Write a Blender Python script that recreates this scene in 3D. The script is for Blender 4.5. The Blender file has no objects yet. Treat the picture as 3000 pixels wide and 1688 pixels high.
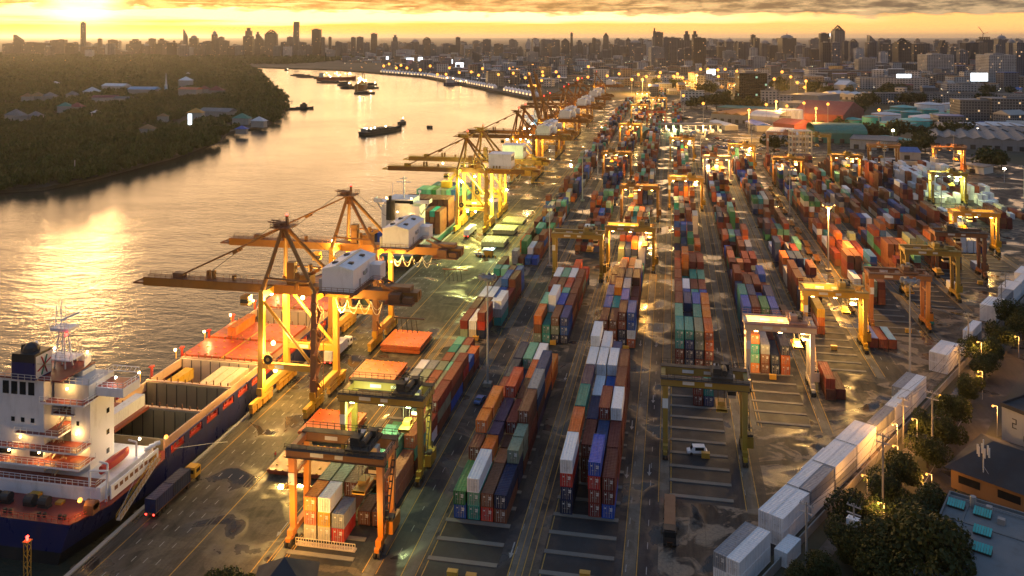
import bpy, math, random
import numpy as np
from mathutils import Vector, Matrix
R=math.radians
sc=bpy.context.scene
# ---------------------------------------------------------------- camera
F=2450.;YH=107.;H=96.                       # focal length and horizon row in photo pixels, eye height in metres
YAW=math.atan((1970-1500)/F)
cam=bpy.data.cameras.new('camera'); co=bpy.data.objects.new('camera',cam); sc.collection.objects.link(co)
co.location=(0,0,H); co.rotation_euler=(R(90),0,YAW)
cam.sensor_width=36; cam.lens=F/3000*36; cam.shift_y=-(844-YH)/3000
cam.clip_start=1; cam.clip_end=90000
sc.camera=co
# ---------------------------------------------------------------- sun and sky
SUN_AZ=R(-38.1); SUN_EL=R(3.0)              # azimuth from +Y towards +X
sd=Vector((math.sin(SUN_AZ)*math.cos(SUN_EL),math.cos(SUN_AZ)*math.cos(SUN_EL),math.sin(SUN_EL)))
sl=bpy.data.lights.new('sun','SUN'); sl.energy=.75; sl.angle=R(4.5); sl.color=(1,.56,.2)
so=bpy.data.objects.new('sun',sl); sc.collection.objects.link(so); so.rotation_euler=sd.to_track_quat('Z','Y').to_euler()
sc.view_settings.view_transform='Standard'; sc.view_settings.look='None'; sc.view_settings.gamma=1
sc.view_settings.use_curve_mapping=False; sc.view_settings.exposure=-0.25
W=bpy.data.worlds.new('World'); sc.world=W; W.use_nodes=True
def build_sky():
    nt=W.node_tree; N=nt.nodes; L=nt.links; N.clear()
    def n(t,**k):
        o=N.new(t)
        for a,b in k.items(): setattr(o,a,b)
        return o
    def put(s,v):
        if hasattr(v,'is_linked'): L.new(v,s)
        else: s.default_value=v
    def m(op,a,b=0.,c=0.,clamp=False):
        o=n('ShaderNodeMath',operation=op,use_clamp=clamp)
        for i,v in enumerate((a,b,c)): put(o.inputs[i],v)
        return o.outputs[0]
    def mixc(f,a,b):
        o=n('ShaderNodeMix',data_type='RGBA'); put(o.inputs[0],f)
        for i,v in ((6,a),(7,b)): put(o.inputs[i],v if hasattr(v,'is_linked') else (*v,1))
        return o.outputs[2]
    def step(x,a,b):
        o=n('ShaderNodeMapRange',interpolation_type='SMOOTHSTEP'); put(o.inputs[0],x)
        put(o.inputs[1],a); put(o.inputs[2],b); return o.outputs[0]
    def noise(v,scale,detail=6,rough=.55):
        o=n('ShaderNodeTexNoise'); put(o.inputs['Vector'],v); put(o.inputs['Scale'],scale); put(o.inputs['Detail'],detail); put(o.inputs['Roughness'],rough)
        return o.outputs[0]
    tc=n('ShaderNodeTexCoord'); D=tc.outputs['Generated']
    s=n('ShaderNodeSeparateXYZ'); L.new(D,s.inputs[0]); X,Y,Z=s.outputs
    el=m('MULTIPLY',m('ARCSINE',Z),180/math.pi)               # elevation, degrees
    az=m('MULTIPLY',m('ARCTAN2',X,Y),180/math.pi)             # azimuth, degrees
    off=m('ABSOLUTE',m('SUBTRACT',az,math.degrees(SUN_AZ)))
    off=m('MINIMUM',off,m('SUBTRACT',360.,off))
    near=m('SUBTRACT',1.,step(off,0.,62.))                    # 1 at the sun's azimuth
    west=m('SUBTRACT',1.,step(off,26.,80.))
    cv=n('ShaderNodeCombineXYZ'); put(cv.inputs[0],m('MULTIPLY',az,.11)); put(cv.inputs[1],m('MULTIPLY',el,.75))
    big=noise(cv.outputs[0],1.,7,.6)
    cv2=n('ShaderNodeCombineXYZ'); put(cv2.inputs[0],m('MULTIPLY',az,.10)); put(cv2.inputs[1],m('MULTIPLY',el,2.1)); put(cv2.inputs[2],5.)
    streak=noise(cv2.outputs[0],1.,5,.55)
    cv3=n('ShaderNodeCombineXYZ'); put(cv3.inputs[0],m('MULTIPLY',az,.45)); put(cv3.inputs[1],m('MULTIPLY',el,2.2)); put(cv3.inputs[2],9.)
    puff=noise(cv3.outputs[0],1.,6,.6)
    # clear golden air under the cloud deck
    air=mixc(near,(1.75,.93,.27),(2.3,.98,.08))
    # blazing gap under the deck
    # deck base height drops towards the right of the view
    h0=m('ADD',m('MULTIPLY',m('SUBTRACT',big,.5),.75),m('MULTIPLY',m('SUBTRACT',puff,.5),1.5))
    deck=m('ADD',m('ADD',1.36,m('MULTIPLY',near,.4)),h0)
    gaplo=m('ADD',.92,m('MULTIPLY',m('SUBTRACT',streak,.5),1.5))
    gap=m('MULTIPLY',step(el,m('SUBTRACT',gaplo,.25),m('ADD',gaplo,.3)),step(m('MULTIPLY',m('ADD',off,m('MULTIPLY',puff,14.)),-1.),-62.,-34.))
    air=mixc(gap,air,mixc(near,(3.4,2.35,1.1),(4.2,2.6,.8)))
    cloudcol=mixc(near,(.20,.145,.095),(1.0,.42,.065))
    cloudcol=mixc(step(puff,.62,.36),cloudcol,mixc(near,(.85,.58,.31),(2.1,1.15,.30)))
    cloudcol=mixc(step(streak,.60,.74),cloudcol,mixc(near,(2.,1.35,.65),(3.6,2.2,.7)))
    cf=step(el,m('SUBTRACT',deck,.12),m('ADD',deck,.16))
    col=mixc(cf,air,cloudcol)
    # the broken deck overhead: peach light low in the west, cool grey above and behind
    upper=mixc(west,(.15,.215,.33),(6.2,3.6,1.65))
    f1=step(el,2.6,5.)
    col=mixc(f1,col,mixc(m('MULTIPLY',big,.7),upper,mixc(west,(.11,.15,.22),(4.2,2.4,1.1))))
    sky=n('ShaderNodeTexSky',sky_type='NISHITA'); sky.sun_disc=False; sky.sun_elevation=SUN_EL; sky.sun_rotation=SUN_AZ
    sky.air_density=1.; sky.dust_density=2.; sky.altitude=0
    sk=n('ShaderNodeMix',data_type='RGBA',blend_type='MULTIPLY'); sk.inputs[0].default_value=1.; L.new(sky.outputs[0],sk.inputs[6]); sk.inputs[7].default_value=(.10,.10,.10,1)
    hi=mixc(.85,sk.outputs[2],mixc(big,(.20,.31,.53),(.36,.50,.76)))
    hi=mixc(step(el,22.,58.),mixc(west,(.16,.235,.36),(.17,.17,.19)),hi)
    col=mixc(step(el,7.,21.),col,hi)
    # light pouring round the sun behind the cloud edge
    dt=n('ShaderNodeVectorMath',operation='DOT_PRODUCT'); L.new(D,dt.inputs[0]); dt.inputs[1].default_value=sd
    glow=m('POWER',m('MAXIMUM',dt.outputs['Value'],0.),2200.)
    g=n('ShaderNodeMix',data_type='RGBA',blend_type='ADD'); put(g.inputs[0],m('MULTIPLY',glow,2.)); L.new(col,g.inputs[6]); g.inputs[7].default_value=(3.,2.1,.9,1)
    col=g.outputs[2]
    low=mixc(near,(.55,.33,.14),(.9,.45,.1))
    col=mixc(step(el,0.05,-.25),col,low) if False else col
    ten=n('ShaderNodeMix',data_type='RGBA',blend_type='MULTIPLY'); ten.inputs[0].default_value=1.; L.new(col,ten.inputs[6]); ten.inputs[7].default_value=(10,10,10,1)
    bg=n('ShaderNodeBackground'); bg.inputs[1].default_value=.1; L.new(ten.outputs[2],bg.inputs[0])
    out=n('ShaderNodeOutputWorld'); L.new(bg.outputs[0],out.inputs[0])
build_sky()
W.cycles.sampling_method='MANUAL'; W.cycles.sample_map_resolution=1024
cy=sc.cycles
cy.use_denoising=True; cy.max_bounces=5; cy.diffuse_bounces=2; cy.glossy_bounces=3; cy.transmission_bounces=2
cy.transparent_max_bounces=8; cy.volume_bounces=0; cy.sample_clamp_indirect=4; cy.sample_clamp_direct=0
cy.caustics_reflective=False; cy.caustics_refractive=False; cy.use_adaptive_sampling=True; cy.adaptive_threshold=.015
# ---------------------------------------------------------------- helpers
rnd=random.Random(11)
COL=sc.collection
class MB:
    """collects simple solids; build() links them as ONE mesh object"""
    def __init__(s): s.v=[];s.f=[];s.m=[]
    def add(s,vs,fs,mi=0):
        b=len(s.v); s.v.extend(vs); s.f.extend(tuple(b+i for i in f) for f in fs); s.m.extend([mi]*len(fs)); return s
    BF=((0,3,2,1),(4,5,6,7),(0,1,5,4),(1,2,6,5),(2,3,7,6),(3,0,4,7))
    def box(s,x0,x1,y0,y1,z0,z1,mi=0):
        return s.add([(x0,y0,z0),(x1,y0,z0),(x1,y1,z0),(x0,y1,z0),(x0,y0,z1),(x1,y0,z1),(x1,y1,z1),(x0,y1,z1)],s.BF,mi)
    def beam(s,p,q,w,h=None,mi=0,w2=None,h2=None):
        h=h or w; w2=w2 or w; h2=h2 or h
        p=Vector(p);q=Vector(q);d=(q-p).normalized()
        up=Vector((0,0,1)) if abs(d.z)<.98 else Vector((0,1,0))
        r=d.cross(up).normalized(); u=r.cross(d)
        vs=[]
        for c,ww,hh in ((p,w,h),(q,w2,h2)):
            for a,b in ((-1,-1),(1,-1),(1,1),(-1,1)): vs.append(tuple(c+r*a*ww/2+u*b*hh/2))
        return s.add(vs,s.BF,mi)
    def cyl(s,p,q,r,r2=None,n=8,mi=0,cap=True):
        r2=r if r2 is None else r2
        p=Vector(p);q=Vector(q);d=(q-p).normalized()
        up=Vector((0,0,1)) if abs(d.z)<.9 else Vector((1,0,0))
        a=d.cross(up).normalized(); b=a.cross(d)
        vs=[]
        for c,rr in ((p,r),(q,r2)):
            for i in range(n):
                t=2*math.pi*i/n; vs.append(tuple(c+a*rr*math.cos(t)+b*rr*math.sin(t)))
        fs=[(i,(i+1)%n,n+(i+1)%n,n+i) for i in range(n)]
        if cap: fs+=[tuple(range(n))[::-1],tuple(range(n,2*n))]
        return s.add(vs,fs,mi)
    def tube(s,pts,r,n=5,mi=0):
        for a,b in zip(pts,pts[1:]): s.cyl(a,b,r,n=n,mi=mi)
        return s
    def prism(s,pts,z0,z1,mi=0,top=None):
        k=len(pts); vs=[(x,y,z0) for x,y in pts]+[(x,y,z1) for x,y in pts]
        fs=[(i,(i+1)%k,k+(i+1)%k,k+i) for i in range(k)]
        s.add(vs,fs,mi); s.add(vs[k:],[tuple(range(k))],mi if top is None else top); s.add(vs[:k],[tuple(range(k))[::-1]],mi); return s
    def rail(s,pts,h=1.1,t=.06,gap=2.,mi=0,closed=False):
        P=[Vector(p) for p in pts]
        if closed: P.append(P[0])
        for a,b in zip(P,P[1:]):
            for z in (h,h*.55): s.beam(a+Vector((0,0,z)),b+Vector((0,0,z)),t,t,mi)
            k=max(1,int((b-a).length/gap))
            for i in range(k+1):
                c=a.lerp(b,i/k); s.beam(c,c+Vector((0,0,h)),t,t,mi)
        return s
    def sphere(s,c,r,n=8,m=5,mi=0,sz=1.):
        vs=[];fs=[]
        for j in range(m+1):
            p=math.pi*j/m
            for i in range(n):
                t=2*math.pi*i/n; vs.append((c[0]+r*math.sin(p)*math.cos(t),c[1]+r*math.sin(p)*math.sin(t),c[2]+r*sz*math.cos(p)))
        for j in range(m):
            for i in range(n): fs.append((j*n+i,(j+1)*n+i,(j+1)*n+(i+1)%n,j*n+(i+1)%n))
        return s.add(vs,fs,mi)
    def xf(s,loc=(0,0,0),rz=0.,start=0):
        c,d=math.cos(rz),math.sin(rz)
        for i in range(start,len(s.v)):
            x,y,z=s.v[i]; s.v[i]=(c*x-d*y+loc[0],d*x+c*y+loc[1],z+loc[2])
        return s
    def mesh(s,name,mats):
        me=bpy.data.meshes.new(name); me.from_pydata(s.v,[],s.f)
        for m_ in (mats if isinstance(mats,(list,tuple)) else [mats]): me.materials.append(m_)
        if any(s.m): me.polygons.foreach_set('material_index',s.m)
        return me
    def build(s,name,mats,parent=None,loc=(0,0,0),smooth=False):
        o=bpy.data.objects.new(name,s.mesh(name,mats)); COL.objects.link(o); o.location=loc
        if smooth: o.data.polygons.foreach_set('use_smooth',[True]*len(o.data.polygons))
        if parent: o.parent=parent
        return o
def tag(o,label=None,cat=None,group=None,kind=None):
    for k,v in (('label',label),('category',cat),('group',group),('kind',kind)):
        if v: o[k]=v
    return o
def thing(name,label,cat,loc=(0,0,0),rz=0,group=None):
    o=bpy.data.objects.new(name,None); COL.objects.link(o); o.location=loc; o.rotation_euler=(0,0,rz); o.empty_display_size=.1
    return tag(o,label,cat,group)
def dup(o,loc=None,rz=None,label=None,parent=None):
    c=o.copy(); COL.objects.link(c)
    if parent: c.parent=parent
    if loc is not None: c.location=loc
    if rz is not None: c.rotation_euler=(0,0,rz)
    if label: c['label']=label
    for ch in list(KIDS.get(o.name,())) or [x for x in o.children]: dup(ch,parent=c)
    return c
KIDS={}
def struct(o): o['kind']='structure'; return o
def G(px,py,z=0.):
    """photo pixel -> point of the plane at height z"""
    d=F*(H-z)/(py-YH); l=(px-1500)*d/F
    return (-math.sin(YAW)*d+math.cos(YAW)*l, math.cos(YAW)*d+math.sin(YAW)*l)
def depth(X,Y): return -math.sin(YAW)*X+math.cos(YAW)*Y
def hgt(py,X,Y): return H-(py-YH)*depth(X,Y)/F
# ---------------------------------------------------------------- materials
def nodes(name):
    m=bpy.data.materials.new(name); m.use_nodes=True; nt=m.node_tree; b=nt.nodes['Principled BSDF']
    return m,nt,b
def nn(nt,t,ins=(),**k):
    o=nt.nodes.new(t)
    for a,b in k.items(): setattr(o,a,b)
    for i,v in dict(ins).items():
        if hasattr(v,'is_linked'): nt.links.new(v,o.inputs[i])
        else: o.inputs[i].default_value=v
    return o
def mixn(nt,f,a,b,blend='MIX'):
    o=nt.nodes.new('ShaderNodeMix'); o.data_type='RGBA'; o.blend_type=blend
    for i,v in ((0,f),(6,a),(7,b)):
        if hasattr(v,'is_linked'): nt.links.new(v,o.inputs[i])
        else: o.inputs[i].default_value=(*v,1) if isinstance(v,tuple) and len(v)==3 else v
    return o.outputs[2]
def mapr(nt,x,a,b,c=0.,d=1.):
    o=nn(nt,'ShaderNodeMapRange',{0:x,1:a,2:b,3:c,4:d}); return o.outputs[0]
def paint(name,col,rough=.5,metal=0.,var=.12,dirt=.35,dcol=(.09,.055,.03),scale=.35,rib=0.,spec=.5,streak=1.):
    """painted or plain surface with weathering in the object's own space"""
    m,nt,b=nodes(name)
    tc=nn(nt,'ShaderNodeTexCoord').outputs['Object']
    mp=nn(nt,'ShaderNodeMapping',{0:tc}); mp.inputs['Scale'].default_value=(1,1,1./(1+2*streak))
    no=nn(nt,'ShaderNodeTexNoise',{'Vector':mp.outputs[0],'Scale':scale,'Detail':7.,'Roughness':.65}).outputs[0]
    no2=nn(nt,'ShaderNodeTexNoise',{'Vector':tc,'Scale':scale*.22,'Detail':3.}).outputs[0]
    oi=nn(nt,'ShaderNodeObjectInfo').outputs['Random']; ri=nn(nt,'ShaderNodeNewGeometry').outputs['Random Per Island']
    rv=nn(nt,'ShaderNodeMath',{0:oi,1:ri},operation='ADD').outputs[0]; rv=nn(nt,'ShaderNodeMath',{0:rv},operation='FRACT').outputs[0]
    hs=nn(nt,'ShaderNodeHueSaturation',{'Color':(*col,1),'Value':mapr(nt,rv,0,1,1-var,1+var),'Hue':mapr(nt,rv,0,1,.5-var*.06,.5+var*.06),'Saturation':mapr(nt,no2,.3,.7,.85,1.1)})
    c=mixn(nt,mapr(nt,no,.52,.78,0,dirt),hs.outputs[0],dcol)
    c=mixn(nt,mapr(nt,no2,.4,.8,0,.16*min(1,dirt*2)),c,mixn(nt,.5,c,(.6,.56,.5)))
    nt.links.new(c,b.inputs['Base Color'])
    nt.links.new(mapr(nt,no,.35,.75,max(.05,rough-.12),min(1,rough+.2)),b.inputs['Roughness'])
    b.inputs['Metallic'].default_value=metal; b.inputs['Specular IOR Level'].default_value=spec
    if rib:
        sp=nn(nt,'ShaderNodeSeparateXYZ',{0:tc})
        wv=nn(nt,'ShaderNodeMath',{0:nn(nt,'ShaderNodeMath',{0:sp.outputs[1],1:2*math.pi/rib},operation='MULTIPLY').outputs[0]},operation='SINE').outputs[0]
        wx=nn(nt,'ShaderNodeMath',{0:nn(nt,'ShaderNodeMath',{0:sp.outputs[0],1:2*math.pi/rib},operation='MULTIPLY').outputs[0]},operation='SINE').outputs[0]
        su=nn(nt,'ShaderNodeMath',{0:wv,1:wx},operation='ADD').outputs[0]
        bp=nn(nt,'ShaderNodeBump',{'Strength':.5,'Distance':.05,'Height':su}); nt.links.new(bp.outputs[0],b.inputs['Normal'])
    return m
def lampm(name,col,strength,sample=False):
    m,nt,b=nodes(name); b.inputs['Base Color'].default_value=(.02,.02,.02,1)
    b.inputs['Emission Color'].default_value=(*col,1); b.inputs['Emission Strength'].default_value=strength
    m.cycles.emission_sampling='AUTO' if sample else 'NONE'
    return m
M={}
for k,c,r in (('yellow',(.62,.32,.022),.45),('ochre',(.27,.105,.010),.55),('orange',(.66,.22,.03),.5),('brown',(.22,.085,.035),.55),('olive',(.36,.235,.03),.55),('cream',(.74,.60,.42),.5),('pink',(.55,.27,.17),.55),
      ('white',(.82,.83,.85),.5),('offwhite',(.64,.62,.57),.55),('navy',(.010,.016,.10),.35),('black',(.012,.012,.014),.5),('dark',(.035,.032,.03),.6),('grey',(.27,.27,.27),.6),('steel',(.34,.35,.37),.45),
      ('reddeck',(.24,.035,.018),.45),('hatchred',(.52,.085,.016),.42),('red',(.55,.03,.015),.4),('teal',(.03,.34,.31),.5),('tank',(.05,.42,.38),.5),('green',(.03,.20,.10),.5),('blue',(.02,.10,.38),.45),('lightblue',(.12,.35,.58),.45),
      ('concrete',(.26,.25,.235),.75),('roofslate',(.13,.15,.16),.8),('slot',(.010,.011,.014),.7),('beam',(.17,.155,.13),.85),('roofgrey',(.17,.175,.18),.7),('roofwhite',(.66,.68,.70),.5),('roofred',(.23,.05,.045),.7),('rooftan',(.30,.17,.06),.7),('roofgreen',(.03,.22,.16),.6),('roofdark',(.03,.03,.034),.85),('wall',(.42,.40,.36),.8),('walldim',(.25,.25,.25),.8),
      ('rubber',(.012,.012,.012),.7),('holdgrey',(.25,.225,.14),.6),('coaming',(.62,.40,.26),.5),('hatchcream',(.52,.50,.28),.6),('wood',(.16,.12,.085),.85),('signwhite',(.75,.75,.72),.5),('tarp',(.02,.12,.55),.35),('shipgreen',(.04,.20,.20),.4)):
    M[k]=paint(k,c,r)
M['glass']=paint('glass',(.012,.016,.02),.08,dirt=.05)
M['lamp_warm']=lampm('lamp_warm',(1,.55,.16),45); M['lamp_white']=lampm('lamp_white',(1,.85,.6),45); M['lamp_green']=lampm('lamp_green',(.7,1,.45),45); M['lamp_red']=lampm('lamp_red',(1,.03,.02),18)
M['lamp_orange']=lampm('lamp_orange',(1,.40,.06),3.); M['lamp_soft']=lampm('lamp_soft',(1,.6,.25),3.2); M['screen']=lampm('screen',(.85,.95,1),4.5)
LIGHTS=0
def point(p,power,col=(1,.62,.2),parent=None,rad=.6,kind='POINT',spot=None,aim=None):
    global LIGHTS; LIGHTS+=1
    l=bpy.data.lights.new('lamp_light',kind); l.energy=power; l.color=col; l.shadow_soft_size=rad
    if kind=='SPOT': l.spot_size=R(spot or 140); l.spot_blend=.6
    o=bpy.data.objects.new('lamp_light',l); COL.objects.link(o); o.location=p
    if aim is not None: o.rotation_euler=(-Vector(aim)).to_track_quat('Z','Y').to_euler()
    if parent: o.parent=parent
    return o
ORD=['first','second','third','fourth','fifth','sixth','seventh','eighth','ninth','tenth','eleventh','twelfth','thirteenth','fourteenth','fifteenth','sixteenth','seventeenth','eighteenth','nineteenth','twentieth']
def ordw(i): return ORD[i] if i<20 else 'twenty '+ORD[i-20]
# ---------------------------------------------------------------- ground, water, paving
BANK=[(-420,461),(-399,474),(-394,516),(-399,619),(-421,728),(-445,781),(-439,858),(-503,1010),(-651,1302),(-818,1582),(-1216,2261),(-1405,2540)]
def land(name,pts,z,mats,zb=-8.):
    from mathutils.geometry import tessellate_polygon
    tri=tessellate_polygon([[Vector((x,y,0)) for x,y in pts]])
    k=len(pts); vs=[(x,y,z) for x,y in pts]; fs=[]
    for t in tri:
        a,b,c=[Vector((*pts[i],0)) for i in t]
        fs.append(t if (b-a).cross(c-a).z>0 else t[::-1])
    if zb is not None:
        vs+=[(x,y,zb) for x,y in pts]
        fs+=[(i,(i+1)%k,k+(i+1)%k,k+i) for i in range(k)]
    b=MB(); b.add(vs,fs); return struct(b.build(name,mats))
def ground_mat():
    m,nt,b=nodes('earth'); p=nn(nt,'ShaderNodeNewGeometry').outputs['Position']
    n1=nn(nt,'ShaderNodeTexNoise',{'Vector':p,'Scale':.012,'Detail':8.}).outputs[0]; n2=nn(nt,'ShaderNodeTexNoise',{'Vector':p,'Scale':.15,'Detail':6.}).outputs[0]
    c=mixn(nt,mapr(nt,n1,.4,.6),(.035,.045,.02),(.11,.09,.07)); c=mixn(nt,mapr(nt,n2,.4,.7,0,.6),c,(.05,.045,.03))
    nt.links.new(c,b.inputs['Base Color']); b.inputs['Roughness'].default_value=.9; return m
def asphalt(name,lo,hi,wet=.5,concrete=(.19,.175,.15),cmix=.5):
    """worn paving: tar, concrete repairs, tyre streaks along Y and rain puddles"""
    m,nt,b=nodes(name); p=nn(nt,'ShaderNodeNewGeometry').outputs['Position']
    mp=nn(nt,'ShaderNodeMapping',{0:p}); mp.inputs['Scale'].default_value=(1,.16,1)
    big=nn(nt,'ShaderNodeTexNoise',{'Vector':p,'Scale':.035,'Detail':6.,'Roughness':.6}).outputs[0]
    patch=nn(nt,'ShaderNodeTexNoise',{'Vector':p,'Scale':.11,'Detail':5.,'Roughness':.55,'Distortion':1.2}).outputs[0]
    st=nn(nt,'ShaderNodeTexNoise',{'Vector':mp.outputs[0],'Scale':.7,'Detail':5.,'Roughness':.6}).outputs[0]
    fine=nn(nt,'ShaderNodeTexNoise',{'Vector':p,'Scale':1.6,'Detail':5.,'Roughness':.7}).outputs[0]
    vo=nn(nt,'ShaderNodeTexVoronoi',{'Vector':p,'Scale':.055},distance='CHEBYCHEV').outputs['Color']
    sv=nn(nt,'ShaderNodeSeparateColor',{0:vo}).outputs[0]
    c=mixn(nt,mapr(nt,st,.35,.7),lo,hi)
    c=mixn(nt,mapr(nt,patch,.505,.555,0,cmix),c,concrete)
    c=mixn(nt,mapr(nt,sv,.55,.6,0,.35),c,mixn(nt,.5,c,concrete))
    c=mixn(nt,mapr(nt,fine,.45,.75,0,.55),c,lo)
    ax=nn(nt,'ShaderNodeSeparateXYZ',{0:p})
    def joint(o,per):
        f=nn(nt,'ShaderNodeMath',{0:nn(nt,'ShaderNodeMath',{0:o,1:1/per},operation='MULTIPLY').outputs[0]},operation='FRACT').outputs[0]
        return mapr(nt,f,0.,.035,1.,0.)
    j=nn(nt,'ShaderNodeMath',{0:joint(ax.outputs[0],6.2),1:joint(ax.outputs[1],7.1)},operation='MAXIMUM').outputs[0]
    c=mixn(nt,nn(nt,'ShaderNodeMath',{0:j,1:.35},operation='MULTIPLY').outputs[0],c,lo)
    pud=nn(nt,'ShaderNodeTexNoise',{'Vector':p,'Scale':.075,'Detail':4.,'Roughness':.5,'Distortion':.6}).outputs[0]
    w=mapr(nt,pud,.57-.10*wet,.70-.10*wet)
    c=mixn(nt,nn(nt,'ShaderNodeMath',{0:w,1:.65},operation='MULTIPLY').outputs[0],c,(.018,.018,.02))
    nt.links.new(c,b.inputs['Base Color'])
    damp=mapr(nt,big,.35,.65,.55,.8)
    rr=nn(nt,'ShaderNodeMix',{0:w,2:damp,3:.07}).outputs[0]; nt.links.new(rr,b.inputs['Roughness'])
    nt.links.new(mapr(nt,w,0,1,.18,.6),b.inputs['Specular IOR Level'])
    hh=nn(nt,'ShaderNodeMath',{0:fine,1:nn(nt,'ShaderNodeMath',{0:1.,1:w},operation='SUBTRACT').outputs[0]},operation='MULTIPLY').outputs[0]
    bp=nn(nt,'ShaderNodeBump',{'Strength':.5,'Distance':.12,'Height':hh}); nt.links.new(bp.outputs[0],b.inputs['Normal'])
    return m
M['earth']=ground_mat()
M['asphalt']=asphalt('asphalt',(.014,.017,.022),(.044,.047,.052),.6,(.16,.128,.09),.6)
M['apron']=asphalt('apron',(.030,.028,.025),(.10,.088,.068),.6,(.17,.145,.11),.35)
M['lane']=asphalt('lane',(.015,.019,.026),(.042,.047,.056),.6,(.12,.10,.075),.35)
M['slab']=asphalt('slab',(.075,.068,.056),(.16,.145,.12),.45,(.19,.175,.15),.5)
M['crossroad']=asphalt('crossroad',(.012,.014,.018),(.07,.066,.06),.85,(.28,.215,.155),.92)
M['road']=asphalt('road',(.03,.028,.028),(.07,.062,.055),.3,(.10,.09,.08),.2)
M['linewhite']=paint('linewhite',(.30,.30,.29),.7,dirt=.85,dcol=(.06,.055,.05),scale=1.2,streak=0)
M['lineyellow']=paint('lineyellow',(.40,.23,.025),.7,dirt=.85,dcol=(.06,.05,.03),scale=1.2,streak=0)
land('ground',[(-106,-300),(60000,-300),(60000,60000),(-60000,60000),(-60000,3010),(-9000,2990),(-3000,2860),(-1500,2640),(-1364,2485),(-943,2288),(-784,2130),(-599,1950),(-376,1568),(-224,1300),(-172,1306),(-106,1280)],-.02,M['earth'])
M['bank']=paint('bank_mud',(.035,.034,.022),.9)
land('left_bank',BANK[::-1]+[(-460,300),(-640,-300),(-60000,-300),(-60000,2900),(-9000,2890),(-3000,2770),(-1560,2570)],-1.6,M['bank'])
def water_mat():
    m,nt,b=nodes('river_water'); p=nn(nt,'ShaderNodeNewGeometry').outputs['Position']
    mp=nn(nt,'ShaderNodeMapping',{0:p}); mp.inputs['Rotation'].default_value=(0,0,R(-16)); mp.inputs['Scale'].default_value=(.55,1.,1.)
    a=nn(nt,'ShaderNodeTexNoise',{'Vector':mp.outputs[0],'Scale':.36,'Detail':6.,'Roughness':.62,'Distortion':.25}).outputs[0]
    s=nn(nt,'ShaderNodeTexNoise',{'Vector':mp.outputs[0],'Scale':.055,'Detail':3.}).outputs[0]
    big=nn(nt,'ShaderNodeTexNoise',{'Vector':p,'Scale':.007,'Detail':3.,'Distortion':.8}).outputs[0]
    h=nn(nt,'ShaderNodeMath',{0:a,1:nn(nt,'ShaderNodeMath',{0:s,1:1.6},operation='MULTIPLY').outputs[0]},operation='ADD').outputs[0]
    bp=nn(nt,'ShaderNodeBump',{'Strength':mapr(nt,big,.35,.65,.28,.5),'Distance':.75,'Height':h}); nt.links.new(bp.outputs[0],b.inputs['Normal'])
    b.inputs['Base Color'].default_value=(.042,.044,.030,1); b.inputs['Roughness'].default_value=.16; b.inputs['IOR'].default_value=1.333
    return m
wb=MB(); wb.add([(-60000,-300,-3.6),(3000,-300,-3.6),(3000,9000,-3.6),(-60000,9000,-3.6)],[(0,1,2,3)]); struct(wb.build('river',water_mat()))
# terminal paving, laid as sheets a few millimetres above one another
def sheet(name,rects,z,mat):
    b=MB()
    for r in rects:
        if len(r)==4 and not isinstance(r[0],tuple): x0,x1,y0,y1=r; q=[(x0,y0),(x1,y0),(x1,y1),(x0,y1)]
        else: q=list(r)
        b.add([(x,y,z) for x,y in q],[tuple(range(len(q)))])
    return struct(b.build(name,mat))
EDGE=[(-6,133),(20,163),(42,197),(64,236),(84,268),(107,306),(133,349),(175,420),(235,520)]
sheet('yard_paving',[[(-106,-50),(-80,-50),(-16,118)]+EDGE+[(262,640),(240,760),(90,1010),(40,1300),(-106,1275)]],.0,M['asphalt'])
sheet('quay_apron',[(-105.2,-72.5,60,1270)],.006,M['apron'])
LEGS=[(-70.8,-53.3),(-46.2,-27.6),(-26.3,-7.6),(-1.6,16.0),(20.3,36.9),(40.3,57.6),(64.5,81.8),(84.4,101.6),(103.8,121.2),(123.4,140.7),(146.6,163.8),(168.5,185.5)]
COLX=[-69.0,-42.8,-22.1,.8,21.9,42.9,66.6,86.6,105.8,125.6,149.0,171.]
FRONT=[143,140,146,176,214,252,286,318,345,372,505,560]
END=[1250,1240,1230,745,690,660,640,640,640,640,640,640]
# cross roads and lane paving
sheet('cross_road',[(-72,-6.5,243,258.5),(-72,-46,330,345),(-72,20,470,482)],.0105,M['crossroad'])
sheet('rain_wet_yard',[[(-6,133),(20,163),(42,197),(64,236),(84,268),(64,250),(38,238),(38,214),(17,214),(17,178),(-7,178)],[(64,250),(84,268),(107,306),(133,349),(121,362),(103,340),(83,318),(82,292),(64,285)],[(133,349),(175,420),(235,520),(164,520),(141,440),(121,372)]],.0105,M['crossroad'])
lanes=[]
for i,(a,b_) in enumerate(LEGS):
    x0=b_+1.2; x1=LEGS[i+1][0]-1. if i+1<len(LEGS) else b_+4
    lanes.append((COLX[i]+11.6,b_-1.1,FRONT[i],END[i]))
    if x1-x0>2.: lanes.append((x0,x1,FRONT[i]+4,END[i]))
sheet('lane_paving',lanes,.016,M['lane'])
sheet('runway_strip',[(x-1.05,x+1.05,FRONT[i]-2,END[i]) for i,l in enumerate(LEGS) for j,x in enumerate(l) if not(i>0 and j==0 and x-LEGS[i-1][1]<2.2)],.022,M['slab'])
strips=[]
for i,x0 in enumerate(COLX):
    y=FRONT[i]+1.5
    while y<FRONT[i]+64:
        strips.append((x0-1.4,x0+11.6,y,y+1.15)); y+=6.2
b=MB()
for x0,x1,y0,y1 in strips: b.box(x0,x1,y0,y1,0.,.16)
struct(b.build('stacking_floor',M['beam']))
sheet('slot_floor',[(x0-1.5,x0+11.7,FRONT[i],FRONT[i]+70) for i,x0 in enumerate(COLX)],.026,M['slot'])
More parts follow.
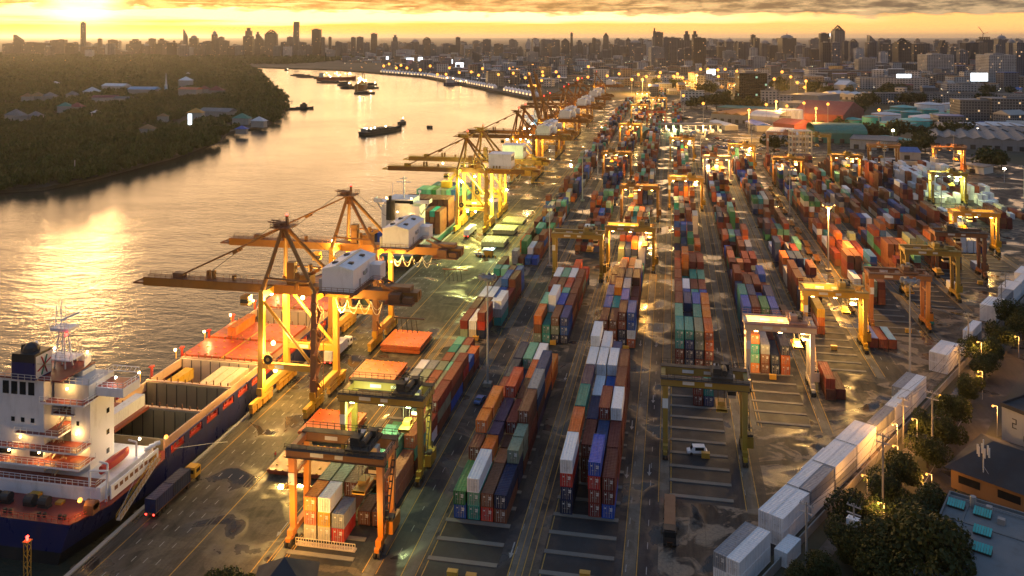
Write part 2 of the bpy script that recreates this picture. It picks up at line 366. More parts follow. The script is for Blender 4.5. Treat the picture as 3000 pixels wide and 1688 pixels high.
yl=[];wl=[]
for i,(a,b_) in enumerate(LEGS):
    for x in (a,b_):
        for s in (-1.25,1.25): yl.append((x+s-.09,x+s+.09,FRONT[i]-1,END[i]))
    yl.append((COLX[i]-1.15,COLX[i]-.97,FRONT[i],END[i]))
    xs=[]
    if i+1<len(LEGS):
        mid=(b_+LEGS[i+1][0])/2
        if LEGS[i+1][0]-b_>5: xs=[mid]
    xs.append((COLX[i]+11.6+b_-1)/2+1.3)
    for x in xs:
        y=FRONT[i]+5
        while y<min(END[i],FRONT[i]+330): wl.append((x-.07,x+.07,y,y+2.2)); y+=7.5
for x in (-102.2,-87.9,-72.6,-74.2): yl.append((x-.11,x+.11,62,1268))
for x in (-99.7,-97.2,-94.8,-92.2):
    y=62.
    while y<760: wl.append((x-.08,x+.08,y,y+1.6)); y+=5.
def arrow(x,y,l=5.): 
    return [[(x-.12,y+1.6),(x+.12,y+1.6),(x+.12,y+l),(x-.12,y+l)],[(x,y),(x+.5,y+1.6),(x-.5,y+1.6)]]
for x,y in ((-27.6-1.8-.0,151),(-74.6,149),(-53-1.6,148),(-9.8,183),(-9.8,206),(-9.8,262),(18.,250),(-5,185),(-5,222),(13.5,260),(-29.5,232),(-5,262)): wl+=arrow(x,y)
sheet('yellow_road_line',yl,.028,M['lineyellow']); sheet('white_road_line',wl,.028,M['linewhite'])
b=MB()
for x in (-104.2,-89.7):
    for s in (-.35,.35): b.box(x+s-.12,x+s+.12,62,1268,.0,.05)
struct(b.build('crane_rail_track',M['dark']))
b=MB(); b.box(-106.1,-105.2,60,1278,-.6,.28)
y=70
while y<1270: b.box(-106.7,-106.1,y,y+1.2,-3.2,.1,1); y+=9
struct(b.build('quay_kerb',[M['concrete'],M['rubber']]))
sheet('drain_grate',[(x-.9,x+.9,y-.6,y+.6) for x,y in ((-55.5+3.2,147),(-50,165),(-50.3,185),(-50.3,205),(-50.2,240),(-50,275),(-50.,294),(-50,315),(-49.6,180+152),(-28,272),(-28.4,288),(-101,208),(13.8,258))],.034,M['dark'])
# the street outside the wall
def strip(p,q,w): 
    d=(Vector(q)-Vector(p)).normalized(); nrm=Vector((d.y,-d.x))
    return [tuple(Vector(p)-nrm*w),tuple(Vector(p)+nrm*w),tuple(Vector(q)+nrm*w),tuple(Vector(q)-nrm*w)]
sheet('street',[strip((33,150),(78,234),3.4),strip((78,234),(140,340),3.2),strip((140,340),(260,560),3.2)],.006,M['road'])
sheet('street_line',[strip((33+dx,150),(78+dx,234),.07) for dx in (-3,)],.014,M['linewhite'])
sheet('verge_path',[strip((18,147),(72,238),1.3),strip((72,238),(137,347),1.2)],.006,M['slab'])
sheet('far_road',[strip((-30,900),(10,1010),14),strip((-4,1005),(14,1300),13),strip((10,1010),(60,860),10)],.006,M['lane'])
# ---------------------------------------------------------------- containers
CC={'r':('rust red',(.23,.04,.026)),'m':('maroon',(.13,.02,.02)),'b':('brown',(.17,.06,.035)),'o':('orange',(.62,.145,.02)),'n':('navy blue',(.012,.025,.075)),'u':('blue',(.008,.085,.38)),'k':('dark blue',(.02,.05,.16)),
    't':('teal',(.015,.25,.22)),'g':('green',(.03,.19,.075)),'i':('mint green',(.13,.40,.29)),'s':('sage green',(.22,.27,.19)),'w':('white',(.80,.81,.82)),'y':('grey',(.28,.30,.33)),'c':('cream',(.62,.54,.40)),'e':('yellow',(.66,.40,.05)),'x':('bright red',(.50,.03,.02)),'a':('salmon',(.50,.17,.08)),'p':('dull purple',(.085,.05,.10))}
CM={k:paint('container_'+v[0].replace(' ','_'),v[1],.6,var=.22 if k not in 'wc' else .06,dirt=.65 if k not in 'wc' else .32,dcol=(.10,.045,.02),scale=1.3,rib=.62,spec=.14) for k,v in CC.items()}
CK=list(CC)
CW,CHH=2.44,2.72
LONG,SHORT=12.19,6.06
def cont_mb(L,h=CHH,mi=0,b=None,x=0,y=0,z=0):
    """corrugated box with corner posts, rails and recessed panels; origin at the near bottom left corner"""
    b=b or MB(); w=CW
    b.box(x+.05,x+w-.05,y+.05,y+L-.05,z+.04,z+h-.05,mi)
    for px in (x,x+w-.14):
        for py in (y,y+L-.14): b.box(px,px+.14,py,py+.14,z,z+h,mi)
    for px in (x,x+w-.1): b.box(px,px+.1,y+.14,y+L-.14,z+h-.14,z+h-.002,mi); b.box(px,px+.1,y+.14,y+L-.14,z,z+.16,mi)
    for py in (y,y+L-.1): b.box(x+.14,x+w-.14,py,py+.1,z+h-.14,z+h-.002,mi); b.box(x+.14,x+w-.14,py,py+.1,z,z+.16,mi)
    return b
CMESH={}
M['rod']=paint('rod',(.45,.43,.40),.4)
def cont_mesh(k,short):
    if (k,short) not in CMESH: CMESH[k,short]=cont_mb(SHORT if short else LONG).mesh('container_body',CM[k])
    return CMESH[k,short]
DOORME=None
def door_mesh():
    global DOORME
    if DOORME is None:
        b=MB()
        for x in (.42,.86,1.52,1.96): b.cyl((x,.0,.2),(x,.0,CHH-.2),.035,n=5)
        b.box(1.19,1.25,.0,.05,.16,CHH-.14)
        for x in (.86,1.52): b.box(x-.16,x+.16,-.03,.02,1.05,1.13)
        b.box(1.5,2.1,-.03,.02,CHH-.75,CHH-.62,1); b.box(1.62,2.1,-.03,.02,CHH-.95,CHH-.85,1); b.box(.5,.8,-.03,.02,CHH-.8,CHH-.6,1); b.box(1.55,2.05,-.03,.02,1.5,1.66,1)
        DOORME=b.mesh('door_lock_rods',[M['rod'],M['signwhite']])
    return DOORME
def container(k,short,loc,label,group,rz=0,door=False):
    o=bpy.data.objects.new('shipping_container',cont_mesh(k,short)); COL.objects.link(o); o.location=loc; o.rotation_euler=(0,0,rz)
    tag(o,label,'container',group)
    if door:
        d=bpy.data.objects.new('door_lock_rods',door_mesh()); COL.objects.link(d); d.parent=o
    return o
# every block: (name, first column x, list of bays); a bay = (y, length code, [stack per column], bottom to top)
PAL='rrrrrmmmmmbbbbbbbooonnnnuuukkktgiiswwycap'
def rstack(lo,hi,r):
    n=r.randint(lo,hi); return ''.join(r.choice(PAL) for _ in range(n))
BLK={}
def block(name,x0,ncol,near,y0=None,y1=None,lo=2,hi=4,seed=1,gaps=(),empty=.06,pshort=.25,pal=None,pitch=2.78):
    r=random.Random(seed); bays=[]
    for (y,short,cols) in near: bays.append((y,short,cols))
    y=y0
    while y is not None and y<y1:
        short=r.random()<pshort; L=SHORT if short else LONG
        g=[q for q in gaps if y<q[1] and y+L>q[0]]
        if g: y=g[0][1]; continue
        base=r.randint(lo,hi); cols=[]
        for c in range(ncol):
            if r.random()<empty: cols.append('')
            else:
                n=max(1,min(hi+1,base+r.choice((-1,-1,0,0,0,1))))
                cc=[r.choice(pal or PAL) for _ in range(n)]
                if r.random()<.3: cc=[cc[0]]*n
                cols.append(''.join(cc))
        bays.append((y,short,cols)); y+=L+.45
    BLK[name]=(x0,pitch,bays)
B1=[(149.2,1,['cao','cew','xy','','']),(155.6,0,['css','sts','bbb','b','']),(155.6,1,['','','','','b']),(162.,1,['','','','t','a']),(168.2,0,['','uy','iii','tii','']),(163.2,0,['','','','','aa']),(176.,0,['','','','','ria']),(181.2,0,['','g','n','r','']),(188.6,0,['','','','','wr']),
    (194.,0,['','','r','or','bsr']),(206.6,0,['cy','ns','sr','rs','ubr']),(206.6,0,[]),(219.2,1,['cw','py','us','bi','bxr']),(225.7,1,['','','sr','rs','bu']),(232.1,1,['','','it','ns','ro']),(238.4,1,['','','ti','br',''])]
block('the block beside the stacked hatch covers',-69.,5,B1)
B2=[(161.4,0,['ug','tiw','xb','bn']),(173.9,1,['tgb','bro','ba','nns']),(180.4,1,['rbro','npp','rb','bss']),(186.9,0,['brro','kkp','rrr','mrbb']),(199.4,0,['mor','rrpx','rbb','pbky']),(211.9,0,['bnn','xn','noo','nook']),(224.4,0,['nnn','tgi','onw','']),(236.9,1,['','','','o'])]
block('the front centre block',-42.8,4,[(y,s,c) for y,s,c in B2][:6]+[(224.4,0,['nkn','igi','wcw','oo'])])
B3=[(166.9,0,['nnxw','','rrxu','umm']),(179.4,0,['onbo','rbm','mbk','rmm']),(179.4+12.6,0,['nwit','kuk','mrmr','brmw']),(204.6,0,['mbkp','kuw','tuu','bbmm']),(217.2,0,['wwww','tkww','nnnw','mmmm']),(229.8,0,['wwwww','nuiw','yyk',''])]
block('the front block with white topped stacks',-22.1,4,B3)
block('the low stack under the dark gantry crane',5.3,3,[(222.3,1,['mr','kt']) ])
M1=[(258.5,0,['sr','cw','nxr','']),(271.2,0,['rb','rb','bw','tyw']),(283.8,0,['nw','ww','nu','br']),(283.8+12.6,0,['tb','iy','kku','rbb'])]
block('the block between apron and tall mast',-66.4,4,M1,309,1240,1,3,21,[(330,346),(470,483),(800,815)],.08)
M2=[(259.2,0,['sbo','tt','nsb','nuk','']),(265.6,1,[]),(272,0,['bsi','nuww','tiu','ror','']),(284.5,1,['sb','rro','ssi','rrr','']),(290.8,0,['mmr','mmb','rpx','xmr','']),(303.4,0,['umw','tti','cyw','bsr','mb']),(316.,0,['mb','mr','xxx','kx',''])]
block('the second block under an olive gantry',-42.8,4,[(y,s,c[:4]) for y,s,c in M2 if c],346.,1240,1,4,22,[(352,372),(470,483),(640,655),(800,815)],.1)
M3=[(259.6,0,['mmm','mrb','nnrm','owuu']),(272.2,0,['mru','rut','nrbu','mmr']),(284.8,0,['nmu','mmbo','rbwy','rrm']),(297.4,0,['mrr','noom','nknn','rrrb']),(310,0,['bmm','ooaa','wwa','nuuc'])]
block('the third block under yellow gantries',-22.1,4,M3,322.6,1230,2,4,23,[(470,483),(640,655),(800,812)],.07)
M4=[(247.,0,['mmtt','knkt','mnss','broo']),(259.6,0,['bmri','nkn','mntt','mooo']),(272.2,0,['mmmr','nnkk','nkuu','mrbo']),(284.8,0,['rrmr','nnu','iit','nku']),(297.4,0,['mmr','tww','yym','mmr']),(310.,0,['mnr','kt','wwt','tsi'])]
block('the fourth block beside the empty road',.8,4,M4,322.6,740,2,4,24,[(470,484),(610,622)],.07)
M5=[(247.2,0,['oito','bby','nn','oon']),(259.8,0,['rbo','rmo','ym','nnnk']),(272.4,0,['kkku','nrrm','kugg','uuuu']),(285.,0,['tttt','nnkk','kuu','nnkk']),(297.6,0,['nuk','mbmm','rrrr','kkr']),(310.2,0,['mmmr','rmr','mmr','uuuu'])]
block('the fifth block behind the cream gantry',21.9,4,M5,322.8,680,2,4,25,[(470,484),(590,604)],.07)
M6=[(282.9,0,['rwoe','bmkw','','']),(295.4,0,['nnw','nmr','','']),(308,0,['mmmr','mmb','bb','']),(320.6,0,['rmrr','bmk','mm','mm'])]
block('the sixth block behind the yellow gantry',42.9,4,[(282.9,0,['','roe','','']),(295.4,0,['nnk','nmr','','']),(308,0,['mmmr','mmb','bb','']),(320.6,0,['rmrr','bmk','mm','mm'])],333,650,2,4,26,[(455,468),(560,574)],.08)
block('the seventh block by the pair of olive gantries',66.6,4,[(318.,0,['','mss','rrm','']),(330.6,0,['mw','mr','rst','r'])],343.,640,2,4,27,[(440,452)],.1)
block('the eighth block past the lit mast',86.6,4,[],352.,640,2,4,28,[(430,442),(520,534)],.1)
block('the ninth block with white topped stacks',105.8,4,[],372.,640,2,4,29,[(430,444),(530,544)],.08)
WP='wwwwwwwwwwycmrb'
block('the tenth block of mixed stacks',125.6,4,[],402,640,2,4,30,[(520,534)],.14,.2,'wwrrmmbbknw')
block('the white reefer block at far right',149.,5,[],520,640,1,3,31,[(560,566)],.15,.2,WP)
block('the outer reefer block at far right',171.,4,[],480,640,1,3,32,[(545,556)],.2,.2,WP)
block('the brown stacks at the right frame edge',158.,4,[(455,0,['mmr','mbm','mm','']),(468,0,['mm','mwm','mm','m'])])
block('the far yard behind the truck gate',-.5,4,[],905,1120,1,3,33,[],.2)
block('the outer far yard behind the truck gate',-21,4,[],1240,1400,1,3,34,[],.2)
cand=[]
for name,(x0,pitch,bays) in BLK.items():
    bays=[b for b in bays if b[2]]; order=sorted({b[0] for b in bays})
    H_={}
    for y,short,cols in bays:
        for c,s in enumerate(cols):
            if s: H_[(round(y,1),c)]=(len(s),SHORT if short else LONG)
    for y,short,cols in bays:
        L=SHORT if short else LONG
        for c,s in enumerate(cols):
            X=x0+c*pitch
            front=max([h for (yy,cc),(h,l) in H_.items() if cc==c and -2<y-(yy+l)<1.5] or [0])
            sc_=c-1 if X>0 else c+1
            side=[(yy,h,l) for (yy,cc),(h,l) in H_.items() if cc==sc_ and yy<y+L and yy+l>y]
            cov=sum(min(yy+l,y+L)-max(yy,y) for yy,h,l in side); side=min([h for _,h,_ in side]) if side and cov>L*.8 else 0
            for t,k in enumerate(s):
                vis=t==len(s)-1 or t>=front or t>=side
                cand.append((vis,depth(X,y),name,X,y,t,k,short,c,order.index(y),len(s)))
vis=sorted([c for c in cand if c[0]],key=lambda c:c[1])
NIND=226
TIER=['bottom','second','third','fourth','fifth']
for i,(v,d,name,X,y,t,k,short,c,bi,n) in enumerate(vis[:NIND]):
    tw='top tier' if t==n-1 else TIER[t]+' tier'
    nm=name if name.startswith('the') else name
    lab='%s container, %s, column %s, bay %s, %s'%(CC[k][0],tw,['one','two','three','four','five'][c],['one','two','three','four','five','six','seven','eight','nine','ten','eleven','twelve','thirteen','fourteen','fifteen','sixteen','seventeen'][bi],nm.replace('the ','',1))
    container(k,short,(X+rnd.uniform(-.06,.06),y+rnd.uniform(-.12,.12),t*CHH+.17),lab,'containers stacked in the yard',door=d<330)
rest=MB(); mats=[CM[k] for k in CK]
for (v,d,name,X,y,t,k,short,c,bi,n) in vis[NIND:]:
    L=SHORT if short else LONG; z=t*CHH+.17; q=CK.index(k)
    jx=rnd.uniform(-.06,.06)
    if d<520: cont_mb(L,CHH,q,rest,X+jx,y,z)
    else: rest.box(X+jx,X+jx+CW,y,y+L,z,z+CHH-.03,q)
o=rest.build('container_stacks',mats); o['kind']='stuff'
print('containers',len(cand),len(vis))
# ---------------------------------------------------------------- rubber tyred gantry cranes
def rtg(X0,S,Y,leg,top,tro,label,lit=None,spread=9.,z1=16.4,name='gantry_crane'):
    """straddle crane over a container block; origin at the foot of the near left leg"""
    t=thing(name,label,'gantry crane',(X0,Y,0),0,'yard gantry cranes'); L,T=M[leg],M[top]; D=6.8
    for x in (0,S):
        for y in (0,D):
            b=MB(); b.beam((x,y+(.5 if y==0 else -.5),2.6),(x,y,z1),1.0,.9,w2=1.25,h2=1.2); b.build('leg',L,t)
        b=MB(); b.box(x-.55,x+.55,-1.2,D+1.2,1.9,2.9); b.build('sill_beam',L,t); b=MB(); b.box(x-.3,x+.3,1.,D-1.,z1-4.,z1-3.4); b.build('side_tie',L,t)
        for y in (-.6,D+.6):
            b=MB(); b.box(x-.45,x+.45,y-1.5,y+1.5,1.15,1.9); w=b.build('wheel_bogie',L,t)
            b=MB()
            for yy in (y-1.,y+1.):
                for s in (-1,1): b.cyl((x+s*.18,yy,.72),(x+s*.62,yy,.72),.72,n=12)
            b.build('tyre',M['rubber'],w)
    for y in (0,D):
        b=MB(); b.box(-1.,S+1.,y-.62,y+.62,z1,z1+1.75); b.box(-1.,S+1.,y-.75,y+.75,z1+1.75,z1+1.87,1); b.box(-1.1,S+1.1,y-.72,y+.72,z1-.1,z1,1)
        b.box(S*.22,S*.22+2.6,y-.66,y-.62,z1+.5,z1+1.25,2); b.box(S*.5,S*.5+1.6,y-.66,y-.62,z1+.5,z1+1.2,2)
        g=b.build('girder',[M['brown'] if leg=='orange' else L,T,M['signwhite']],t)
    
    for x in (-.95,S): b=MB(); b.box(x,x+.95,.62,D-.62,z1+.3,z1+1.5); b.build('end_tie',L,t)
    b=MB(); b.rail([(-1.,-1.35,z1+1.75),(S+1.,-1.35,z1+1.75)],1.15,.08,1.5); b.rail([(-1.,D+1.35,z1+1.75),(S+1.,D+1.35,z1+1.75)],1.15,.08,1.5)
    b.rail([(S+1.35,-1.,z1+1.75),(S+1.35,D+1.,z1+1.75)],1.15,.08,1.6); b.box(-1.,S+1.,-1.4,-.75,z1+1.66,z1+1.74); b.box(-1.,S+1.,D+.75,D+1.4,z1+1.66,z1+1.74); b.build('handrail_walkway',T,t)
    tr=MB(); x=tro; zt=z1+1.87
    tr.box(x-2.4,x+2.4,-.4,D+.4,zt+.15,zt+.55); tr.box(x-1.9,x-.1,1.,3.2,zt+.55,zt+2.1); tr.cyl((x+.7,.8,zt+1.3),(x+.7,4.6,zt+1.3),.62,n=10,mi=1); tr.box(x+.1,x+1.9,4.8,6.3,zt+.55,zt+1.9,1)
    tr.box(x-1.6,x-.5,4.3,6.,zt+.55,zt+1.5,2); tr.cyl((x-1.,3.6,zt+.55),(x-1.,3.6,zt+2.6),.3,n=8,mi=1)
    tr.rail([(x-2.4,-.4,zt+.55),(x+2.4,-.4,zt+.55),(x+2.4,D+.4,zt+.55),(x-2.4,D+.4,zt+.55)],1.,.08,1.3,0,True)
    T_=tr.build('trolley',[T,M['dark'],M['steel']],t)
    c=MB(); c.box(x+1.4,x+3.2,2.,4.2,z1-2.9,z1-.7); c.box(x+1.37,x+3.23,1.97,4.23,z1-2.2,z1-1.3,1); c.box(x+1.6,x+3.,2.2,4.,z1-.7,zt); c.build('operator_cab',[M['cream'] if leg!='dark' else M['grey'],M['glass']],t)
    s=MB(); zs=spread
    s.box(x-1.15,x+1.15,D/2-6.0,D/2+6.0,zs,zs+.35) if False else s.box(x-1.2,x+1.2,D/2-3.,D/2+3.,zs,zs+.4); s.box(x-.8,x+.8,D/2-1.1,D/2+1.1,zs+.4,zs+1.3)
    for yy in (D/2-3.,D/2+2.7): s.box(x-1.25,x+1.25,yy,yy+.3,zs-.25,zs+.45)
    sp=s.build('spreader',M['yellow'],t)
    r=MB()
    for dx in (-.7,.7):
        for dy in (-.9,.9): r.cyl((x+dx,D/2+dy,zs+1.3),(x+dx,D/2+dy,zt+.4),.05,n=4)
    r.build('hoist_rope',M['dark'],t)
    e=MB(); e.box(S+.6,S+2.,1.2,D-1.2,2.9,5.3); e.box(S+.7,S+1.9,1.5,3.,5.3,5.9,1); e.cyl((S+1.3,D-2,5.3),(S+1.3,D-2,6.8),.16,n=6,mi=1); e.build('engine_house',[L,M['dark']],t)
    e=MB()
    for k in range(9): e.box(S+.55,S+1.2,.9+k*.5,1.3+k*.5,6.+k*1.1,6.08+k*1.1)
    e.beam((S+.55,.9,5.6),(S+.55,5.2,z1-.6),.08,.2); e.beam((S+1.2,.9,5.6),(S+1.2,5.2,z1-.6),.08,.2)
    e.rail([(S+1.2,.9,5.9),(S+1.2,5.3,z1-.7)],1.,.07,2.); e.build('stair',T,t)
    p=MB(); p.box(-.62,.62,-.58,-.5,z1-5.2,z1-3.); p.build('name_plate',M['signwhite'],t)
    if lit:
        lm,pw,colr=lit
        b=MB()
        for x_ in (S*.12,S*.5,S*.85): b.box(x_-.5,x_+.5,-.2,.5,z1-.45,z1-.12)
        b.build('floodlight',M[lm],t)
        for x_ in (S*.16,S*.8): point((x_,1.2,z1-2.8),pw,colr,t,.5)
    return t
AMB=(1,.60,.16); SOD=(1,.47,.09); GRN=(.85,1,.42); WRM=(1,.57,.17)
def blk(i): return LEGS[i][0],LEGS[i][1]-LEGS[i][0]
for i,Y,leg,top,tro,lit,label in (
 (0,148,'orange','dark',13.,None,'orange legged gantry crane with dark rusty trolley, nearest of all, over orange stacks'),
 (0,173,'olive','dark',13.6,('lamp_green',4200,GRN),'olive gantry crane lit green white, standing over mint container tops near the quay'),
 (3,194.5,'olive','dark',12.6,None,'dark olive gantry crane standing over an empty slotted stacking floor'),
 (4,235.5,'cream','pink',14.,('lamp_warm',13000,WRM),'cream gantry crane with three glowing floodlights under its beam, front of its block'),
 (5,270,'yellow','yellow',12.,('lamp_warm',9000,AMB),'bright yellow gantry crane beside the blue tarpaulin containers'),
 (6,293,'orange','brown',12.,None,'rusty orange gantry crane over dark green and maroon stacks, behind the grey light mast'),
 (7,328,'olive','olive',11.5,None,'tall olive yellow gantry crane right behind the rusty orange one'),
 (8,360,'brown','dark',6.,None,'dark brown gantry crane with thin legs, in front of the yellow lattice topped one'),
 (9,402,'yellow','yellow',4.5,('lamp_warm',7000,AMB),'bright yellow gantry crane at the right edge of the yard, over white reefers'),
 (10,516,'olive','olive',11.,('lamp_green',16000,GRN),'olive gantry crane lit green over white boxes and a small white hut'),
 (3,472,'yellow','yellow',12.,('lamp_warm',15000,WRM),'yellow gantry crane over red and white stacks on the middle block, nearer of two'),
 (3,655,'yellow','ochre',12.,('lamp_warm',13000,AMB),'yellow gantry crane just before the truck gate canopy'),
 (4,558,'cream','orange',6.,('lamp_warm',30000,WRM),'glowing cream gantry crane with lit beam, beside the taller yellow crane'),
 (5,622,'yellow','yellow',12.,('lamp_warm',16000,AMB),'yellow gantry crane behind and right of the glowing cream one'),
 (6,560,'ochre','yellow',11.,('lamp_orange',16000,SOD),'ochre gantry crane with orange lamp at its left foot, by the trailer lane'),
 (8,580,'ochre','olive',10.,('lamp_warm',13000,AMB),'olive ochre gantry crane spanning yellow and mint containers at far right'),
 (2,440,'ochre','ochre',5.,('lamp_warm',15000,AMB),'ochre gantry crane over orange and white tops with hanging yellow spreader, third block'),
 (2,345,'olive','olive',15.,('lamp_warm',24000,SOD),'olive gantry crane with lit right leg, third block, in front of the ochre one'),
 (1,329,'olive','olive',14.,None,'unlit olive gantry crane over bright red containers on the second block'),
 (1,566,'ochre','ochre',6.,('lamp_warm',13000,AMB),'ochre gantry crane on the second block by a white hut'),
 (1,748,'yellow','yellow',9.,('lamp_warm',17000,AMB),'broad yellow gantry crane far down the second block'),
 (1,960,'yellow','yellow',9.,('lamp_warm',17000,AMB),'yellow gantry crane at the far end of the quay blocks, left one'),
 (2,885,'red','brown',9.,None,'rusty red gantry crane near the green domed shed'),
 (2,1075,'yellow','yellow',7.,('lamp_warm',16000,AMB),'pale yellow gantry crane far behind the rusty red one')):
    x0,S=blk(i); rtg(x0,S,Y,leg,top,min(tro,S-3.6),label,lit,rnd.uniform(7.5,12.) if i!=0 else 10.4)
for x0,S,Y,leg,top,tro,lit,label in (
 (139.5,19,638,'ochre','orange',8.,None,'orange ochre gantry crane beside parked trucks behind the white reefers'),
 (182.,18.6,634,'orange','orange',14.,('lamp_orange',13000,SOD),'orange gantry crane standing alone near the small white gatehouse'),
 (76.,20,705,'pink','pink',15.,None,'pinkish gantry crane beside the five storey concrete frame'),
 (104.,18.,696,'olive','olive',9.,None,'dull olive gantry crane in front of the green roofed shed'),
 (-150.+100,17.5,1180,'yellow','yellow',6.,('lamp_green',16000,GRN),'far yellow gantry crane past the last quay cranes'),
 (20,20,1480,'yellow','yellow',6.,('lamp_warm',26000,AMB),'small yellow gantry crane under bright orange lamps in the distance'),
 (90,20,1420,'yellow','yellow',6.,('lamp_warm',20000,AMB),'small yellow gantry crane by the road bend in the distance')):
    rtg(x0,S,Y,leg,top,tro,label,lit)
fl=[o for o in bpy.data.objects if o.name.startswith('gantry_crane')][0]
b=MB(); b.beam((0,0,11.5),(-.6,-3.4,12.4),.14,.14); b.box(-1.,-.2,-3.9,-3.3,12.1,12.7,1); b.build('added_floodlight_arm',[M['brown'],M['lamp_warm']],fl); point((2.,-5.,7.),6500,(1,.50,.09),fl,.5); point((15.,-5.,6.),3500,(1,.50,.09),fl,.5)  # bracket arm, lamp and point lights added to throw orange on the front stacks
# ---------------------------------------------------------------- ship to shore cranes
def quay_crane(Y0,label,paint_='yellow',dark='brown',house='gable',raised=False,lights=()):
    """quay crane on rails; origin midway between the rails"""
    t=thing('quay_crane',label,'quay crane',(-97,Y0,0),0,'ship to shore cranes on the quay'); P_,K_,U_=M[paint_],M[dark],M['ochre']
    W_,L_=-7.2,7.3; hy=7.3; zt=28.
    for x in (W_,L_):
        for y in (-hy,hy):
            b=MB(); b.beam((x,y,4.6),(x,y*.93,zt+2.4),1.5,1.5,w2=1.25,h2=1.25); b.build('leg',P_ if not(x==L_ and y==-hy and house=='gable') else M['brown'],t)
        b=MB(); b.box(x-.75,x+.75,-hy-1.2,hy+1.2,4.,5.6); b.build('sill_beam',P_,t)
        for y in (-hy,hy):
            b=MB(); b.box(x-.55,x+.55,y-5.6,y+5.6,2.6,3.4); b.box(x-.6,x+.6,y-.8,y+.8,3.4,4.)
            for k in (-4.2,-1.5,1.5,4.2): b.box(x-.5,x+.5,y+k-1.15,y+k+1.15,1.0,2.3); b.box(x-.35,x+.35,y+k-.3,y+k+.3,2.3,2.6)
            bg=b.build('travel_bogie',P_,t)
            b=MB()
            for k in (-4.8,-3.6,-2.1,-.9,.9,2.1,3.6,4.8): b.cyl((x-.3,y+k,.5),(x+.3,y+k,.5),.48,n=10)
            b.build('wheel',M['dark'],bg)
    for y in (-hy,hy):
        b=MB(); b.beam((W_+.7,y,11.3),(L_-.7,y,11.3),1.1,1.5); b.box(W_+4,W_+6.5,y-.62,y-.56,10.9,11.8,1); b.build('portal_beam',[P_,M['signwhite']],t)
        b=MB(); b.cyl((W_+.5,y*.94,zt-.5),(L_-.6,y*.98,12.2),.42,n=8); b.build('diagonal_brace',P_,t)
        b=MB(); b.rail([(W_+.7,y-.7,12.05),(L_-.7,y-.7,12.05)],1.1,.07,1.6); b.build('portal_handrail',P_,t)
    for x in (W_,L_):
        b=MB(); b.beam((x,-hy*.93,zt+1.2),(x,hy*.93,zt+1.2),1.3,1.6); b.build('cross_girder',P_,t)
    # cable reel on the water side leg
    b=MB(); b.cyl((W_+2.4,-hy-1.15,13.2),(W_+2.4,-hy-.85,13.2),1.25,n=18,mi=1); b.cyl((W_+2.4,-hy-1.2,13.2),(W_+2.4,-hy-.8,13.2),.5,n=10,mi=0)
    for k in range(16):
        a=2*math.pi*k/16; b.beam((W_+2.4+.5*math.cos(a),-hy-1.,13.2+.5*math.sin(a)),(W_+2.4+1.95*math.cos(a),-hy-1.,13.2+1.95*math.sin(a)),.12,.12)
    b.build('cable_reel',[P_,M['dark']],t)
    # girder over the quay, boom over the water
    b=MB(); b.box(W_-.5,33.,-1.6,-.4,zt,zt+2.3); b.box(W_-.5,33.,.4,1.6,zt,zt+2.3); b.box(W_-.5,33.,-1.7,1.7,zt+2.3,zt+2.42,1)
    for x in range(-4,33,6): b.box(x,x+.5,-.4,.4,zt+1.2,zt+2.3)
    g=b.build('girder',[U_,K_],t)
    b=MB(); x1=-45.
    def bx(a,c,y0,y1,z0,z1,mi=0): b.box(a,c,y0,y1,z0,z1,mi)
    bx(x1,W_-.7,-1.6,-.4,zt,zt+2.2); bx(x1,W_-.7,.4,1.6,zt,zt+2.2); bx(x1,W_-.7,-1.7,1.7,zt+2.2,zt+2.32,1)
    bx(x1-3.2,x1,-1.4,1.4,zt+.3,zt+.8,1); b.beam((x1-3.2,-1.3,zt+.5),(x1+.2,-1.3,zt+2.),.25,.25,1); b.beam((x1-3.2,1.3,zt+.5),(x1+.2,1.3,zt+2.),.25,.25,1)
    for x in (-26.5,-25.,-19.): b.box(x-.35,x+.35,-.3,.9,zt+2.32,zt+(4.6 if x<-20 else 3.7))
    b.box(-36.5,-33.5,-1.,1.,zt+2.32,zt+3.7,1)
    b.rail([(x1,-1.6,zt+2.3),(W_-2,-1.6,zt+2.3)],1.1,.08,1.7,1); b.rail([(x1,1.6,zt+2.3),(W_-2,1.6,zt+2.3)],1.1,.08,1.7,1)
    if raised:
        c_,s_=math.cos(R(76)),math.sin(R(76)); hx,hz=W_-.7,zt
        b.v=[(hx+(x-hx)*c_+(z-hz)*s_*1.,y,hz-(x-hx)*s_+(z-hz)*c_) for x,y,z in b.v]
    b.build('boom',[U_,K_],t)
    # A frame
    ax,az=-4.4,45.2
    for y in (-1,1):
        b=MB(); b.cyl((W_,y*hy*.9,zt+2.4),(ax,y*.9,az),.62,r2=.5,n=8); b.build('a_frame_leg',U_,t)
        b=MB(); b.cyl((ax+.4,y*.7,az-.3),(L_,y*hy*.9,zt+2.2),.55,r2=.5,n=8); b.build('back_stay',U_,t)
        b=MB(); b.cyl((W_+.4,y*hy*.86,zt+5.5),(L_-1.6,y*hy*.88,zt+5.),.3,n=6); b.cyl((1.2,y*4.3,zt+2.4),(1.2,y*4.,zt+6.6),.6,n=6); b.build('frame_strut',U_,t)
    b=MB(); b.box(ax-2.7,ax+2.7,-2.6,2.6,az+.2,az+.45); b.box(ax-.9,ax+.9,-.8,.8,az-2.6,az+1.6); b.box(ax-2.,ax-.6,-2.,2.,az+.45,az+1.3); b.box(ax+.5,ax+1.1,-.3,.3,az+.45,az+3.2); b.beam((ax-4.2,-1,az+1.6),(ax+.2,-1,az+1.3),.3,.3); b.beam((ax-4.2,1,az+1.6),(ax+.2,1,az+1.3),.3,.3)
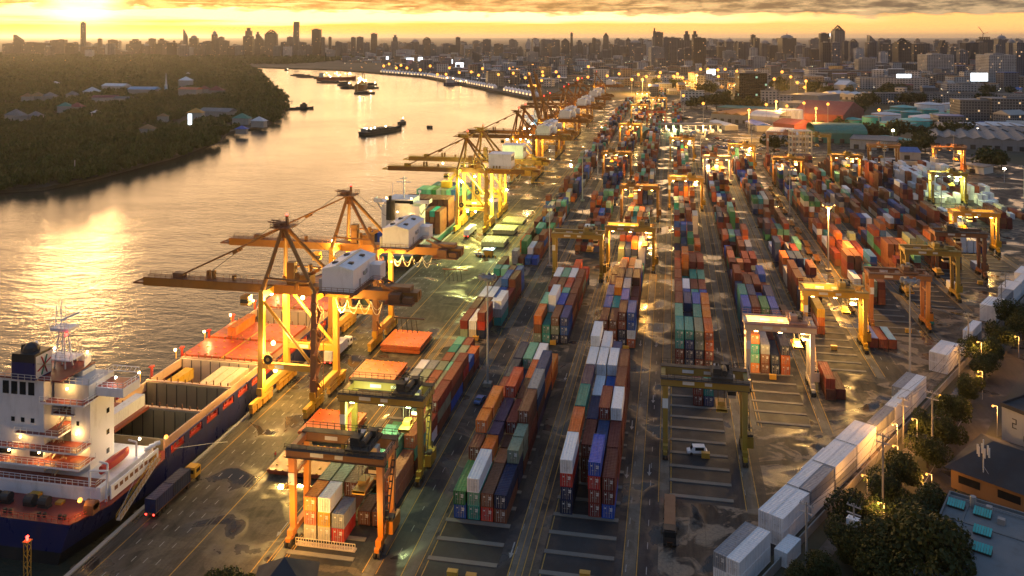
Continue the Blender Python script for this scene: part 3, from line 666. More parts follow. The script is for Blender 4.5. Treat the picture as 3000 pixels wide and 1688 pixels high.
    b.rail([(ax-2.7,-2.6,az+.45),(ax+2.7,-2.6,az+.45),(ax+2.7,2.6,az+.45),(ax-2.7,2.6,az+.45)],1.2,.09,1.3,0,True); b.build('apex_platform',K_,t)
    b=MB(); b.sphere((ax+.8,0,az+3.5),.35,6,4); b.build('warning_light',M['lamp_red'],t)
    if not raised:
        for y in (-.9,.9):
            b=MB(); b.cyl((ax-.6,y*.8,az-.2),(-34.5,y*1.2,zt+3.),.26,n=6); b.beam((-18.6,y,zt+10.),(-17.2,y,zt+10.7),.8,.9); b.build('forestay',U_,t)
    b=MB()
    for y in (-.3,.3): b.cyl((ax-2.,y,az+1.3),(-27 if not raised else -9,y,zt+3.4 if not raised else zt+34),.05,n=4)
    b.cyl((ax+2.,0,az+1.),(13.,0,zt+8.),.05,n=4); b.build('hoist_cable',M['dark'],t)
    b=MB(); b.box(-3.2,-1.2,-1.,1.2,zt+2.42,zt+8.2); b.box(.2,3.6,-1.5,1.8,zt+2.42,zt+5.2); b.beam((-1,0,zt+3),(5.6,0,zt+6.6),1.1,.9); b.build('sheave_tower',U_,t)
    # machinery house
    if house=='gable':
        x0,x1_,y0,y1,z0,z1=9.9,18.2,-8.2,8.,zt+3.6,zt+9.2
        b=MB(); b.box(x0,x1_,y0,y1,z0,z1); xm=(x0+x1_)/2
        b.add([(x0-.2,y0-.2,z1),(x1_+.2,y0-.2,z1),(xm,y0-.2,z1+1.1),(x0-.2,y1+.2,z1),(x1_+.2,y1+.2,z1),(xm,y1+.2,z1+1.1)],[(0,1,2),(3,5,4),(1,4,5,2),(0,2,5,3)])
        b.box(x1_,x1_+3.,3.6,7.6,z0,z0+4.); h=b.build('machinery_house',M['white'],t)
        b=MB(); b.box(xm-.35,xm+.35,y0-.1,y1+.1,z1+1.02,z1+1.22); b.build('roof_ridge',M['cream'],h)
        b=MB()
        for xx in (x0+1.9,x1_-2.2):
            for yy in (y0+4.,y1-4.4): 
                zz=z1+.55; b.box(xx-.6,xx+.6,yy-.7,yy+.7,zz-.1,zz+.35)
        b.build('roof_vent',M['dark'],h)
        b=MB(); b.box(x1_,x1_+.06,-4.,-3.,z0+.2,z0+2.3); b.box(x1_,x1_+.06,.4,1.8,z0+2.4,z0+3.6); b.box(x1_,x1_+.5,-1.4,-.4,z0+2.6,z0+3.5); b.box(x0-1.,x0-.1,y0+.3,y0+2.6,z0-.4,z0+2.9); b.build('house_door',M['steel'],h)
        pl=[(x0-.4,y0-.9,z0),(x1_+1.1,y0-.9,z0),(x1_+1.1,y1-5.,z0),(x1_+4,y1-5.,z0)]
    else:
        x0,x1_,y0,y1,z0,z1=8.2,19.4,-5.4,4.4,zt+3.2,zt+10.
        b=MB(); b.box(x0,x1_,y0,y1,z0,z1); b.box(x0-.15,x1_+.15,y0-.15,y1+.15,z1,z1+.25); h=b.build('machinery_house',M['white'],t)
        b=MB()
        for k in range(3): b.box(x0+2.2+k*1.5,x0+3.+k*1.5,y0-.06,y0,z0+.1,z0+1.3)
        b.box(x1_,x1_+.05,-4.2,-1.,z0+3.6,z0+5.6); b.box(x1_,x1_+.05,0.,2.6,z0+3.4,z0+5.6); b.build('house_louvre',M['dark'],h)
        pl=[(x0-.4,y0-.9,z0),(x1_+1.1,y0-.9,z0),(x1_+1.1,y1+1.,z0)]
    b=MB(); b.box(x0-.6,x1_+1.2,y0-1.,y1+.6,z0-.35,z0-.02); b.rail(pl,1.2,.08,1.5)
    for xx in (x0+.6,x1_-.6): b.box(xx-.3,xx+.3,y0,y1,z0-1.3,z0-.35)
    b.build('house_platform',K_,t)
    # back end: counterweight gear, cab and festoon cables
    b=MB(); b.box(24.5,32.5,-4.6,-1.7,zt-.2,zt+.1); b.box(26.,29.,-4.2,-1.8,zt+.1,zt+2.4); b.box(29.6,32.,-3.6,-1.8,zt+.1,zt+1.5); b.beam((22.,-2,zt+4.8),(31.5,-2.,zt+.6),.4,.5); b.beam((22.5,1.6,zt+4.8),(31.5,1.6,zt+1.),.4,.5); b.box(23.5,31.,-1.5,1.5,zt+2.42,zt+3.6)
    b.rail([(24.5,-4.6,zt+.1),(32.5,-4.6,zt+.1),(32.5,3.5,zt+.1)],1.1,.08,1.4); b.box(28.,36.,-5.4,-4.9,zt-3.1,zt-2.8)
    b.build('back_platform',K_,t)
    b=MB(); xc=-14. if not raised else 4.; b.box(xc-1.1,xc+1.1,-3.6,-1.3,zt-3.,zt-.6); b.box(xc-1.13,xc+1.13,-3.63,-1.9,zt-2.4,zt-1.4,1); b.build('operator_cab',[P_,M['glass']],t)
    b=MB()
    for k in range(4):
        xa,xb=11.+k*3.2,14.2+k*3.2
        for d in (0,.5): b.tube([(xa+(xb-xa)*q/10,-1.9-d*.4,zt-.3-(2.2+d*2.4)*(1-(2*q/10-1)**2)) for q in range(11)],.06,4)
    b.build('festoon_cable',M['offwhite'],t); b=MB()
    for k in range(5): b.tube([(28.5+k*1.3+.5*math.sin(math.pi*q/5),-5.2,zt-3.1-3.6*math.sin(math.pi*q/5)) for q in range(6)],.09,4)
    b.build('spare_cable_loop',M['dark'],t)
    b=MB()
    for k in range(7):
        z=6.+k*3.2; s_=1 if k%2 else -1
        b.beam((L_+1.,-hy-s_*1.5,z),(L_+1.,-hy+s_*1.5,z+3.1),.7,.14); b.box(L_+.4,L_+1.6,-hy+s_*1.5-.5,-hy+s_*1.5+.5,z+3.05,z+3.17); b.rail([(L_+1.6,-hy-s_*1.5,z),(L_+1.6,-hy+s_*1.5,z+3.1)],1.,.07,1.5)
        b.beam((L_-1.,-hy-.9,z),(L_-1.,-hy+.9,z+3.2),.12,.12)
    for yy in (-2.1,2.1): b.beam((L_+1.65,-hy+yy,5.),(L_+1.65,-hy+yy,28.),.14,.14)
    b.build('stair_tower',K_,t)
    for lm,pos,pw,c_ in lights:
        b=MB(); b.sphere((0,0,0),.55,8,5); f=b.build('floodlight',M[lm],t,loc=pos); point((pos[0],pos[1]-.9,pos[2]-.9),pw,c_,t,.7)
    return t
YLW=(1,.78,.14); GY=(.88,1,.30)
quay_crane(207,'nearest ochre quay crane with white gabled machinery house, over the empty red hatch covers','yellow','brown',
  lights=(('lamp_orange',(12.5,-3,25.6),30000,(1,.52,.10)),('lamp_warm',(-4.,-7.,17.),11000,AMB),('lamp_warm',(-3.5,-6.8,10.),9000,AMB),('lamp_warm',(-1,4.,25.5),34000,(1,.62,.13)),('lamp_warm',(-10,4.,26.2),26000,(1,.6,.15))))
quay_crane(252,'second ochre quay crane with white gabled house, behind the nearest one','yellow','brown',
  lights=(('lamp_orange',(11.,-3,26.),34000,(1,.52,.10)),('lamp_warm',(-8.6,-2.5,31.2),5000,AMB),('lamp_warm',(0,3.,25.5),34000,(1,.66,.16))))
quay_crane(407,'glowing yellow quay crane with plain white box house, nearer of the bright pair','yellow','yellow','box',
  lights=(('lamp_green',(-5.5,-6.5,24.5),30000,GY),('lamp_green',(0,0,26.),38000,GY),('lamp_white',(-2,-7.,10.),12000,YLW),('lamp_white',(2,-7,10),12000,YLW),('lamp_white',(8.,2.,14.),24000,GY)))
quay_crane(441,'glowing yellow quay crane with plain white box house, farther of the bright pair','yellow','yellow','box',
  lights=(('lamp_warm',(-26,0,26.8),10000,YLW),('lamp_white',(0,0,26),34000,YLW),('lamp_white',(9.,3.,13.),20000,YLW)))
q5=quay_crane(548,'dark ochre quay crane with white house, front one of the third pair','yellow','ochre',lights=(('lamp_warm',(3,0,26),30000,AMB),))
dup(q5,(-97,574,0),label='dark ochre quay crane with white house, rear one of the third pair')
q7=quay_crane(660,'ochre quay crane with its boom raised upright, nearer of two','yellow','ochre',raised=True,lights=(('lamp_warm',(4,0,26),38000,AMB),))
dup(q7,(-97,692,0),label='ochre quay crane with its boom raised upright, farther of two')
for i,y in enumerate((785,820,900,945,1130)):
    dup(q5,(-97,y,0),label='small distant ochre quay crane, %s beyond the raised booms'%('nearest','second','third','fourth','last')[i])
# hatch covers landed on the apron
def hatch(x0,x1,y0,y1,n,mat,label,knob):
    t=thing('hatch_cover',label,'hatch cover',(x0,y0,0),0,'hatch covers landed on the quay'); w,l=x1-x0,y1-y0
    for k in range(n):
        b=MB(); z=.3+k*1.15; b.box(0,w,0,l,z+.45,z+.95); b.box(.35,w-.35,.35,l-.35,z-.1,z+.45)
        for q in range(9): b.box(.4+q*(w-1.2)/8,.7+q*(w-1.2)/8,-.06,0,z+.3,z+.7)
        p=b.build('steel_panel',M[mat],t)
        if k==n-1:
            b=MB()
            for i in range(5):
                for j in range(3):
                    cx,cy_=w*(.1+.2*i),l*(.2+.3*j); b.box(cx-.18,cx+.18,cy_-.18,cy_+.18,z+.95,z+1.12)
            for i in range(8): b.box(.3+i*w/8,.7+i*w/8,.1,.4,z+.95,z+1.15); b.box(.3+i*w/8,.7+i*w/8,l-.4,l-.1,z+.95,z+1.15)
            b.build('twist_lock',M[knob],p)
    return t
for y0,y1,n,lab in ((169.6,181.6,1,'dull red hatch cover lying flat beside the nearest orange gantry crane'),(185,197.4,2,'bright orange red hatch covers stacked in two, partly behind the olive gantry crane'),(217,230,2,'bright orange red hatch covers stacked in two, in front of the small green container'),(242,255.2,2,'bright orange red hatch covers stacked in two, farthest of the red ones')):
    hatch(-87.2,-74.6,y0,y1,n,'hatchred' if n==2 else 'reddeck',lab,'yellow')
for y0,y1,n,lab in ((372,384,2,'cream yellow hatch covers beside the glowing yellow quay crane, nearest'),(396,408,2,'cream yellow hatch covers beside the glowing quay crane, second'),(420,432,1,'olive cream hatch cover, farthest of the pale ones')):
    hatch(-86.,-75.,y0,y1,n,'hatchcream',lab,'olive')
# ---------------------------------------------------------------- ships
def loft(b,secs,mi_top,mi_low,zsplit=-1.2):
    """secs: list of (y,[(halfwidth,z)...]) from stern to bow, both sides"""
    k=len(secs[0][1])
    for sgn in (-1,1):
        vs=[];fs=[];ms=[]
        for y,pr in secs: vs+=[(sgn*w,y,z) for w,z in pr]
        for i in range(len(secs)-1):
            for j in range(k-1):
                q=(i*k+j,(i+1)*k+j,(i+1)*k+j+1,i*k+j+1); fs.append(q if sgn>0 else q[::-1]); ms.append(mi_low if secs[i][1][j+1][1]<=zsplit+.01 else mi_top)
        base=len(b.v); b.v+=vs; b.f+=[tuple(base+i for i in f) for f in fs]; b.m+=ms
    y,pr=secs[0]
    for j in range(k-1):
        (w0,z0),(w1,z1)=pr[j],pr[j+1]; b.add([(-w0,y,z0),(w0,y,z0),(w1,y,z1),(-w1,y,z1)],[(0,1,2,3)],mi_low if z1<=zsplit+.01 else mi_top)
def hullform(L,B,zd,fl=0.,zw=-3.6,n=14):
    secs=[]
    for i in range(n+1):
        t=i/n; y=t*L
        wd=B/2*(.80+.2*min(1,t/.08)) if t<.7 else B/2*max(.03,(1-((t-.7)/.3)**2.2))
        ww=B/2*min(1,.62+.38*min(1,t/.16)) if t<.62 else B/2*max(.02,1-((t-.62)/.36)**1.7) if t<.98 else .02*B
        ww=min(ww,wd); zt=zd+fl*max(0,(t-.75)/.25)**2
        secs.append((y,[(ww*.9,zw-2.5),(ww,zw),(ww+(wd-ww)*.25,-1.2),(wd,zt)]))
    return secs
t=thing('container_ship','navy container ship with white stern tower and open holds, nearest at the quay','ship',(-122.5,138.5,0))
S1=t; ZD=4.2
b=MB(); loft(b,hullform(186,28.6,ZD,3.),0,1); b.build('hull',[M['navy'],M['black']],t)
def dk(x0,x1,y0,y1,z,nm='deck',m_='reddeck',th=.25):
    b=MB(); b.box(x0,x1,y0-138.5,y1-138.5,z-th,z); return b.build(nm,M[m_],t)
b=MB(); b.prism([(-11.2,.05),(11.2,.05),(14.2,8),(14.2,29.),(-14.2,29.),(-14.2,8)],ZD-.25,ZD); b.build('poop_deck',M['reddeck'],t)
for x0,x1 in ((-14.1,-11.6),(11.6,14.1)): dk(x0,x1,167.5,284,ZD,'side_deck')
b=MB(); b.prism([(-14.1,145.5),(14.1,145.5),(11.5,157.5),(7.,172),(1.,184.5),(-1.,184.5),(-7.,172),(-11.5,157.5)],ZD+.2,ZD+.5); b.build('forecastle_deck',M['reddeck'],t)
def wallp(y,z0,z1,m_,x0=-11.6,x1=11.6,face=-1,ribs=True):
    b=MB(); yy=y-138.5; b.box(x0,x1,yy,yy+.35,z0,z1)
    if ribs:
        k=int((x1-x0)/2.6)
        for i in range(k+1): xx=x0+.2+i*(x1-x0-.4)/k; b.box(xx-.09,xx+.09,yy-.1,yy,z0,z1-.2,1)
    return b.build('bulkhead',[M[m_],M['dark']],t)
ZC=6.4
for x in (-11.95,11.6):
    b=MB(); b.box(x,x+.35,29.,146.,ZD,ZC); b.build('hatch_coaming',M['coaming'],t)
b=MB(); b.box(-11.6,11.6,28.6,146,-2.4,-2.); b.build('hold_floor',M['brown'],t)
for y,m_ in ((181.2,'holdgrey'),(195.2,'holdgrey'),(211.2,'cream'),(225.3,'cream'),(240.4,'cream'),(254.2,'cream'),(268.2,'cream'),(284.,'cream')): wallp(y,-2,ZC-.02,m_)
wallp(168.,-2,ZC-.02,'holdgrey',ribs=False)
for y in (181.6,195.6,211.6,225.7,240.8,254.6,268.6):
    b=MB(); b.box(-12,12,y-138.5,y-138.5+.9,ZC,ZC+.25); 
    for i in range(12): xx=-11+i*2; b.cyl((xx,y-138.,ZC+.25),(xx,y-138.,ZC+1.+.4*(i%3==0)),.16,n=6,mi=1)
    b.build('cross_deck',[M['coaming'],M['brown']],t)
def cover(x0,x1,y0,y1,m_='hatchred'):
    b=MB(); b.box(x0,x1,y0-138.5,y1-138.5,ZC+.02,ZC+.75); c=b.build('hatch_cover',M[m_],t)
    k=MB()
    for i in range(max(2,int((x1-x0)/2.6))):
        for j in range(3): xx=x0+1.2+i*2.6; yy=y0-138.5+(y1-y0)*(.14+.36*j); k.box(xx-.3,xx+.3,yy-.15,yy+.15,ZC+.75,ZC+.9)
    k.build('container_cone',M['yellow'],c)
cover(-11.9,-1.2,168.6,181.2,'reddeck')
for y0,y1 in ((212.6,225.3),(226.8,240.3),(255.7,268.),(269.7,283.8)):
    cover(-12.1,-.45,y0,y1); cover(.45,12.1,y0,y1); b=MB(); b.box(-.4,.4,y0-138.5,y1-138.5,ZC+.02,ZC+.6); b.build('centre_strip',M['yellow'],t)
b=MB(); b.box(14.0,14.28,26,146,ZD+1.75,ZD+2.1)
y=26.
while y<146: b.box(14.02,14.26,y,y+1.9,ZD-.3,ZD+1.75); y+=7.2
b.build('bulwark',M['navy'],t)
b=MB(); y=28.
while y<140: b.box(13.2,13.9,y+1.,y+1.2,ZD,ZD+1.4); b.cyl((13.3,y+3,ZD),(13.3,y+3,ZD+1.1),.18,n=6); y+=3.6
b.box(13.5,13.95,27,145,ZD,ZD+.5); b.build('deck_stanchion',M['red'],t)
b=MB()
for y in range(34,146,14): b.cyl((-13.6,y,ZD),(-13.6,y,ZC+1.6),.35,n=6); b.box(-14.1,-13.1,y-.6,y+.6,ZC+1.6,ZC+2.)
b.build('lashing_post',M['red'],t)
# white accommodation tower
def blk_(nm,x0,x1,y0,y1,z0,z1,m_='white',par=None):
    b=MB(); b.box(x0+122.5,x1+122.5,y0-138.5,y1-138.5,z0,z1); return b.build(nm,M[m_],par or t)
blk_('deck_house',-136.3,-110.6,146.5,163.5,ZD,7.)
tw=blk_('tower',-136.9,-125.9,149.5,159.6,7.,26.)
blk_('side_tower',-121.6,-117.2,152.,159.5,7.,24.6)
blk_('stair_recess_wall',-125.9,-121.6,155.4,159.4,7.,25.7,'offwhite')
blk_('bridge_house',-125.,-117.,151.4,159.2,21.6,24.7,'offwhite')
def terr(x0,x1,y0,y1,z,rl):
    d=blk_('terrace_deck',x0,x1,y0,y1,z-.35,z,'white')
    b=MB(); b.box(x0+122.6,x1+122.4,y0-138.4,y1-138.5,z,z+.04); b.build('deck_floor',M['reddeck'],d)
    b=MB(); b.rail([(x+122.5,y-138.5,zz) for x,y,zz in rl],1.1,.07,1.3); b.build('railing',M['white'],d)
for x0,x1,y0,y1,z in ((-136.5,-111.5,146.3,149.5,7.05),(-136.8,-115.8,147.,152.,9.8),(-136.9,-116.8,147.6,152.,12.6),(-132.,-121.7,148.4,155.,15.2),(-125.8,-120.6,151.6,155.3,18.2),(-126.8,-116.6,149.2,155.3,21.5)):
    terr(x0,x1,y0,y1,z,[(x0,y0+.1,z),(x1-.1,y0+.1,z),(x1-.1,y1,z)])
for k,(x,y,z) in enumerate(((-123.,149.,7.1),(-124.4,150.,9.9),(-125.,151.,12.7),(-124.6,152.2,15.3),(-123.8,153.,18.3))):
    b=MB(); b.beam((x+122.5,y-138.5,z),(x+124.,y-137.,z+2.8),.9,.12); b.rail([(x+122.1,y-138.7,z),(x+123.6,y-137.2,z+2.8)],.9,.06,1.); b.build('stair',M['cream'],t)
dk(-14.4,.6,149.3,159.8,26.1,'roof_deck','reddeck',.3)
for q in ([(-14.3,9.6,26.1),(-.6,9.6,26.1)],[(-2.,13.,24.75),(5.4,13.,24.75),(5.4,20.6,24.75)]):
    b=MB(); b.rail(q,1.2,.08,1.4); b.build('roof_railing',M['offwhite'],t)
b=MB(); b.box(-14.3,-.4,21.,21.2,26.1,27.7); b.beam((-.4,21.1,26.9),(.5,18.,26.9),.16,1.6)
for i in range(6): b.beam((-13+i*2.4,20.9,26.1),(-13+i*2.4,20.3,27.6),.1,.5)
b.build('wind_screen',M['white'],t)
b=MB(); b.box(5.3,11.8,15.,20.6,21.8,23.6); b.box(5.5,11.6,15.2,20.4,23.6,23.65,1); b.rail([(5.6,15.1,23.6),(11.7,15.1,23.6),(11.7,20.5,23.6)],1.1,.08,1.2)
for i in range(5): b.beam((6.+i*1.1,20.5,24.9),(6.6+i*1.1,20.5,26.),.08,.08)
b.beam((5.6,20.5,26.),(11.7,20.5,26.),.1,.1); b.beam((5.6,20.5,24.9),(11.7,20.5,24.9),.1,.1); b.cyl((11.6,20.5,23.6),(11.6,20.5,26.),.06,n=4); b.build('bridge_wing',[M['white'],M['reddeck']],t)
b=MB(); b.box(-10.,-4.6,9.9,14.6,26.1,29.6); b.box(-10.,-4.6,9.9,14.6,29.6,31.3,1); b.sphere((-7.4,12.2,31.3),1.7,10,6,1); b.cyl((-9,12,31.3),(-9,12,32.6),.5,n=8,mi=1); fn=b.build('funnel',[M['navy'],M['black']],t)
b=MB(); b.box(-4.58,-4.5,10.2,14.4,26.4,30.8)
b.build('funnel_side_panel',M['offwhite'],fn)
for a in range(4):
    c_,s_=math.cos(a*math.pi/4+.4),math.sin(a*math.pi/4+.4); b=MB(); b.beam((-4.46,12.3-2.*c_,28.6-2.*s_),(-4.46,12.3+2.*c_,28.6+2.*s_),.55,.05) if abs(c_)>.01 else None
    b.build('funnel_stripe',M['red'] if a%2==0 else M['green'],fn)
b=MB()
for i in range(4): b.box(-13.+i*2.,-11.6+i*2.,10.92,11.,22.6,25.2)
for i in range(3): b.box(-11.+i*2.3,-10.2+i*2.3,10.92,11.,17.,17.9)
for x,z in ((2.2,20),(2.2,16),): b.box(x,x+.6,13.42,13.5,z,z+.9)
for x in (-14.,-6.6,): b.box(x,x+3.,8.42,8.5,10.1,12.0) if False else b.box(x,x+3.,10.92,11.,10.2,12.1)
b.build('window',M['glass'],t)
b=MB()
for z in (8.,12.,16.5,20.): b.box(5.3,5.38,18.6,19.4,z,z+1.)
b.build('side_window',M['glass'],t)
b=MB(); mz=26.1; st_=0
for dx,dy in ((-1,-1),(1,-1),(1,1),(-1,1)): b.beam((-4.+dx*1.3,21+dy*1.1,mz),(-4.+dx*.55,21+dy*.5,mz+8.),.22,.22)
for z in (1.5,3.2,4.9,6.5): b.rail([(-4-1.1,20,mz+z),(-4+1.1,20,mz+z),(-4+1.1,22,mz+z),(-4-1.1,22,mz+z)],.12,.09,2,0,True)
b.box(-6.8,-.9,19.,23.,mz+2.,mz+2.25); b.rail([(-6.8,19,mz+2.25),(-.9,19,mz+2.25),(-.9,23,mz+2.25)],1.,.08,1.); b.box(-6.,-1.6,19.4,22.6,mz+8.,mz+8.6); b.rail([(-6,19.4,mz+8.6),(-1.6,19.4,mz+8.6)],1.,.08,.8)
for i in range(6): b.beam((-6.+.05*i,21,mz+9.+i*.75),(-3.4,21,mz+9.+i*.75),.08,.08)
b.beam((-5.9,21,mz+8.6),(-5.7,21,mz+13.),.12,.12); b.beam((-3.4,21,mz+8.6),(-3.5,21,mz+13.),.1,.1); b.beam((-4.6,21,mz+8.6),(-4.6,21,mz+14.),.14,.14); b.beam((-4.2,20.4,mz+10.),(-.6,21.6,mz+11.6),.3,.35)
b.v=[(x,y-3.6,z) for x,y,z in b.v]
b.build('radar_mast',M['white'],t)
b=MB(); b.sphere((-1.9,15.6,mz+7.6),.35,6,4); b.build('mast_lamp',M['lamp_red'],t)
b=MB(); b.sphere((-12.6,19.6,mz+3.4),.7,8,6); b.cyl((-12.6,19.6,mz),(-12.6,19.6,mz+2.8),.2,n=6); b.build('satellite_dome',M['white'],t)
b=MB(); b.box(13.2,13.5,9.,24.5,ZD+.2,ZD+2.9)
b.build('side_screen',M['white'],t)
b=MB()
for i in range(7): b.box(13.5,13.53,10.+i*1.6,11.+i*1.6,ZD+1.5,ZD+2.3)
b.box(13.5,13.53,21.,23.6,ZD+1.4,ZD+2.1); b.build('screen_opening',M['brown'],t)
b=MB(); secs=[]
for i in range(9):
    q=i/8; w=1.15*math.sin(math.pi*min(1,max(.06,q*.94+.03)))**.5; secs.append((11.5+q*8.5,[(w*.35,7.4-.25*abs(q-.5)*-2),(w*.9,7.9),(w,8.5),(w*.75,9.1),(.05,9.3)]))
lb=MB(); loft(lb,secs,0,0); 
for i in range(len(lb.v)): x,y,z=lb.v[i]; lb.v[i]=(x+9.3,y,z)
lb.build('lifeboat',M['hatchred'] if 0 else M['red'],t)
b=MB(); b.beam((10.9,11.4,7),(10.9,11.4,10.),.3,.3); b.beam((10.9,11.4,10.),(9.,11.4,10.3),.3,.3); b.beam((10.9,20.6,7),(10.9,20.6,10.),.3,.3); b.beam((10.9,20.6,10.),(9.,20.6,10.3),.3,.3); b.beam((9.5,8.,ZD),(9.2,8.3,10.),.35,.35); b.beam((9.2,8.3,10.),(12.8,9,10.),.3,.3); b.beam((12.8,8.4,ZD),(12.8,9.,10.),.35,.35); b.build('boat_davit',M['white'],t)
b=MB()
for i in range(3): b.cyl((11.4+.4*i,22.6+i*1.2,7.6),(12.2+.4*i,23.4+i*1.2,7.6),.5,n=8)
b.build('life_raft',M['white'],t)
b=MB()
for x in (-9.,-6.4,-1.,2.2): b.cyl((x-.9,4.6,ZD+1.1),(x+.9,4.6,ZD+1.1),1.0,n=12); b.box(x-1.2,x+1.2,4.,5.2,ZD,ZD+.4)
b.build('mooring_winch',M['dark'],t)
b=MB(); b.box(-2.8,-.6,6.,7.4,ZD,ZD+1.2); b.box(3.6,5.,5.6,6.8,ZD,ZD+.5); b.build('deck_locker',M['yellow'],t)
b=MB()
for x in (-10,-8.8,-4,-2.8,3.5,4.7,8.,9.): b.cyl((x,1.6,ZD),(x,1.6,ZD+.8),.35,n=8)
b.build('bollard',M['dark'],t)
b=MB(); b.rail([(-11.,.3,ZD),(11.,.3,ZD),(13.6,7.5,ZD)],1.1,.07,1.2); b.build('stern_railing',M['red'],t)
b=MB(); b.box(11.5,13.5,3.6,5.6,ZD,ZD+1.8); b.cyl((11.5,4.6,ZD+1.6),(13.5,4.6,ZD+1.6),.9,n=10); b.build('fairlead_house',M['brown'],t)
for nm,(x,y,z),lm,pw,c_ in (('a',(10.6,3.8,ZD+2.6),'lamp_orange',2600,SOD),('b',(13.,28.,ZD+3.6),'lamp_orange',2600,SOD),('c',(-2.,9.6,ZD+2.2),'lamp_warm',900,WRM),('d',(6.,9.6,ZD+2.2),'lamp_white',900,(1,.9,.8)),('e',(-11.,10.4,11.3),'lamp_warm',700,WRM),('f',(-4.,10.4,11.4),'lamp_warm',700,WRM),('g',(-2.2,11.2,11.6),'lamp_warm',700,WRM),('h',(3.6,13.,11.6),'lamp_warm',700,WRM),('i',(2.6,13.,14.6),'lamp_warm',1100,WRM),('j',(-1.6,16.2,16.6),'lamp_warm',800,WRM),('k',(1.,12.2,24.),'lamp_warm',1400,WRM),('l',(-8.,10.,14.4),'lamp_warm',800,WRM),('m',(10.,23.,9.5),'lamp_white',1500,(1,.75,.45)),('n',(9.,16.5,25.2),'lamp_white',900,(1,.9,.8)),('o',(-1.,20.8,28.2),'lamp_warm',300,WRM),('p',(-9.,20.8,28.4),'lamp_white',300,WRM)):
    b=MB(); b.sphere((0,0,0),.26 if pw<2000 else .5,6,4); l=b.build('deck_lamp',M[lm],t,loc=(x,y,z)); point((x,y-.5,z),pw*.3,c_,t,.3)
for y in (195.,211.,225.6,240.6,255.,269.):
    b=MB(); b.cyl((0,0,0),(0,0,2.4),.12,n=5,mi=0); b.sphere((0,-.4,2.5),.38,6,4,1); b.build('deck_lamp',[M['yellow'],M['lamp_warm']],t,loc=(-13.2,y-138.5,ZC)); point((-11.6,y-139.,ZC+3.4),2000,(1,.5,.16),t,.4)
for y in (219,233,262): point((7,y-138.5,ZC+9.),3200,(1,.45,.12),t,1.)
# containers aboard
for k,sh,x,y,z,lab in (('w',0,-127.2,168.9,ZC+.8,'white container on the red hatch beside the ship tower'),('o',0,-129.4,227.4,ZC+.8,'orange container alone on a red hatch cover of the navy ship'),('e',0,-131.6,197.,2.2,'yellow orange container down in the cream walled hold'),
    ('c',0,-120.6,197.,3.4,'cream container in the hold, left one of three side by side'),('c',0,-117.9,197.,3.4,'cream container in the hold, middle one of three side by side'),('c',0,-115.2,197.,3.4,'cream container in the hold, right one of three side by side')):
    container(k,sh,(x,y,z),lab,'containers aboard the navy ship')
# gangway
t=thing('gangway','narrow yellow lit gangway leaning from the navy hull down to the quay','gangway',(-107.5,147.6,.4))
b=MB(); b.beam((0,0,0),(-.6,14.,5.2),1.,.18); b.build('stair_flight',M['cream'],t)
for s in (-.5,.5):
    b=MB(); b.rail([(s,0,.1),(s-.6,14.,5.3)],1.,.09,1.); b.build('handrail',M['yellow'],t)
b=MB(); b.tube([(0,0,1.),(-.4,9.,8.),(-.6,14,9.)],.05,4); b.build('hoist_rope',M['offwhite'],t)
# second ship
t=thing('container_ship','green hulled ship with white winged bridge and black funnel, loaded high with containers','ship',(-121.5,346,0)); 
b=MB(); loft(b,hullform(165,26.,1.,5.),0,1); b.build('hull',[M['shipgreen'],M['brown']],t)
b=MB(); b.prism([(-10,.1),(10,.1),(12.8,10),(12.8,118),(8,145),(1,164),(-1,164),(-8,145),(-12.8,118),(-12.8,10)],.7,1.02); b.build('deck',M['walldim'],t)
b=MB(); b.box(-9,9,18,27,1.,19.); b.box(-6,6,16.5,28,19.,22.2); h=b.build('tower',M['white'],t)
b=MB(); b.box(-13.2,13.2,19,24.,20.,20.5); b.box(-13.2,-9.,19,19.2,20.5,21.7); b.box(9,13.2,19,19.2,20.5,21.7); b.box(-13.2,-13.,19,24,20.5,21.7); b.box(13.,13.2,19,24,20.5,21.7)
for s in (-1,1): b.beam((s*8.6,21,14.),(s*12.4,21,20.),.5,.5)
b.build('bridge_wing',M['white'],t)
b=MB(); b.box(-6.03,6.03,16.4,16.5,20.4,21.6); b.box(5,6.6,16.,16.5,20.2,21.8); b.build('window',M['glass'],h)
b=MB(); b.cyl((-2.6,12,1),(-2.6,12,14),2.,n=12,mi=1); b.cyl((-2.6,12,14),(-2.6,12,22.5),2.1,r2=1.9,n=12); b.cyl((-2.8,12,22.5),(-2.8,12,24.6),.7,n=8); b.build('funnel',[M['black'],M['offwhite']],t)
b=MB(); b.cyl((1,20,22.2),(1,20,32),.45,r2=.25,n=6); b.beam((-2.4,20,29.5),(4.4,20,29.5),.3,.3); b.beam((-.8,19.4,31),(2.6,20,31.4),.25,.4); b.cyl((-4,19,22),(-4,19,29),.12,n=4); b.build('radar_mast',M['white'],t)
b=MB(); b.sphere((7.8,22,25),.8,8,6); b.cyl((7.8,22,22.2),(7.8,22,24.4),.2,n=5); b.build('satellite_dome',M['white'],t)
b=MB(); b.cyl((2,90,1),(2,90,14),1.6,n=8); b.box(-.6,4.6,88,92,14,18); b.beam((2,90,16),(2,112,20),1.2,1.2); b.build('deck_crane',M['yellow'],t)
for x,y,z in ((5.8,16,22.8),(-6,16,22.8),(0,14,17.),(5,17.6,15.)):
    b=MB(); b.sphere((x,y,z),.4,6,4); b.build('deck_lamp',M['lamp_warm'],t)
point((3,12.,17),1500,WRM,t,.5)
rr=random.Random(5); n_=0; SHIPC=MB()
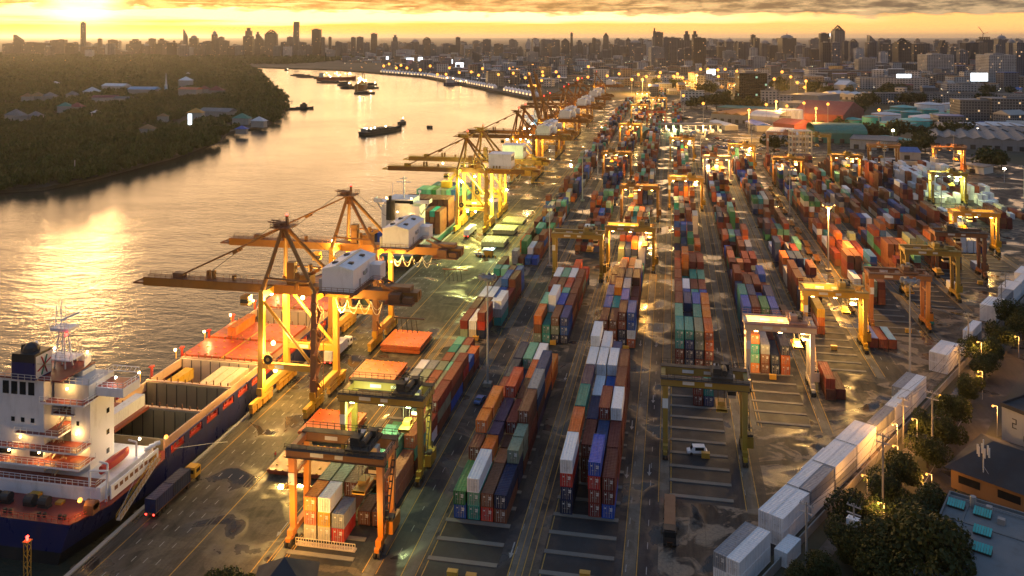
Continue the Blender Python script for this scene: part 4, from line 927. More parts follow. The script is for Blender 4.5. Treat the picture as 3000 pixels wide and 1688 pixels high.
for (y,hs,x1,cols) in ((387,4,9,['t','b','u','i','b','n','b']),(402,5,9,None),(427,5,9,['i','i','i','g','y','s','i','u','i']),(441,4,9,None),(455,4,9,['b','m','i','b','g','i','b','b','m'])):
    for c in range(9):
        for lv in range(hs):
            top=lv==hs-1
            if not(top or lv>=0 and (c==8 or y in(387,402,427))): continue
            k=(cols[c%len(cols)] if cols else 'b') if top else rr.choice('bbbuumnbo')
            n_+=1
            cont_mb(LONG,CHH,CK.index(k),SHIPC,-133.6+c*2.72,y,1.2+lv*CHH)
o=SHIPC.build('ship_cargo_stack',mats); o['kind']='stuff'
for (y,hs) in ((441,4),(455,4)):
    b=MB()
    for c in range(9):
        for lv in range(hs): b.box(-133.6+c*2.72,-133.6+c*2.72+2.44,y,y+12.19,1.2+lv*CHH,1.2+lv*CHH+2.68,CK.index(rr.choice('iigsbmu')))
    o=b.build('ship_cargo_stack',mats); o['kind']='stuff'
b=MB(); 
for c in range(4): b.box(-133.6+c*2.72,-131.16+c*2.72,352,358,1.2,9.2,CK.index('unub'[c]))
o=b.build('ship_cargo_stack',mats); o['kind']='stuff'
# third ship, far along the quay
t=thing('container_ship','dark distant ship with blue banded funnel and many white deck lamps','ship',(-121,625,0))
b=MB(); loft(b,hullform(175,26,3.,3.),0,1); b.build('hull',[M['dark'],M['brown']],t)
b=MB(); b.box(-12,12,8,150,2.6,3.05); b.build('deck',M['walldim'],t)
b=MB(); b.box(-10,10,128,142,3,21); b.box(-12.6,12.6,130,136,21,23.5); b.build('tower',M['white'],t)
b=MB(); b.cyl((0,124,3),(0,124,29),2.6,n=10,mi=1); b.cyl((0,124,29),(0,124,33),2.,n=10,mi=2); b.cyl((0,124,16),(0,124,21),2.7,n=10,mi=0); b.build('funnel',[M['lightblue'],M['offwhite'],M['black']],t)
for i in range(26):
    b=MB(); b.sphere((0,0,0),.75,6,4); b.build('deck_lamp',M['lamp_white'],t,loc=(rr.uniform(-11,11),rr.uniform(20,140),rr.choice((6,9,13,17))))
# ---------------------------------------------------------------- boats on the river
def boat(name,label,cat,px,py,L,B,rz,zd,parts,hull='dark',lamps=(),group='boats on the river'):
    x,y=G(px,py,-3.6); t=thing(name,label,cat,(x,y,-3.6),rz,group)
    b=MB(); secs=[(yy-L/2,[(w,z+3.6) for w,z in pr]) for yy,pr in hullform(L,B,zd-3.6,zd*.5)]; loft(b,secs,0,0); b.build('hull',M[hull],t)
    b=MB(); b.box(-B*.44,B*.44,-L*.46,L*.28,zd-.3,zd-.05); b.build('deck',M['wood'],t)
    for nm,m_,bx in parts:
        b=MB()
        for q in bx:
            if len(q)==6: b.box(*q)
            else: b.cyl(q[0],q[1],q[2],n=6)
        b.build(nm,M[m_],t)
    for p in lamps:
        b=MB(); b.sphere((0,0,0),p[3] if len(p)>3 else .6,6,4); b.build('lamp',M[p[4]] if len(p)>4 else M['lamp_white'],t,loc=p[:3])
    return t
boat('barge','long dark cargo barge towed along the middle of the river, lamps along its deck','barge',1120,388,64,13,R(-20),3.,[('cargo_cover','dark',[(-5,5,-24,-10,3,5),(-5,5,-8,4,3,5.6),(-5,5,6,18,3,4.6)]),('wheelhouse','walldim',[(-3,3,-30,-26,3,6.5)])],lamps=((3,-28,7.),(0,-12,6.),(3,2,6.4),(2,-20,6.2),(-3,-24,6.2)))
boat('tug_boat','small dark tug pulling the long barge on a line','tug',1179,363,14,5,R(-20),1.8,[('wheelhouse','walldim',[(-1.5,1.5,-2,2,1.8,4.6)]),('mast','dark',[((0,0,4.6),(0,0,8),.15)])],lamps=((0,1,6.5,.5),))
x0,y0=G(1152,373,-3.6); x1,y1=G(1177,365,-3.6); b=MB(); b.tube([(x0,y0,-1.4),((x0+x1)/2,(y0+y1)/2,-2.6),(x1,y1,-1.4)],.18,4); tag(b.build('tow_line',M['dark']),'dark tow line between the tug and the long barge','rope')
boat('motor_boat','tiny dark motor boat crossing right of the tug with a thin wake','boat',1258,375,8,2.4,R(65),1.,[('canopy','dark',[(-.8,.8,-2,1,1,2.)])])
boat('tug_boat','dark tug with arched wheelhouse moored off the wooded left bank','tug',893,319,24,8,R(-78),2.6,[('wheelhouse','dark',[(-3,3,-6,3,2.6,6.5),(-2,2,-3,1,6.5,8.6)]),('mast','dark',[((0,7,2.6),(0,7,12),.2),((0,7,8),(0,11,12),.15)])])
boat('barge','low flat barge moored left of the arched tug by the left bank','barge',852,321,22,7,R(-84),1.2,[('deck_pole','dark',[((0,-9,1),(0,-9,6),.12),((0,9,1),(0,9,5),.12)])])
boat('cargo_ship','moored orange red cargo ship with cranes and many lamps in mid river','ship',985,234,88,16,R(-70),6.,[('bridge','offwhite',[(-6,6,-38,-28,6,16)]),('derrick','brown',[((0,-20,6),(0,-20,26),.6),((0,-5,6),(0,-5,26),.6),((0,10,6),(0,10,27),.6),((0,25,6),(0,25,22),.6),((0,-34,16),(0,-34,24),.4)])],'hatchred',[(rr.uniform(-6,6),rr.uniform(-38,34),rr.uniform(9,17),.9,rr.choice(('lamp_warm','lamp_warm','lamp_white'))) for _ in range(16)])
boat('cargo_ship','moored ochre cargo ship seen end on, green lamps and tall derricks','ship',1056,262,70,18,R(-168),9.,[('bridge','ochre',[(-7,7,-33,-22,9,17)]),('derrick','brown',[((-6,-10,9),(-6,-10,34),.5),((6,-10,9),(6,-10,34),.5),((-6,14,9),(-6,14,36),.5),((6,14,9),(6,14,36),.5),((-8,14,30),(8,14,30),.4),((-8,-10,28),(8,-10,28),.4)])],'ochre',[(rr.uniform(-7,7),rr.uniform(-33,20),rr.uniform(12,22),.9,rr.choice(('lamp_warm','lamp_green','lamp_white'))) for _ in range(14)])
for i,(px,py,L,rz,lab) in enumerate(((880,222,50,-82,'low dark barge at the far left of the moored group'),(905,227,60,-84,'long dark barge left of the orange red ship'),(950,231,50,-84,'dark barge touching the orange red ship'),(975,243,70,-86,'long dark barge in front of the orange red ship'),(1010,251,30,-84,'covered lighter left of the ochre ship, upper one'),(1016,259,24,-86,'covered lighter left of the ochre ship, lower one'),(1036,259,26,-84,'covered lighter touching the left side of the ochre ship'),(1090,259,26,-82,'covered lighter right of the ochre ship, lower one'),(1089,249,22,-80,'covered lighter right of the ochre ship, upper one'),(1068,275,36,-75,'dark barge with lamps lying in front of the ochre ship'),(839,207,12,-60,'tiny boat with one white lamp at the far left of the moored group'))):
    boat('barge',lab,'barge',px,py,L,9 if L>15 else 5,R(rz),2.4,[('cargo_cover','dark',[(-3,3,-L*.35,L*.2,2.4,4.4)])],lamps=((0,L*.3,5,.8),) if i in(2,4,9,10,8) else ())
boat('river_ferry','blue hulled ship with lit white upperworks along the far right bank','ship',1338,249,56,12,R(-62),5.,[('bridge','offwhite',[(-5,5,-22,-6,5,13)])],'navy',[(0,-20,15,1.2,'lamp_warm'),(3,-8,14,1.2,'lamp_warm'),(0,8,8,1.,'lamp_warm'),(0,20,8,1.,'lamp_warm')])
b=MB(); x,y=G(828,300,-3.6); b.box(x-14,x+16,y-2,y+2,-2.2,-1.6)
for q in range(6): b.cyl((x-13+q*5.6,y,-4),(x-13+q*5.6,y,-.4),.3,n=5)
tag(b.build('wooden_jetty',M['wood']),'thin wooden jetty on posts reaching from the wooded bank','jetty')
# ---------------------------------------------------------------- vehicles on the quay and in the yard
def truck(x,y,rz,label,cabm='yellow',load=None,L=12.4,lit=True):
    t=thing('container_truck',label,'truck',(x,y,0),rz,'trucks in the terminal')
    b=MB(); b.box(-1.1,1.1,0,L,1.05,1.35); b.box(-.5,.5,.3,L+3.6,.8,1.05); b.build('trailer_bed',M['brown'],t)
    for yy in (1.6,2.9,4.2,L-.6,L+3.2):
        for s in (-1,1): b=MB(); b.cyl((s*.65,yy,.52),(s*1.2,yy,.52),.52,n=12); b.build('wheel',M['rubber'],t)
    c=MB(); c.box(-1.2,1.2,L+1.6,L+3.9,1.1,3.); c.box(-1.05,1.05,L+1.7,L+3.7,3.,3.25); c.box(-1.22,1.22,L+2.2,L+3.6,2.,2.8,1); c.box(-1.,1.,L+3.88,L+3.93,1.95,2.85,1); c.box(-.9,.9,L+1.57,L+1.61,2.,2.8,1); c.build('cab',[M[cabm],M['glass']],t)
    for s in (-1,1): b=MB(); b.box(s*.85-.16,s*.85+.16,-.06,0,.95,1.2); b.build('tail_light',M['lamp_red'],t)
    return t
truck(-101.9,149.5,0,'yellow cabbed truck with two navy containers, driving along the quay past the navy ship')
for i,yy in enumerate((149.6,155.8)): container('n',1,(-103.1,yy,1.36),'navy container on the quay truck, %s one'%('rear' if i==0 else 'front'),'containers riding on trucks')
truck(-96.2,386,0,'white box truck with red tail lights under the glowing yellow quay crane','white'); container('w',0,(-97.4,386.2,1.36),'pinkish white container on the truck under the glowing crane','containers riding on trucks')
truck(-98.6,229,0,'truck with long white trailer between the legs of the nearest quay crane','white'); container('w',0,(-99.8,229.2,1.36),'long white container on the truck between the nearest crane legs','containers riding on trucks')
truck(-.5,176,R(180),'dark truck with slatted empty trailer in the shaded front yard','black')
truck(38,308,R(-178),'parked truck with orange cab between the yellow cranes','orange')
def car(x,y,rz,label,m_,van=False):
    t=thing('parked_car',label,'van' if van else 'car',(x,y,0),rz,'cars in the terminal'); h=1.9 if van else 1.5
    b=MB(); pr=[(-2.2,.45),(-2.25,.95),(-1.9 if van else -1.5,1.05),(-1.7 if van else -1.0,h),(1.0 if van else .6,h),(1.6,1.05),(2.3,.9),(2.35,.45)]
    k=len(pr)
    for s0,s1 in ((-.85,.85),):
        vs=[(s0,y_,z_) for y_,z_ in pr]+[(s1,y_,z_) for y_,z_ in pr]; b.add(vs,[tuple(range(k)),tuple(range(k,2*k))[::-1]]+[(i,k+i,k+(i+1)%k,(i+1)%k) for i in range(k)])
    b.build('body',M[m_],t)
    b=MB(); b.box(-.87,.87,-1.4 if van else -.9,.6,1.08,h-.12); b.add([(-.75,.72 if not van else 1.12,h-.06),(.75,.72 if not van else 1.12,h-.06),(.75,1.56,1.12),(-.75,1.56,1.12)],[(0,1,2,3)]); b.build('window',M['glass'],t)
    for yy in (-1.4,1.45):
        for s in (-1,1): b=MB(); b.cyl((s*.6,yy,.34),(s*.9,yy,.34),.34,n=10); b.build('wheel',M['rubber'],t)
    return t
car(-49.6,214,R(170),'blue car parked at the foot of the tall mast in the front lane','blue')
car(-82.8,357,R(70),'white pickup car beside the blue roofed kiosk on the quay','white')
car(5.6,197,R(98),'white van parked on the empty stacking floor under the dark crane','white',True)
t=thing('quay_kiosk','small yellow kiosk with blue roof and striped barrier on the quay','kiosk',(-79,358,0))
b=MB(); b.box(-1.8,1.8,-1.6,1.6,0,2.6); b.build('booth',M['yellow'],t); b=MB(); b.prism([(-2.6,-2.4),(2.6,-2.4),(2.6,2.4),(-2.6,2.4)],2.7,2.95); b.build('roof',M['blue'],t)
b=MB(); 
for i in range(9): b.box(-4.2+i*.95,-3.8+i*.95,-3.4,-3.,0,1.,i%2)
b.build('barrier',[M['yellow'],M['black']],t); b=MB(); b.sphere((1.5,0,3.3),.3,6,4); b.build('lamp',M['lamp_white'],t); point((1.5,-1,4.5),3500,GRN,t)
b=MB(); b.box(-69.8,-58.,147.2,148.3,0,.25); b.rail([(-69.8,147.3,.2),(-58.,147.3,.2)],1.3,.09,.5); tag(b.build('safety_railing',M['cream']),'cream railing in front of the nearest orange and cream stacks','railing')
# yellow trailers parked in the lit lane
q=0
for (x,y) in ((60.4,372),(59.,384),(60.2,397),(59.2,410),(60.4,424),(59.4,440),(60.,470),(59.5,486),(60.4,502),(59.2,520),(60.,540),(61.,306)):
    t=thing('skeleton_trailer','yellow ochre skeleton trailer in the lit lane, %s from the front of the line'%ordw(q),'trailer',(x,y,0),R(rnd.uniform(-4,4)),'trailers parked in the lit lane'); q+=1
    b=MB(); b.box(-1.1,-.7,0,10,1.,1.35); b.box(.7,1.1,0,10,1.,1.35)
    for k in range(6): b.box(-1.2,1.2,k*1.9,k*1.9+.35,.95,1.4)
    b.build('frame',M['ochre'],t)
    for yy in (1.3,2.6):
        for s in (-1,1): b=MB(); b.cyl((s*.6,yy,.5),(s*1.15,yy,.5),.5,n=10); b.build('wheel',M['rubber'],t)
q=0
for (x,y,m_) in ((-3.,157.2,'yellow'),):
    pass
for x,y,lab in ((-38.3,143.6,'yellow concrete block on the empty slots left of the front centre stacks'),(-34.8,143.2,'ochre concrete block on the empty slots, right one of two'),(-15.2,147.6,'yellow concrete block on the empty slots before the white topped stacks'),(7.4,195.2,'orange yellow block beside the white van'),(-61.,257.2,'yellow block at the foot of the block by the tall mast'),(-36.5,258.,'yellow block at the foot of the second block'),(-14.,257.6,'yellow block at the foot of the third block'),(27.6,243.6,'yellow block in front of the cream gantry crane'),(48.6,270,'yellow block in the slots by the bright yellow crane'),(75.,290,'striped yellow block in the slots by the grey mast'),(117,352,'yellow block in the slots of the dark brown crane')):
    b=MB(); b.box(-.9,.9,-.5,.5,0,1.1); b.box(-.95,.95,-.55,.55,1.1,1.2); tag(b.build('stop_block',M['yellow'],loc=(x,y,0.17)),lab,'block','yellow end blocks of the stacks')
# ---------------------------------------------------------------- buildings
def facade(name,wall,win,cx=4.,cz=3.4,lit=.05,gw=.55,gh=.5,warm=(1,.62,.28),em=1.2):
    """wall with a grid of windows in the object's own space; a few of them are lit from inside"""
    m,nt,b=nodes(name); tc=nn(nt,'ShaderNodeTexCoord').outputs['Object']; s=nn(nt,'ShaderNodeSeparateXYZ',{0:tc})
    nr=nn(nt,'ShaderNodeNewGeometry').outputs['Normal']; ns=nn(nt,'ShaderNodeSeparateXYZ',{0:nr})
    def mt(op,a,b_=0.): return nn(nt,'ShaderNodeMath',{0:a,1:b_},operation=op).outputs[0]
    side=mt('GREATER_THAN',mt('ABSOLUTE',ns.outputs[1]),.7)
    u=nn(nt,'ShaderNodeMix',{0:side,2:s.outputs[1],3:s.outputs[0]}).outputs[0]
    a=mt('DIVIDE',u,cx); c=mt('DIVIDE',s.outputs[2],cz)
    fa,fc=mt('FRACT',a),mt('FRACT',c)
    w=mt('MULTIPLY',mt('LESS_THAN',fa,gw),mt('LESS_THAN',fc,gh)); w=mt('MULTIPLY',w,mt('LESS_THAN',mt('ABSOLUTE',ns.outputs[2]),.5))
    oi=nn(nt,'ShaderNodeObjectInfo').outputs['Random']
    cv=nn(nt,'ShaderNodeCombineXYZ',{0:mt('FLOOR',a),1:mt('FLOOR',c),2:mt('MULTIPLY',oi,97.)})
    wn=nn(nt,'ShaderNodeTexWhiteNoise',{'Vector':cv.outputs[0]},noise_dimensions='3D').outputs['Value']
    on=mt('MULTIPLY',w,mt('LESS_THAN',wn,lit))
    hs=nn(nt,'ShaderNodeHueSaturation',{'Color':(*wall,1),'Value':mapr(nt,oi,0,1,.65,1.3)})
    no=nn(nt,'ShaderNodeTexNoise',{'Vector':tc,'Scale':.06,'Detail':4.}).outputs[0]
    wc=mixn(nt,mapr(nt,no,.4,.75,0,.4),hs.outputs[0],(.06,.055,.05))
    nt.links.new(mixn(nt,w,wc,win),b.inputs['Base Color']); nt.links.new(mapr(nt,w,0,1,.75,.15),b.inputs['Roughness'])
    b.inputs['Emission Color'].default_value=(*warm,1); nt.links.new(mt('MULTIPLY',on,em),b.inputs['Emission Strength']); m.cycles.emission_sampling='NONE'
    return m
FC={'g':facade('facade_grey',(.15,.155,.17),(.03,.035,.045),6.,4.2,.015),'d':facade('facade_dark',(.05,.055,.07),(.02,.025,.035),5.,4.,.02),'w':facade('facade_white',(.50,.49,.47),(.06,.07,.085),5.,3.8,.015),
    'b':facade('facade_blue',(.09,.13,.19),(.03,.05,.085),4.,4.,.015,.7,.6),'t':facade('facade_tan',(.25,.19,.14),(.045,.04,.04),5.,3.8,.02),'k':facade('facade_glass',(.025,.028,.033),(.010,.013,.018),3.4,3.6,.012,.86,.78,(.6,1,.75),.7),
    'a':facade('facade_flats',(.40,.40,.39),(.05,.055,.06),3.6,3.1,.03,.5,.55),'s':facade('facade_slab',(.19,.2,.21),(.05,.055,.06),3.,3.,.02,.6,.6)}
FN={'g':'grey','d':'dark','w':'pale','b':'bluish','t':'tan','k':'black glass','a':'white','s':'grey'}
SN={'b':'flat topped','s':'stepped','p':'pointed','l':'slant topped','d':'dome topped','c':'crowned','t':'notched','k':'unfinished'}
LM=[(-1e9,239,'left of the lone slender tower'),(239,545,'between the lone slender tower and the slant topped needle'),(545,866,'between the slant topped needle and the notched tower'),(866,1330,'between the notched tower and the thin brown tower'),(1330,1775,'between the thin brown tower and the pointed twin tower'),(1775,2060,'left of the red sign tower'),(2060,2465,'between the red sign tower and the broken crown tower'),(2465,2860,'between the broken crown tower and the crane topped tower'),(2860,1e9,'right of the crane topped tower')]
CNT={}
def tower(px,w,top,base,style,tone,label=None,dep=.8):
    d=F*H/(base-YH); l=(px-1500)*d/F; ww=w*d/F; h=H-(top-YH)*d/F
    x=-math.sin(YAW)*d+math.cos(YAW)*l; y=math.cos(YAW)*d+math.sin(YAW)*l; D=ww*dep
    if not label:
        seg=[s for s in LM if s[0]<=px<s[1]][0][2]; key=(SN[style],FN[tone],seg); CNT[key]=CNT.get(key,0)+1
        label='%s %s tower, %s such %s'%(FN[tone],SN[style],ordw(CNT[key]-1),seg)
    rz=YAW+rnd.uniform(-.12,.12)
    t=thing('skyscraper' if h>60 else 'city_building',label,'building',(x,y,0),rz,'towers of the skyline'); m=FC[tone]; a=ww/2
    b=MB()
    if style=='b':
        b.box(-a,a,0,D,0,h); b.build('tower_block',m,t); b=MB(); b.box(-a*.5,a*.3,D*.2,D*.8,h,h+max(3,h*.03)); b.build('plant_room',M['grey'],t)
    elif style=='s':
        b.box(-a,a,0,D,0,h*.72); b.build('lower_block',m,t); b=MB(); b.box(-a*.55,a*.7,D*.1,D*.9,h*.72,h*.9); b.build('upper_block',m,t); b=MB(); b.box(-a*.25,a*.4,D*.25,D*.75,h*.9,h); b.build('crown_block',m,t)
    elif style=='p':
        b.box(-a,a,0,D,0,h*.84); b.build('tower_block',m,t); b=MB(); b.add([(-a,0,h*.84),(a,0,h*.84),(a,D,h*.84),(-a,D,h*.84),(0,D/2,h)],[(0,1,4),(1,2,4),(2,3,4),(3,0,4)]); b.build('pyramid_roof',M['roofdark'],t)
    elif style=='l':
        b.add([(-a,0,0),(a,0,0),(a,D,0),(-a,D,0),(-a,0,h),(a,0,h*.74),(a,D,h*.74),(-a,D,h)],MB.BF); b.build('tower_block',m,t); b=MB(); b.box(-a*1.4,a*1.4,-D*.2,D*1.2,0,h*.1); b.build('podium',m,t)
    elif style=='d':
        b.box(-a,a,0,D,0,h*.86); b.build('tower_block',m,t); b=MB(); b.sphere((0,D/2,h*.86),a*.9,10,6,0,h*.13/(a*.9)); b.cyl((0,D/2,h*.98),(0,D/2,h*1.04),a*.06,n=4); b.build('dome',M['grey'],t)
    elif style=='c':
        b.box(-a,a,0,D,0,h*.86); b.build('tower_block',m,t); b=MB()
        b.box(-a*.8,a*.8,D*.1,D*.9,h*.86,h*.9); b.beam((-a*.7,D/2,h*.9),(0,D/2,h),a*.2,a*.2); b.beam((a*.7,D/2,h*.9),(a*.1,D/2,h*.985),a*.25,a*.25); b.beam((-a*.3,D/2,h*.9),(a*.5,D/2,h*.95),a*.2,a*.2); b.build('open_crown',M['dark'],t)
    elif style=='t':
        z=0; r=random.Random(4)
        for i in range(8):
            q=h*(.12*i); e=h*(.12*(i+1)) if i<7 else h; b.box(-a*(.82+.18*r.random()),a*(.82+.18*r.random()),0,D,q,e)
        b.build('tower_block',m,t)
    elif style=='k':
        b.box(-a,a,0,D,0,h*.8); b.build('tower_block',m,t); b=MB()
        for i in range(5):
            xx=-a*.8+i*a*.4; b.box(xx-1,xx+1,D*.4,D*.6,h*.8,h*.9)
        b.box(-a*.8,a*.6,D*.2,D*.8,h*.86,h*.88); b.build('open_frame',M['dark'],t); b=MB(); b.cyl((-a*.3,D/2,h*.8),(-a*.3,D/2,h*1.02),1.2,n=4); b.beam((-a*.1,D/2,h),(-a*1.1,D/2,h*1.28),1.4,1.4); b.beam((-a*.3,D/2,h*1.02),(a*.6,D/2,h*1.06),1.2,1.2); b.build('tower_crane',M['dark'],t)
    return t
TW=[
# left third of the picture: zoom x, width, top, base, style, tone
 [(60,90,330,432,'b','t'),(130,58,262,432,'l','t'),(215,90,320,434,'b','t'),(300,88,326,436,'b','t'),(400,50,305,434,'b','t'),(455,60,300,434,'b','t'),(525,70,326,434,'b','t'),(620,30,170,424,'b','g','lone very tall slender tower below the sun at the far left'),(650,90,352,436,'b','t'),(750,27,293,434,'b','t'),(760,50,360,438,'b','t'),(840,55,302,434,'b','t'),(870,90,374,440,'s','t'),(920,90,388,442,'b','t'),(1000,100,295,438,'s','t'),(1095,46,332,438,'d','t'),(1140,42,292,436,'b','t'),(1205,70,290,436,'s','t'),(1245,40,312,438,'b','t'),(1290,62,325,446,'b','d'),(1312,16,308,440,'b','t'),(1395,28,222,440,'l','g','thin slant topped needle tower on the left skyline'),(1425,56,360,446,'b','w'),(1455,58,265,440,'d','t'),(1495,70,372,448,'b','t'),(1560,66,313,444,'b','t'),(1614,38,232,440,'d','t'),(1645,46,290,444,'b','t'),(1668,36,280,444,'b','t'),(1702,42,308,444,'b','t'),(1740,60,350,446,'b','t'),(1800,60,345,446,'b','g'),(1866,68,210,444,'s','t'),(1938,42,240,444,'s','t'),(1972,34,270,444,'l','t'),(2040,88,226,446,'c','t'),(2085,50,350,450,'b','g'),(2142,52,318,446,'b','g'),(2188,48,280,446,'b','g'),(2230,42,164,440,'t','g','notched tall tower that looks broken into blocks, left of centre'),(2278,44,320,446,'b','g'),(2330,40,340,448,'b','g'),(2381,62,222,446,'b','d'),(2435,24,282,446,'b','g'),(2487,20,280,446,'b','g'),(2490,60,378,452,'b','w'),(2550,44,318,448,'b','g')],
 [(20,44,326,446,'b','g'),(90,34,282,446,'b','g'),(140,50,280,446,'b','g'),(190,44,320,448,'b','g'),(246,46,254,446,'b','t'),(215,70,394,460,'l','w'),(290,40,375,456,'b','t'),(330,50,328,448,'s','g'),(402,52,264,446,'s','g'),(472,122,378,462,'b','w'),(520,40,330,448,'b','g'),(556,60,296,446,'d','g'),(595,40,340,450,'b','g'),(644,62,280,446,'c','t'),(694,44,333,450,'b','g'),(742,48,352,452,'b','g'),(768,56,410,470,'b','w'),(800,60,330,450,'b','g'),(840,60,340,452,'b','g'),(880,35,282,446,'b','g','thin brown flat topped tower right of the moored ships'),(970,70,370,454,'b','t'),(1033,36,354,452,'b','g'),(1020,66,386,506,'l','d'),(965,66,452,508,'b','a'),(1096,56,298,444,'b','b'),(1186,70,332,452,'b','t'),(1258,60,374,454,'b','g'),(1300,36,364,454,'b','g'),(1348,46,348,452,'s','g'),(1405,40,372,456,'b','g'),(1444,84,394,508,'b','a','pale block with vertical dark stripe standing alone above the far port'),(1472,44,340,452,'k','d'),(1530,46,298,450,'b','g'),(1604,32,306,452,'b','g'),(1634,30,302,452,'b','g'),(1690,58,288,452,'p','g'),(1737,18,248,450,'b','g','needle thin flat topped tower at picture centre'),(1760,40,350,456,'b','g'),(1796,60,302,452,'s','g'),(1838,30,328,454,'b','g'),(1880,24,326,454,'b','g'),(1906,28,288,452,'b','g'),(1935,30,332,454,'b','g'),(1995,42,244,452,'p','g','pointed twin finned tower right of picture centre'),(2000,60,380,470,'b','g'),(2070,60,338,456,'b','g'),(2120,50,350,458,'b','g'),(2165,38,282,454,'p','g'),(2216,88,302,456,'d','b'),(2245,60,360,490,'b','b'),(2280,40,320,458,'k','g'),(2362,30,212,456,'s','g'),(2398,60,244,456,'b','d'),(2386,100,356,512,'b','a'),(2454,50,282,490,'b','b'),(2505,60,284,492,'b','g'),(2555,40,290,492,'b','g'),(2560,50,372,515,'b','b')],
 [(30,66,234,486,'s','g'),(94,56,234,488,'s','d'),(128,92,286,520,'b','d','dark tower with red sign and antenna, right of centre skyline'),(44,56,362,514,'b','b'),(230,100,345,470,'s','g'),(291,42,296,462,'d','d'),(300,60,352,478,'b','t'),(360,62,290,466,'d','g'),(358,92,386,500,'b','a'),(410,40,306,470,'p','t'),(450,60,318,474,'b','g'),(232,136,458,512,'b','w'),(456,84,456,516,'b','w'),(500,50,322,474,'b','g'),(534,32,264,466,'b','d'),(562,40,288,468,'b','d'),(540,50,362,506,'b','w'),(630,68,303,474,'d','g'),(570,112,430,526,'b','w'),(655,40,484,556,'b','w'),(688,62,342,480,'b','d'),(805,110,260,466,'d','d','broad dark tower with rounded top and antenna on the right skyline'),(730,44,400,482,'b','g'),(896,36,412,476,'b','a'),(893,70,344,474,'b','g'),(950,60,360,480,'b','g'),(1000,60,372,488,'b','d'),(1074,68,252,472,'b','g'),(1088,62,322,546,'b','d'),(1158,54,322,546,'b','b'),(1186,80,192,476,'c','g','tall grey tower with broken open crown on the right skyline'),(1236,40,310,480,'b','g'),(1295,60,294,484,'c','g'),(1336,60,366,490,'b','w'),(1390,122,444,606,'b','a','white office block with lit orange ground floor among low roofs'),(1424,60,320,490,'b','g'),(1440,60,264,486,'l','g'),(1508,40,310,490,'b','g'),(1520,56,392,512,'b','w'),(1552,34,300,490,'b','g'),(1545,72,330,492,'b','d'),(1610,40,350,494,'b','g'),(1676,104,290,540,'c','d','wide dark tower with framed roof right of the slant topped one'),(1782,74,332,536,'b','d'),(1836,60,328,520,'b','g'),(1890,50,384,540,'b','t'),(1945,200,414,602,'b','a','broad pale apartment slab with rows of windows at right'),(1976,74,304,480,'s','d'),(2050,60,358,500,'b','g'),(2120,60,378,520,'b','g'),(2188,106,324,512,'b','d'),(2265,70,320,512,'b','t'),(2302,92,258,470,'k','d','unfinished dark tower with cranes on top at far right'),(2415,214,414,640,'b','a','tall pale apartment slab with a lit yellow stair stripe, far right'),(2420,76,264,490,'d','g'),(2490,60,294,500,'d','g'),(2550,60,322,640,'b','b'),(2380,40,340,500,'b','g')]]
for r,lst in enumerate(TW):
    for q in lst: tower(r*1000+q[0]/2.574,q[1]/2.574,q[2]/2.574,q[3]/2.574+(0 if q[3]>470 else -4),q[4],q[5],q[6] if len(q)>6 else None)
tower(2000+532/2.574,212/2.574,553/2.574,780/2.574,'b','k','black glass office tower standing alone above the sheds, right of centre',.55)
def low(px,py,w,h,d,m_,label,rz=None,name='city_building',roof='roofgrey',group=None,cat='building'):
    """block whose near bottom edge centre stands at the pixel"""
    x,y=G(px,py); t=thing(name,label,cat,(x,y,0),YAW*0.3+rnd.uniform(-.3,.3) if rz is None else rz,group)
    b=MB(); b.box(-w/2,w/2,0,d,0,h); b.build('wall',m_,t); b=MB(); b.box(-w/2-.4,w/2+.4,-.4,d+.4,h,h+.5)
    b.box(-w*.2,w*.1,d*.3,d*.6,h+.5,h+2.4); b.build('roof',M[roof],t); return t
Z=lambda zx,zy:(2000+zx/2.574,zy/2.574)
for zx,zy,w,h,d,f,lab in ((2068-210,788,172,15,16,'a','long low white apartment block behind the turquoise tanks, left one'),(2280,795,150,15,16,'a','long low white apartment block behind the turquoise tanks, right one'),(2385,950,78,27,30,'s','grey gridded slab building at the right edge beside the tanks, left part'),(2560,955,60,29,30,'s','grey gridded slab building at the right edge beside the tanks, right part'),
    (1225,612,130,22,30,'t','wide tan office block with lit windows left of the white office block'),(1597,672,120,20,26,'w','mint office block with a glowing white board on its roof'),(2155,690,70,12,30,'w','white block under the large glowing board'),(885,540,60,12,30,'a','small white block on the right district edge'),(1890,630,110,12,40,'t','low tan block with bright street lights before the apartment slab'),(1670,550,90,24,40,'t','orange lit low block left of the apartment slab'),(500,1,1,1,1,'w',None),(75,770,34,16,16,'w','cream five storey block with balconies near the road bend'),(180,765,60,10,22,'s','low grey block beside the cream five storey block'),(710,780,44,12,18,'w','white annex right of the black glass tower'),(655,785,22,19,14,'w','narrow white stair block against the black glass tower')):
    if lab: low(*Z(zx,zy),w,h,d,FC[f],lab,0.05)
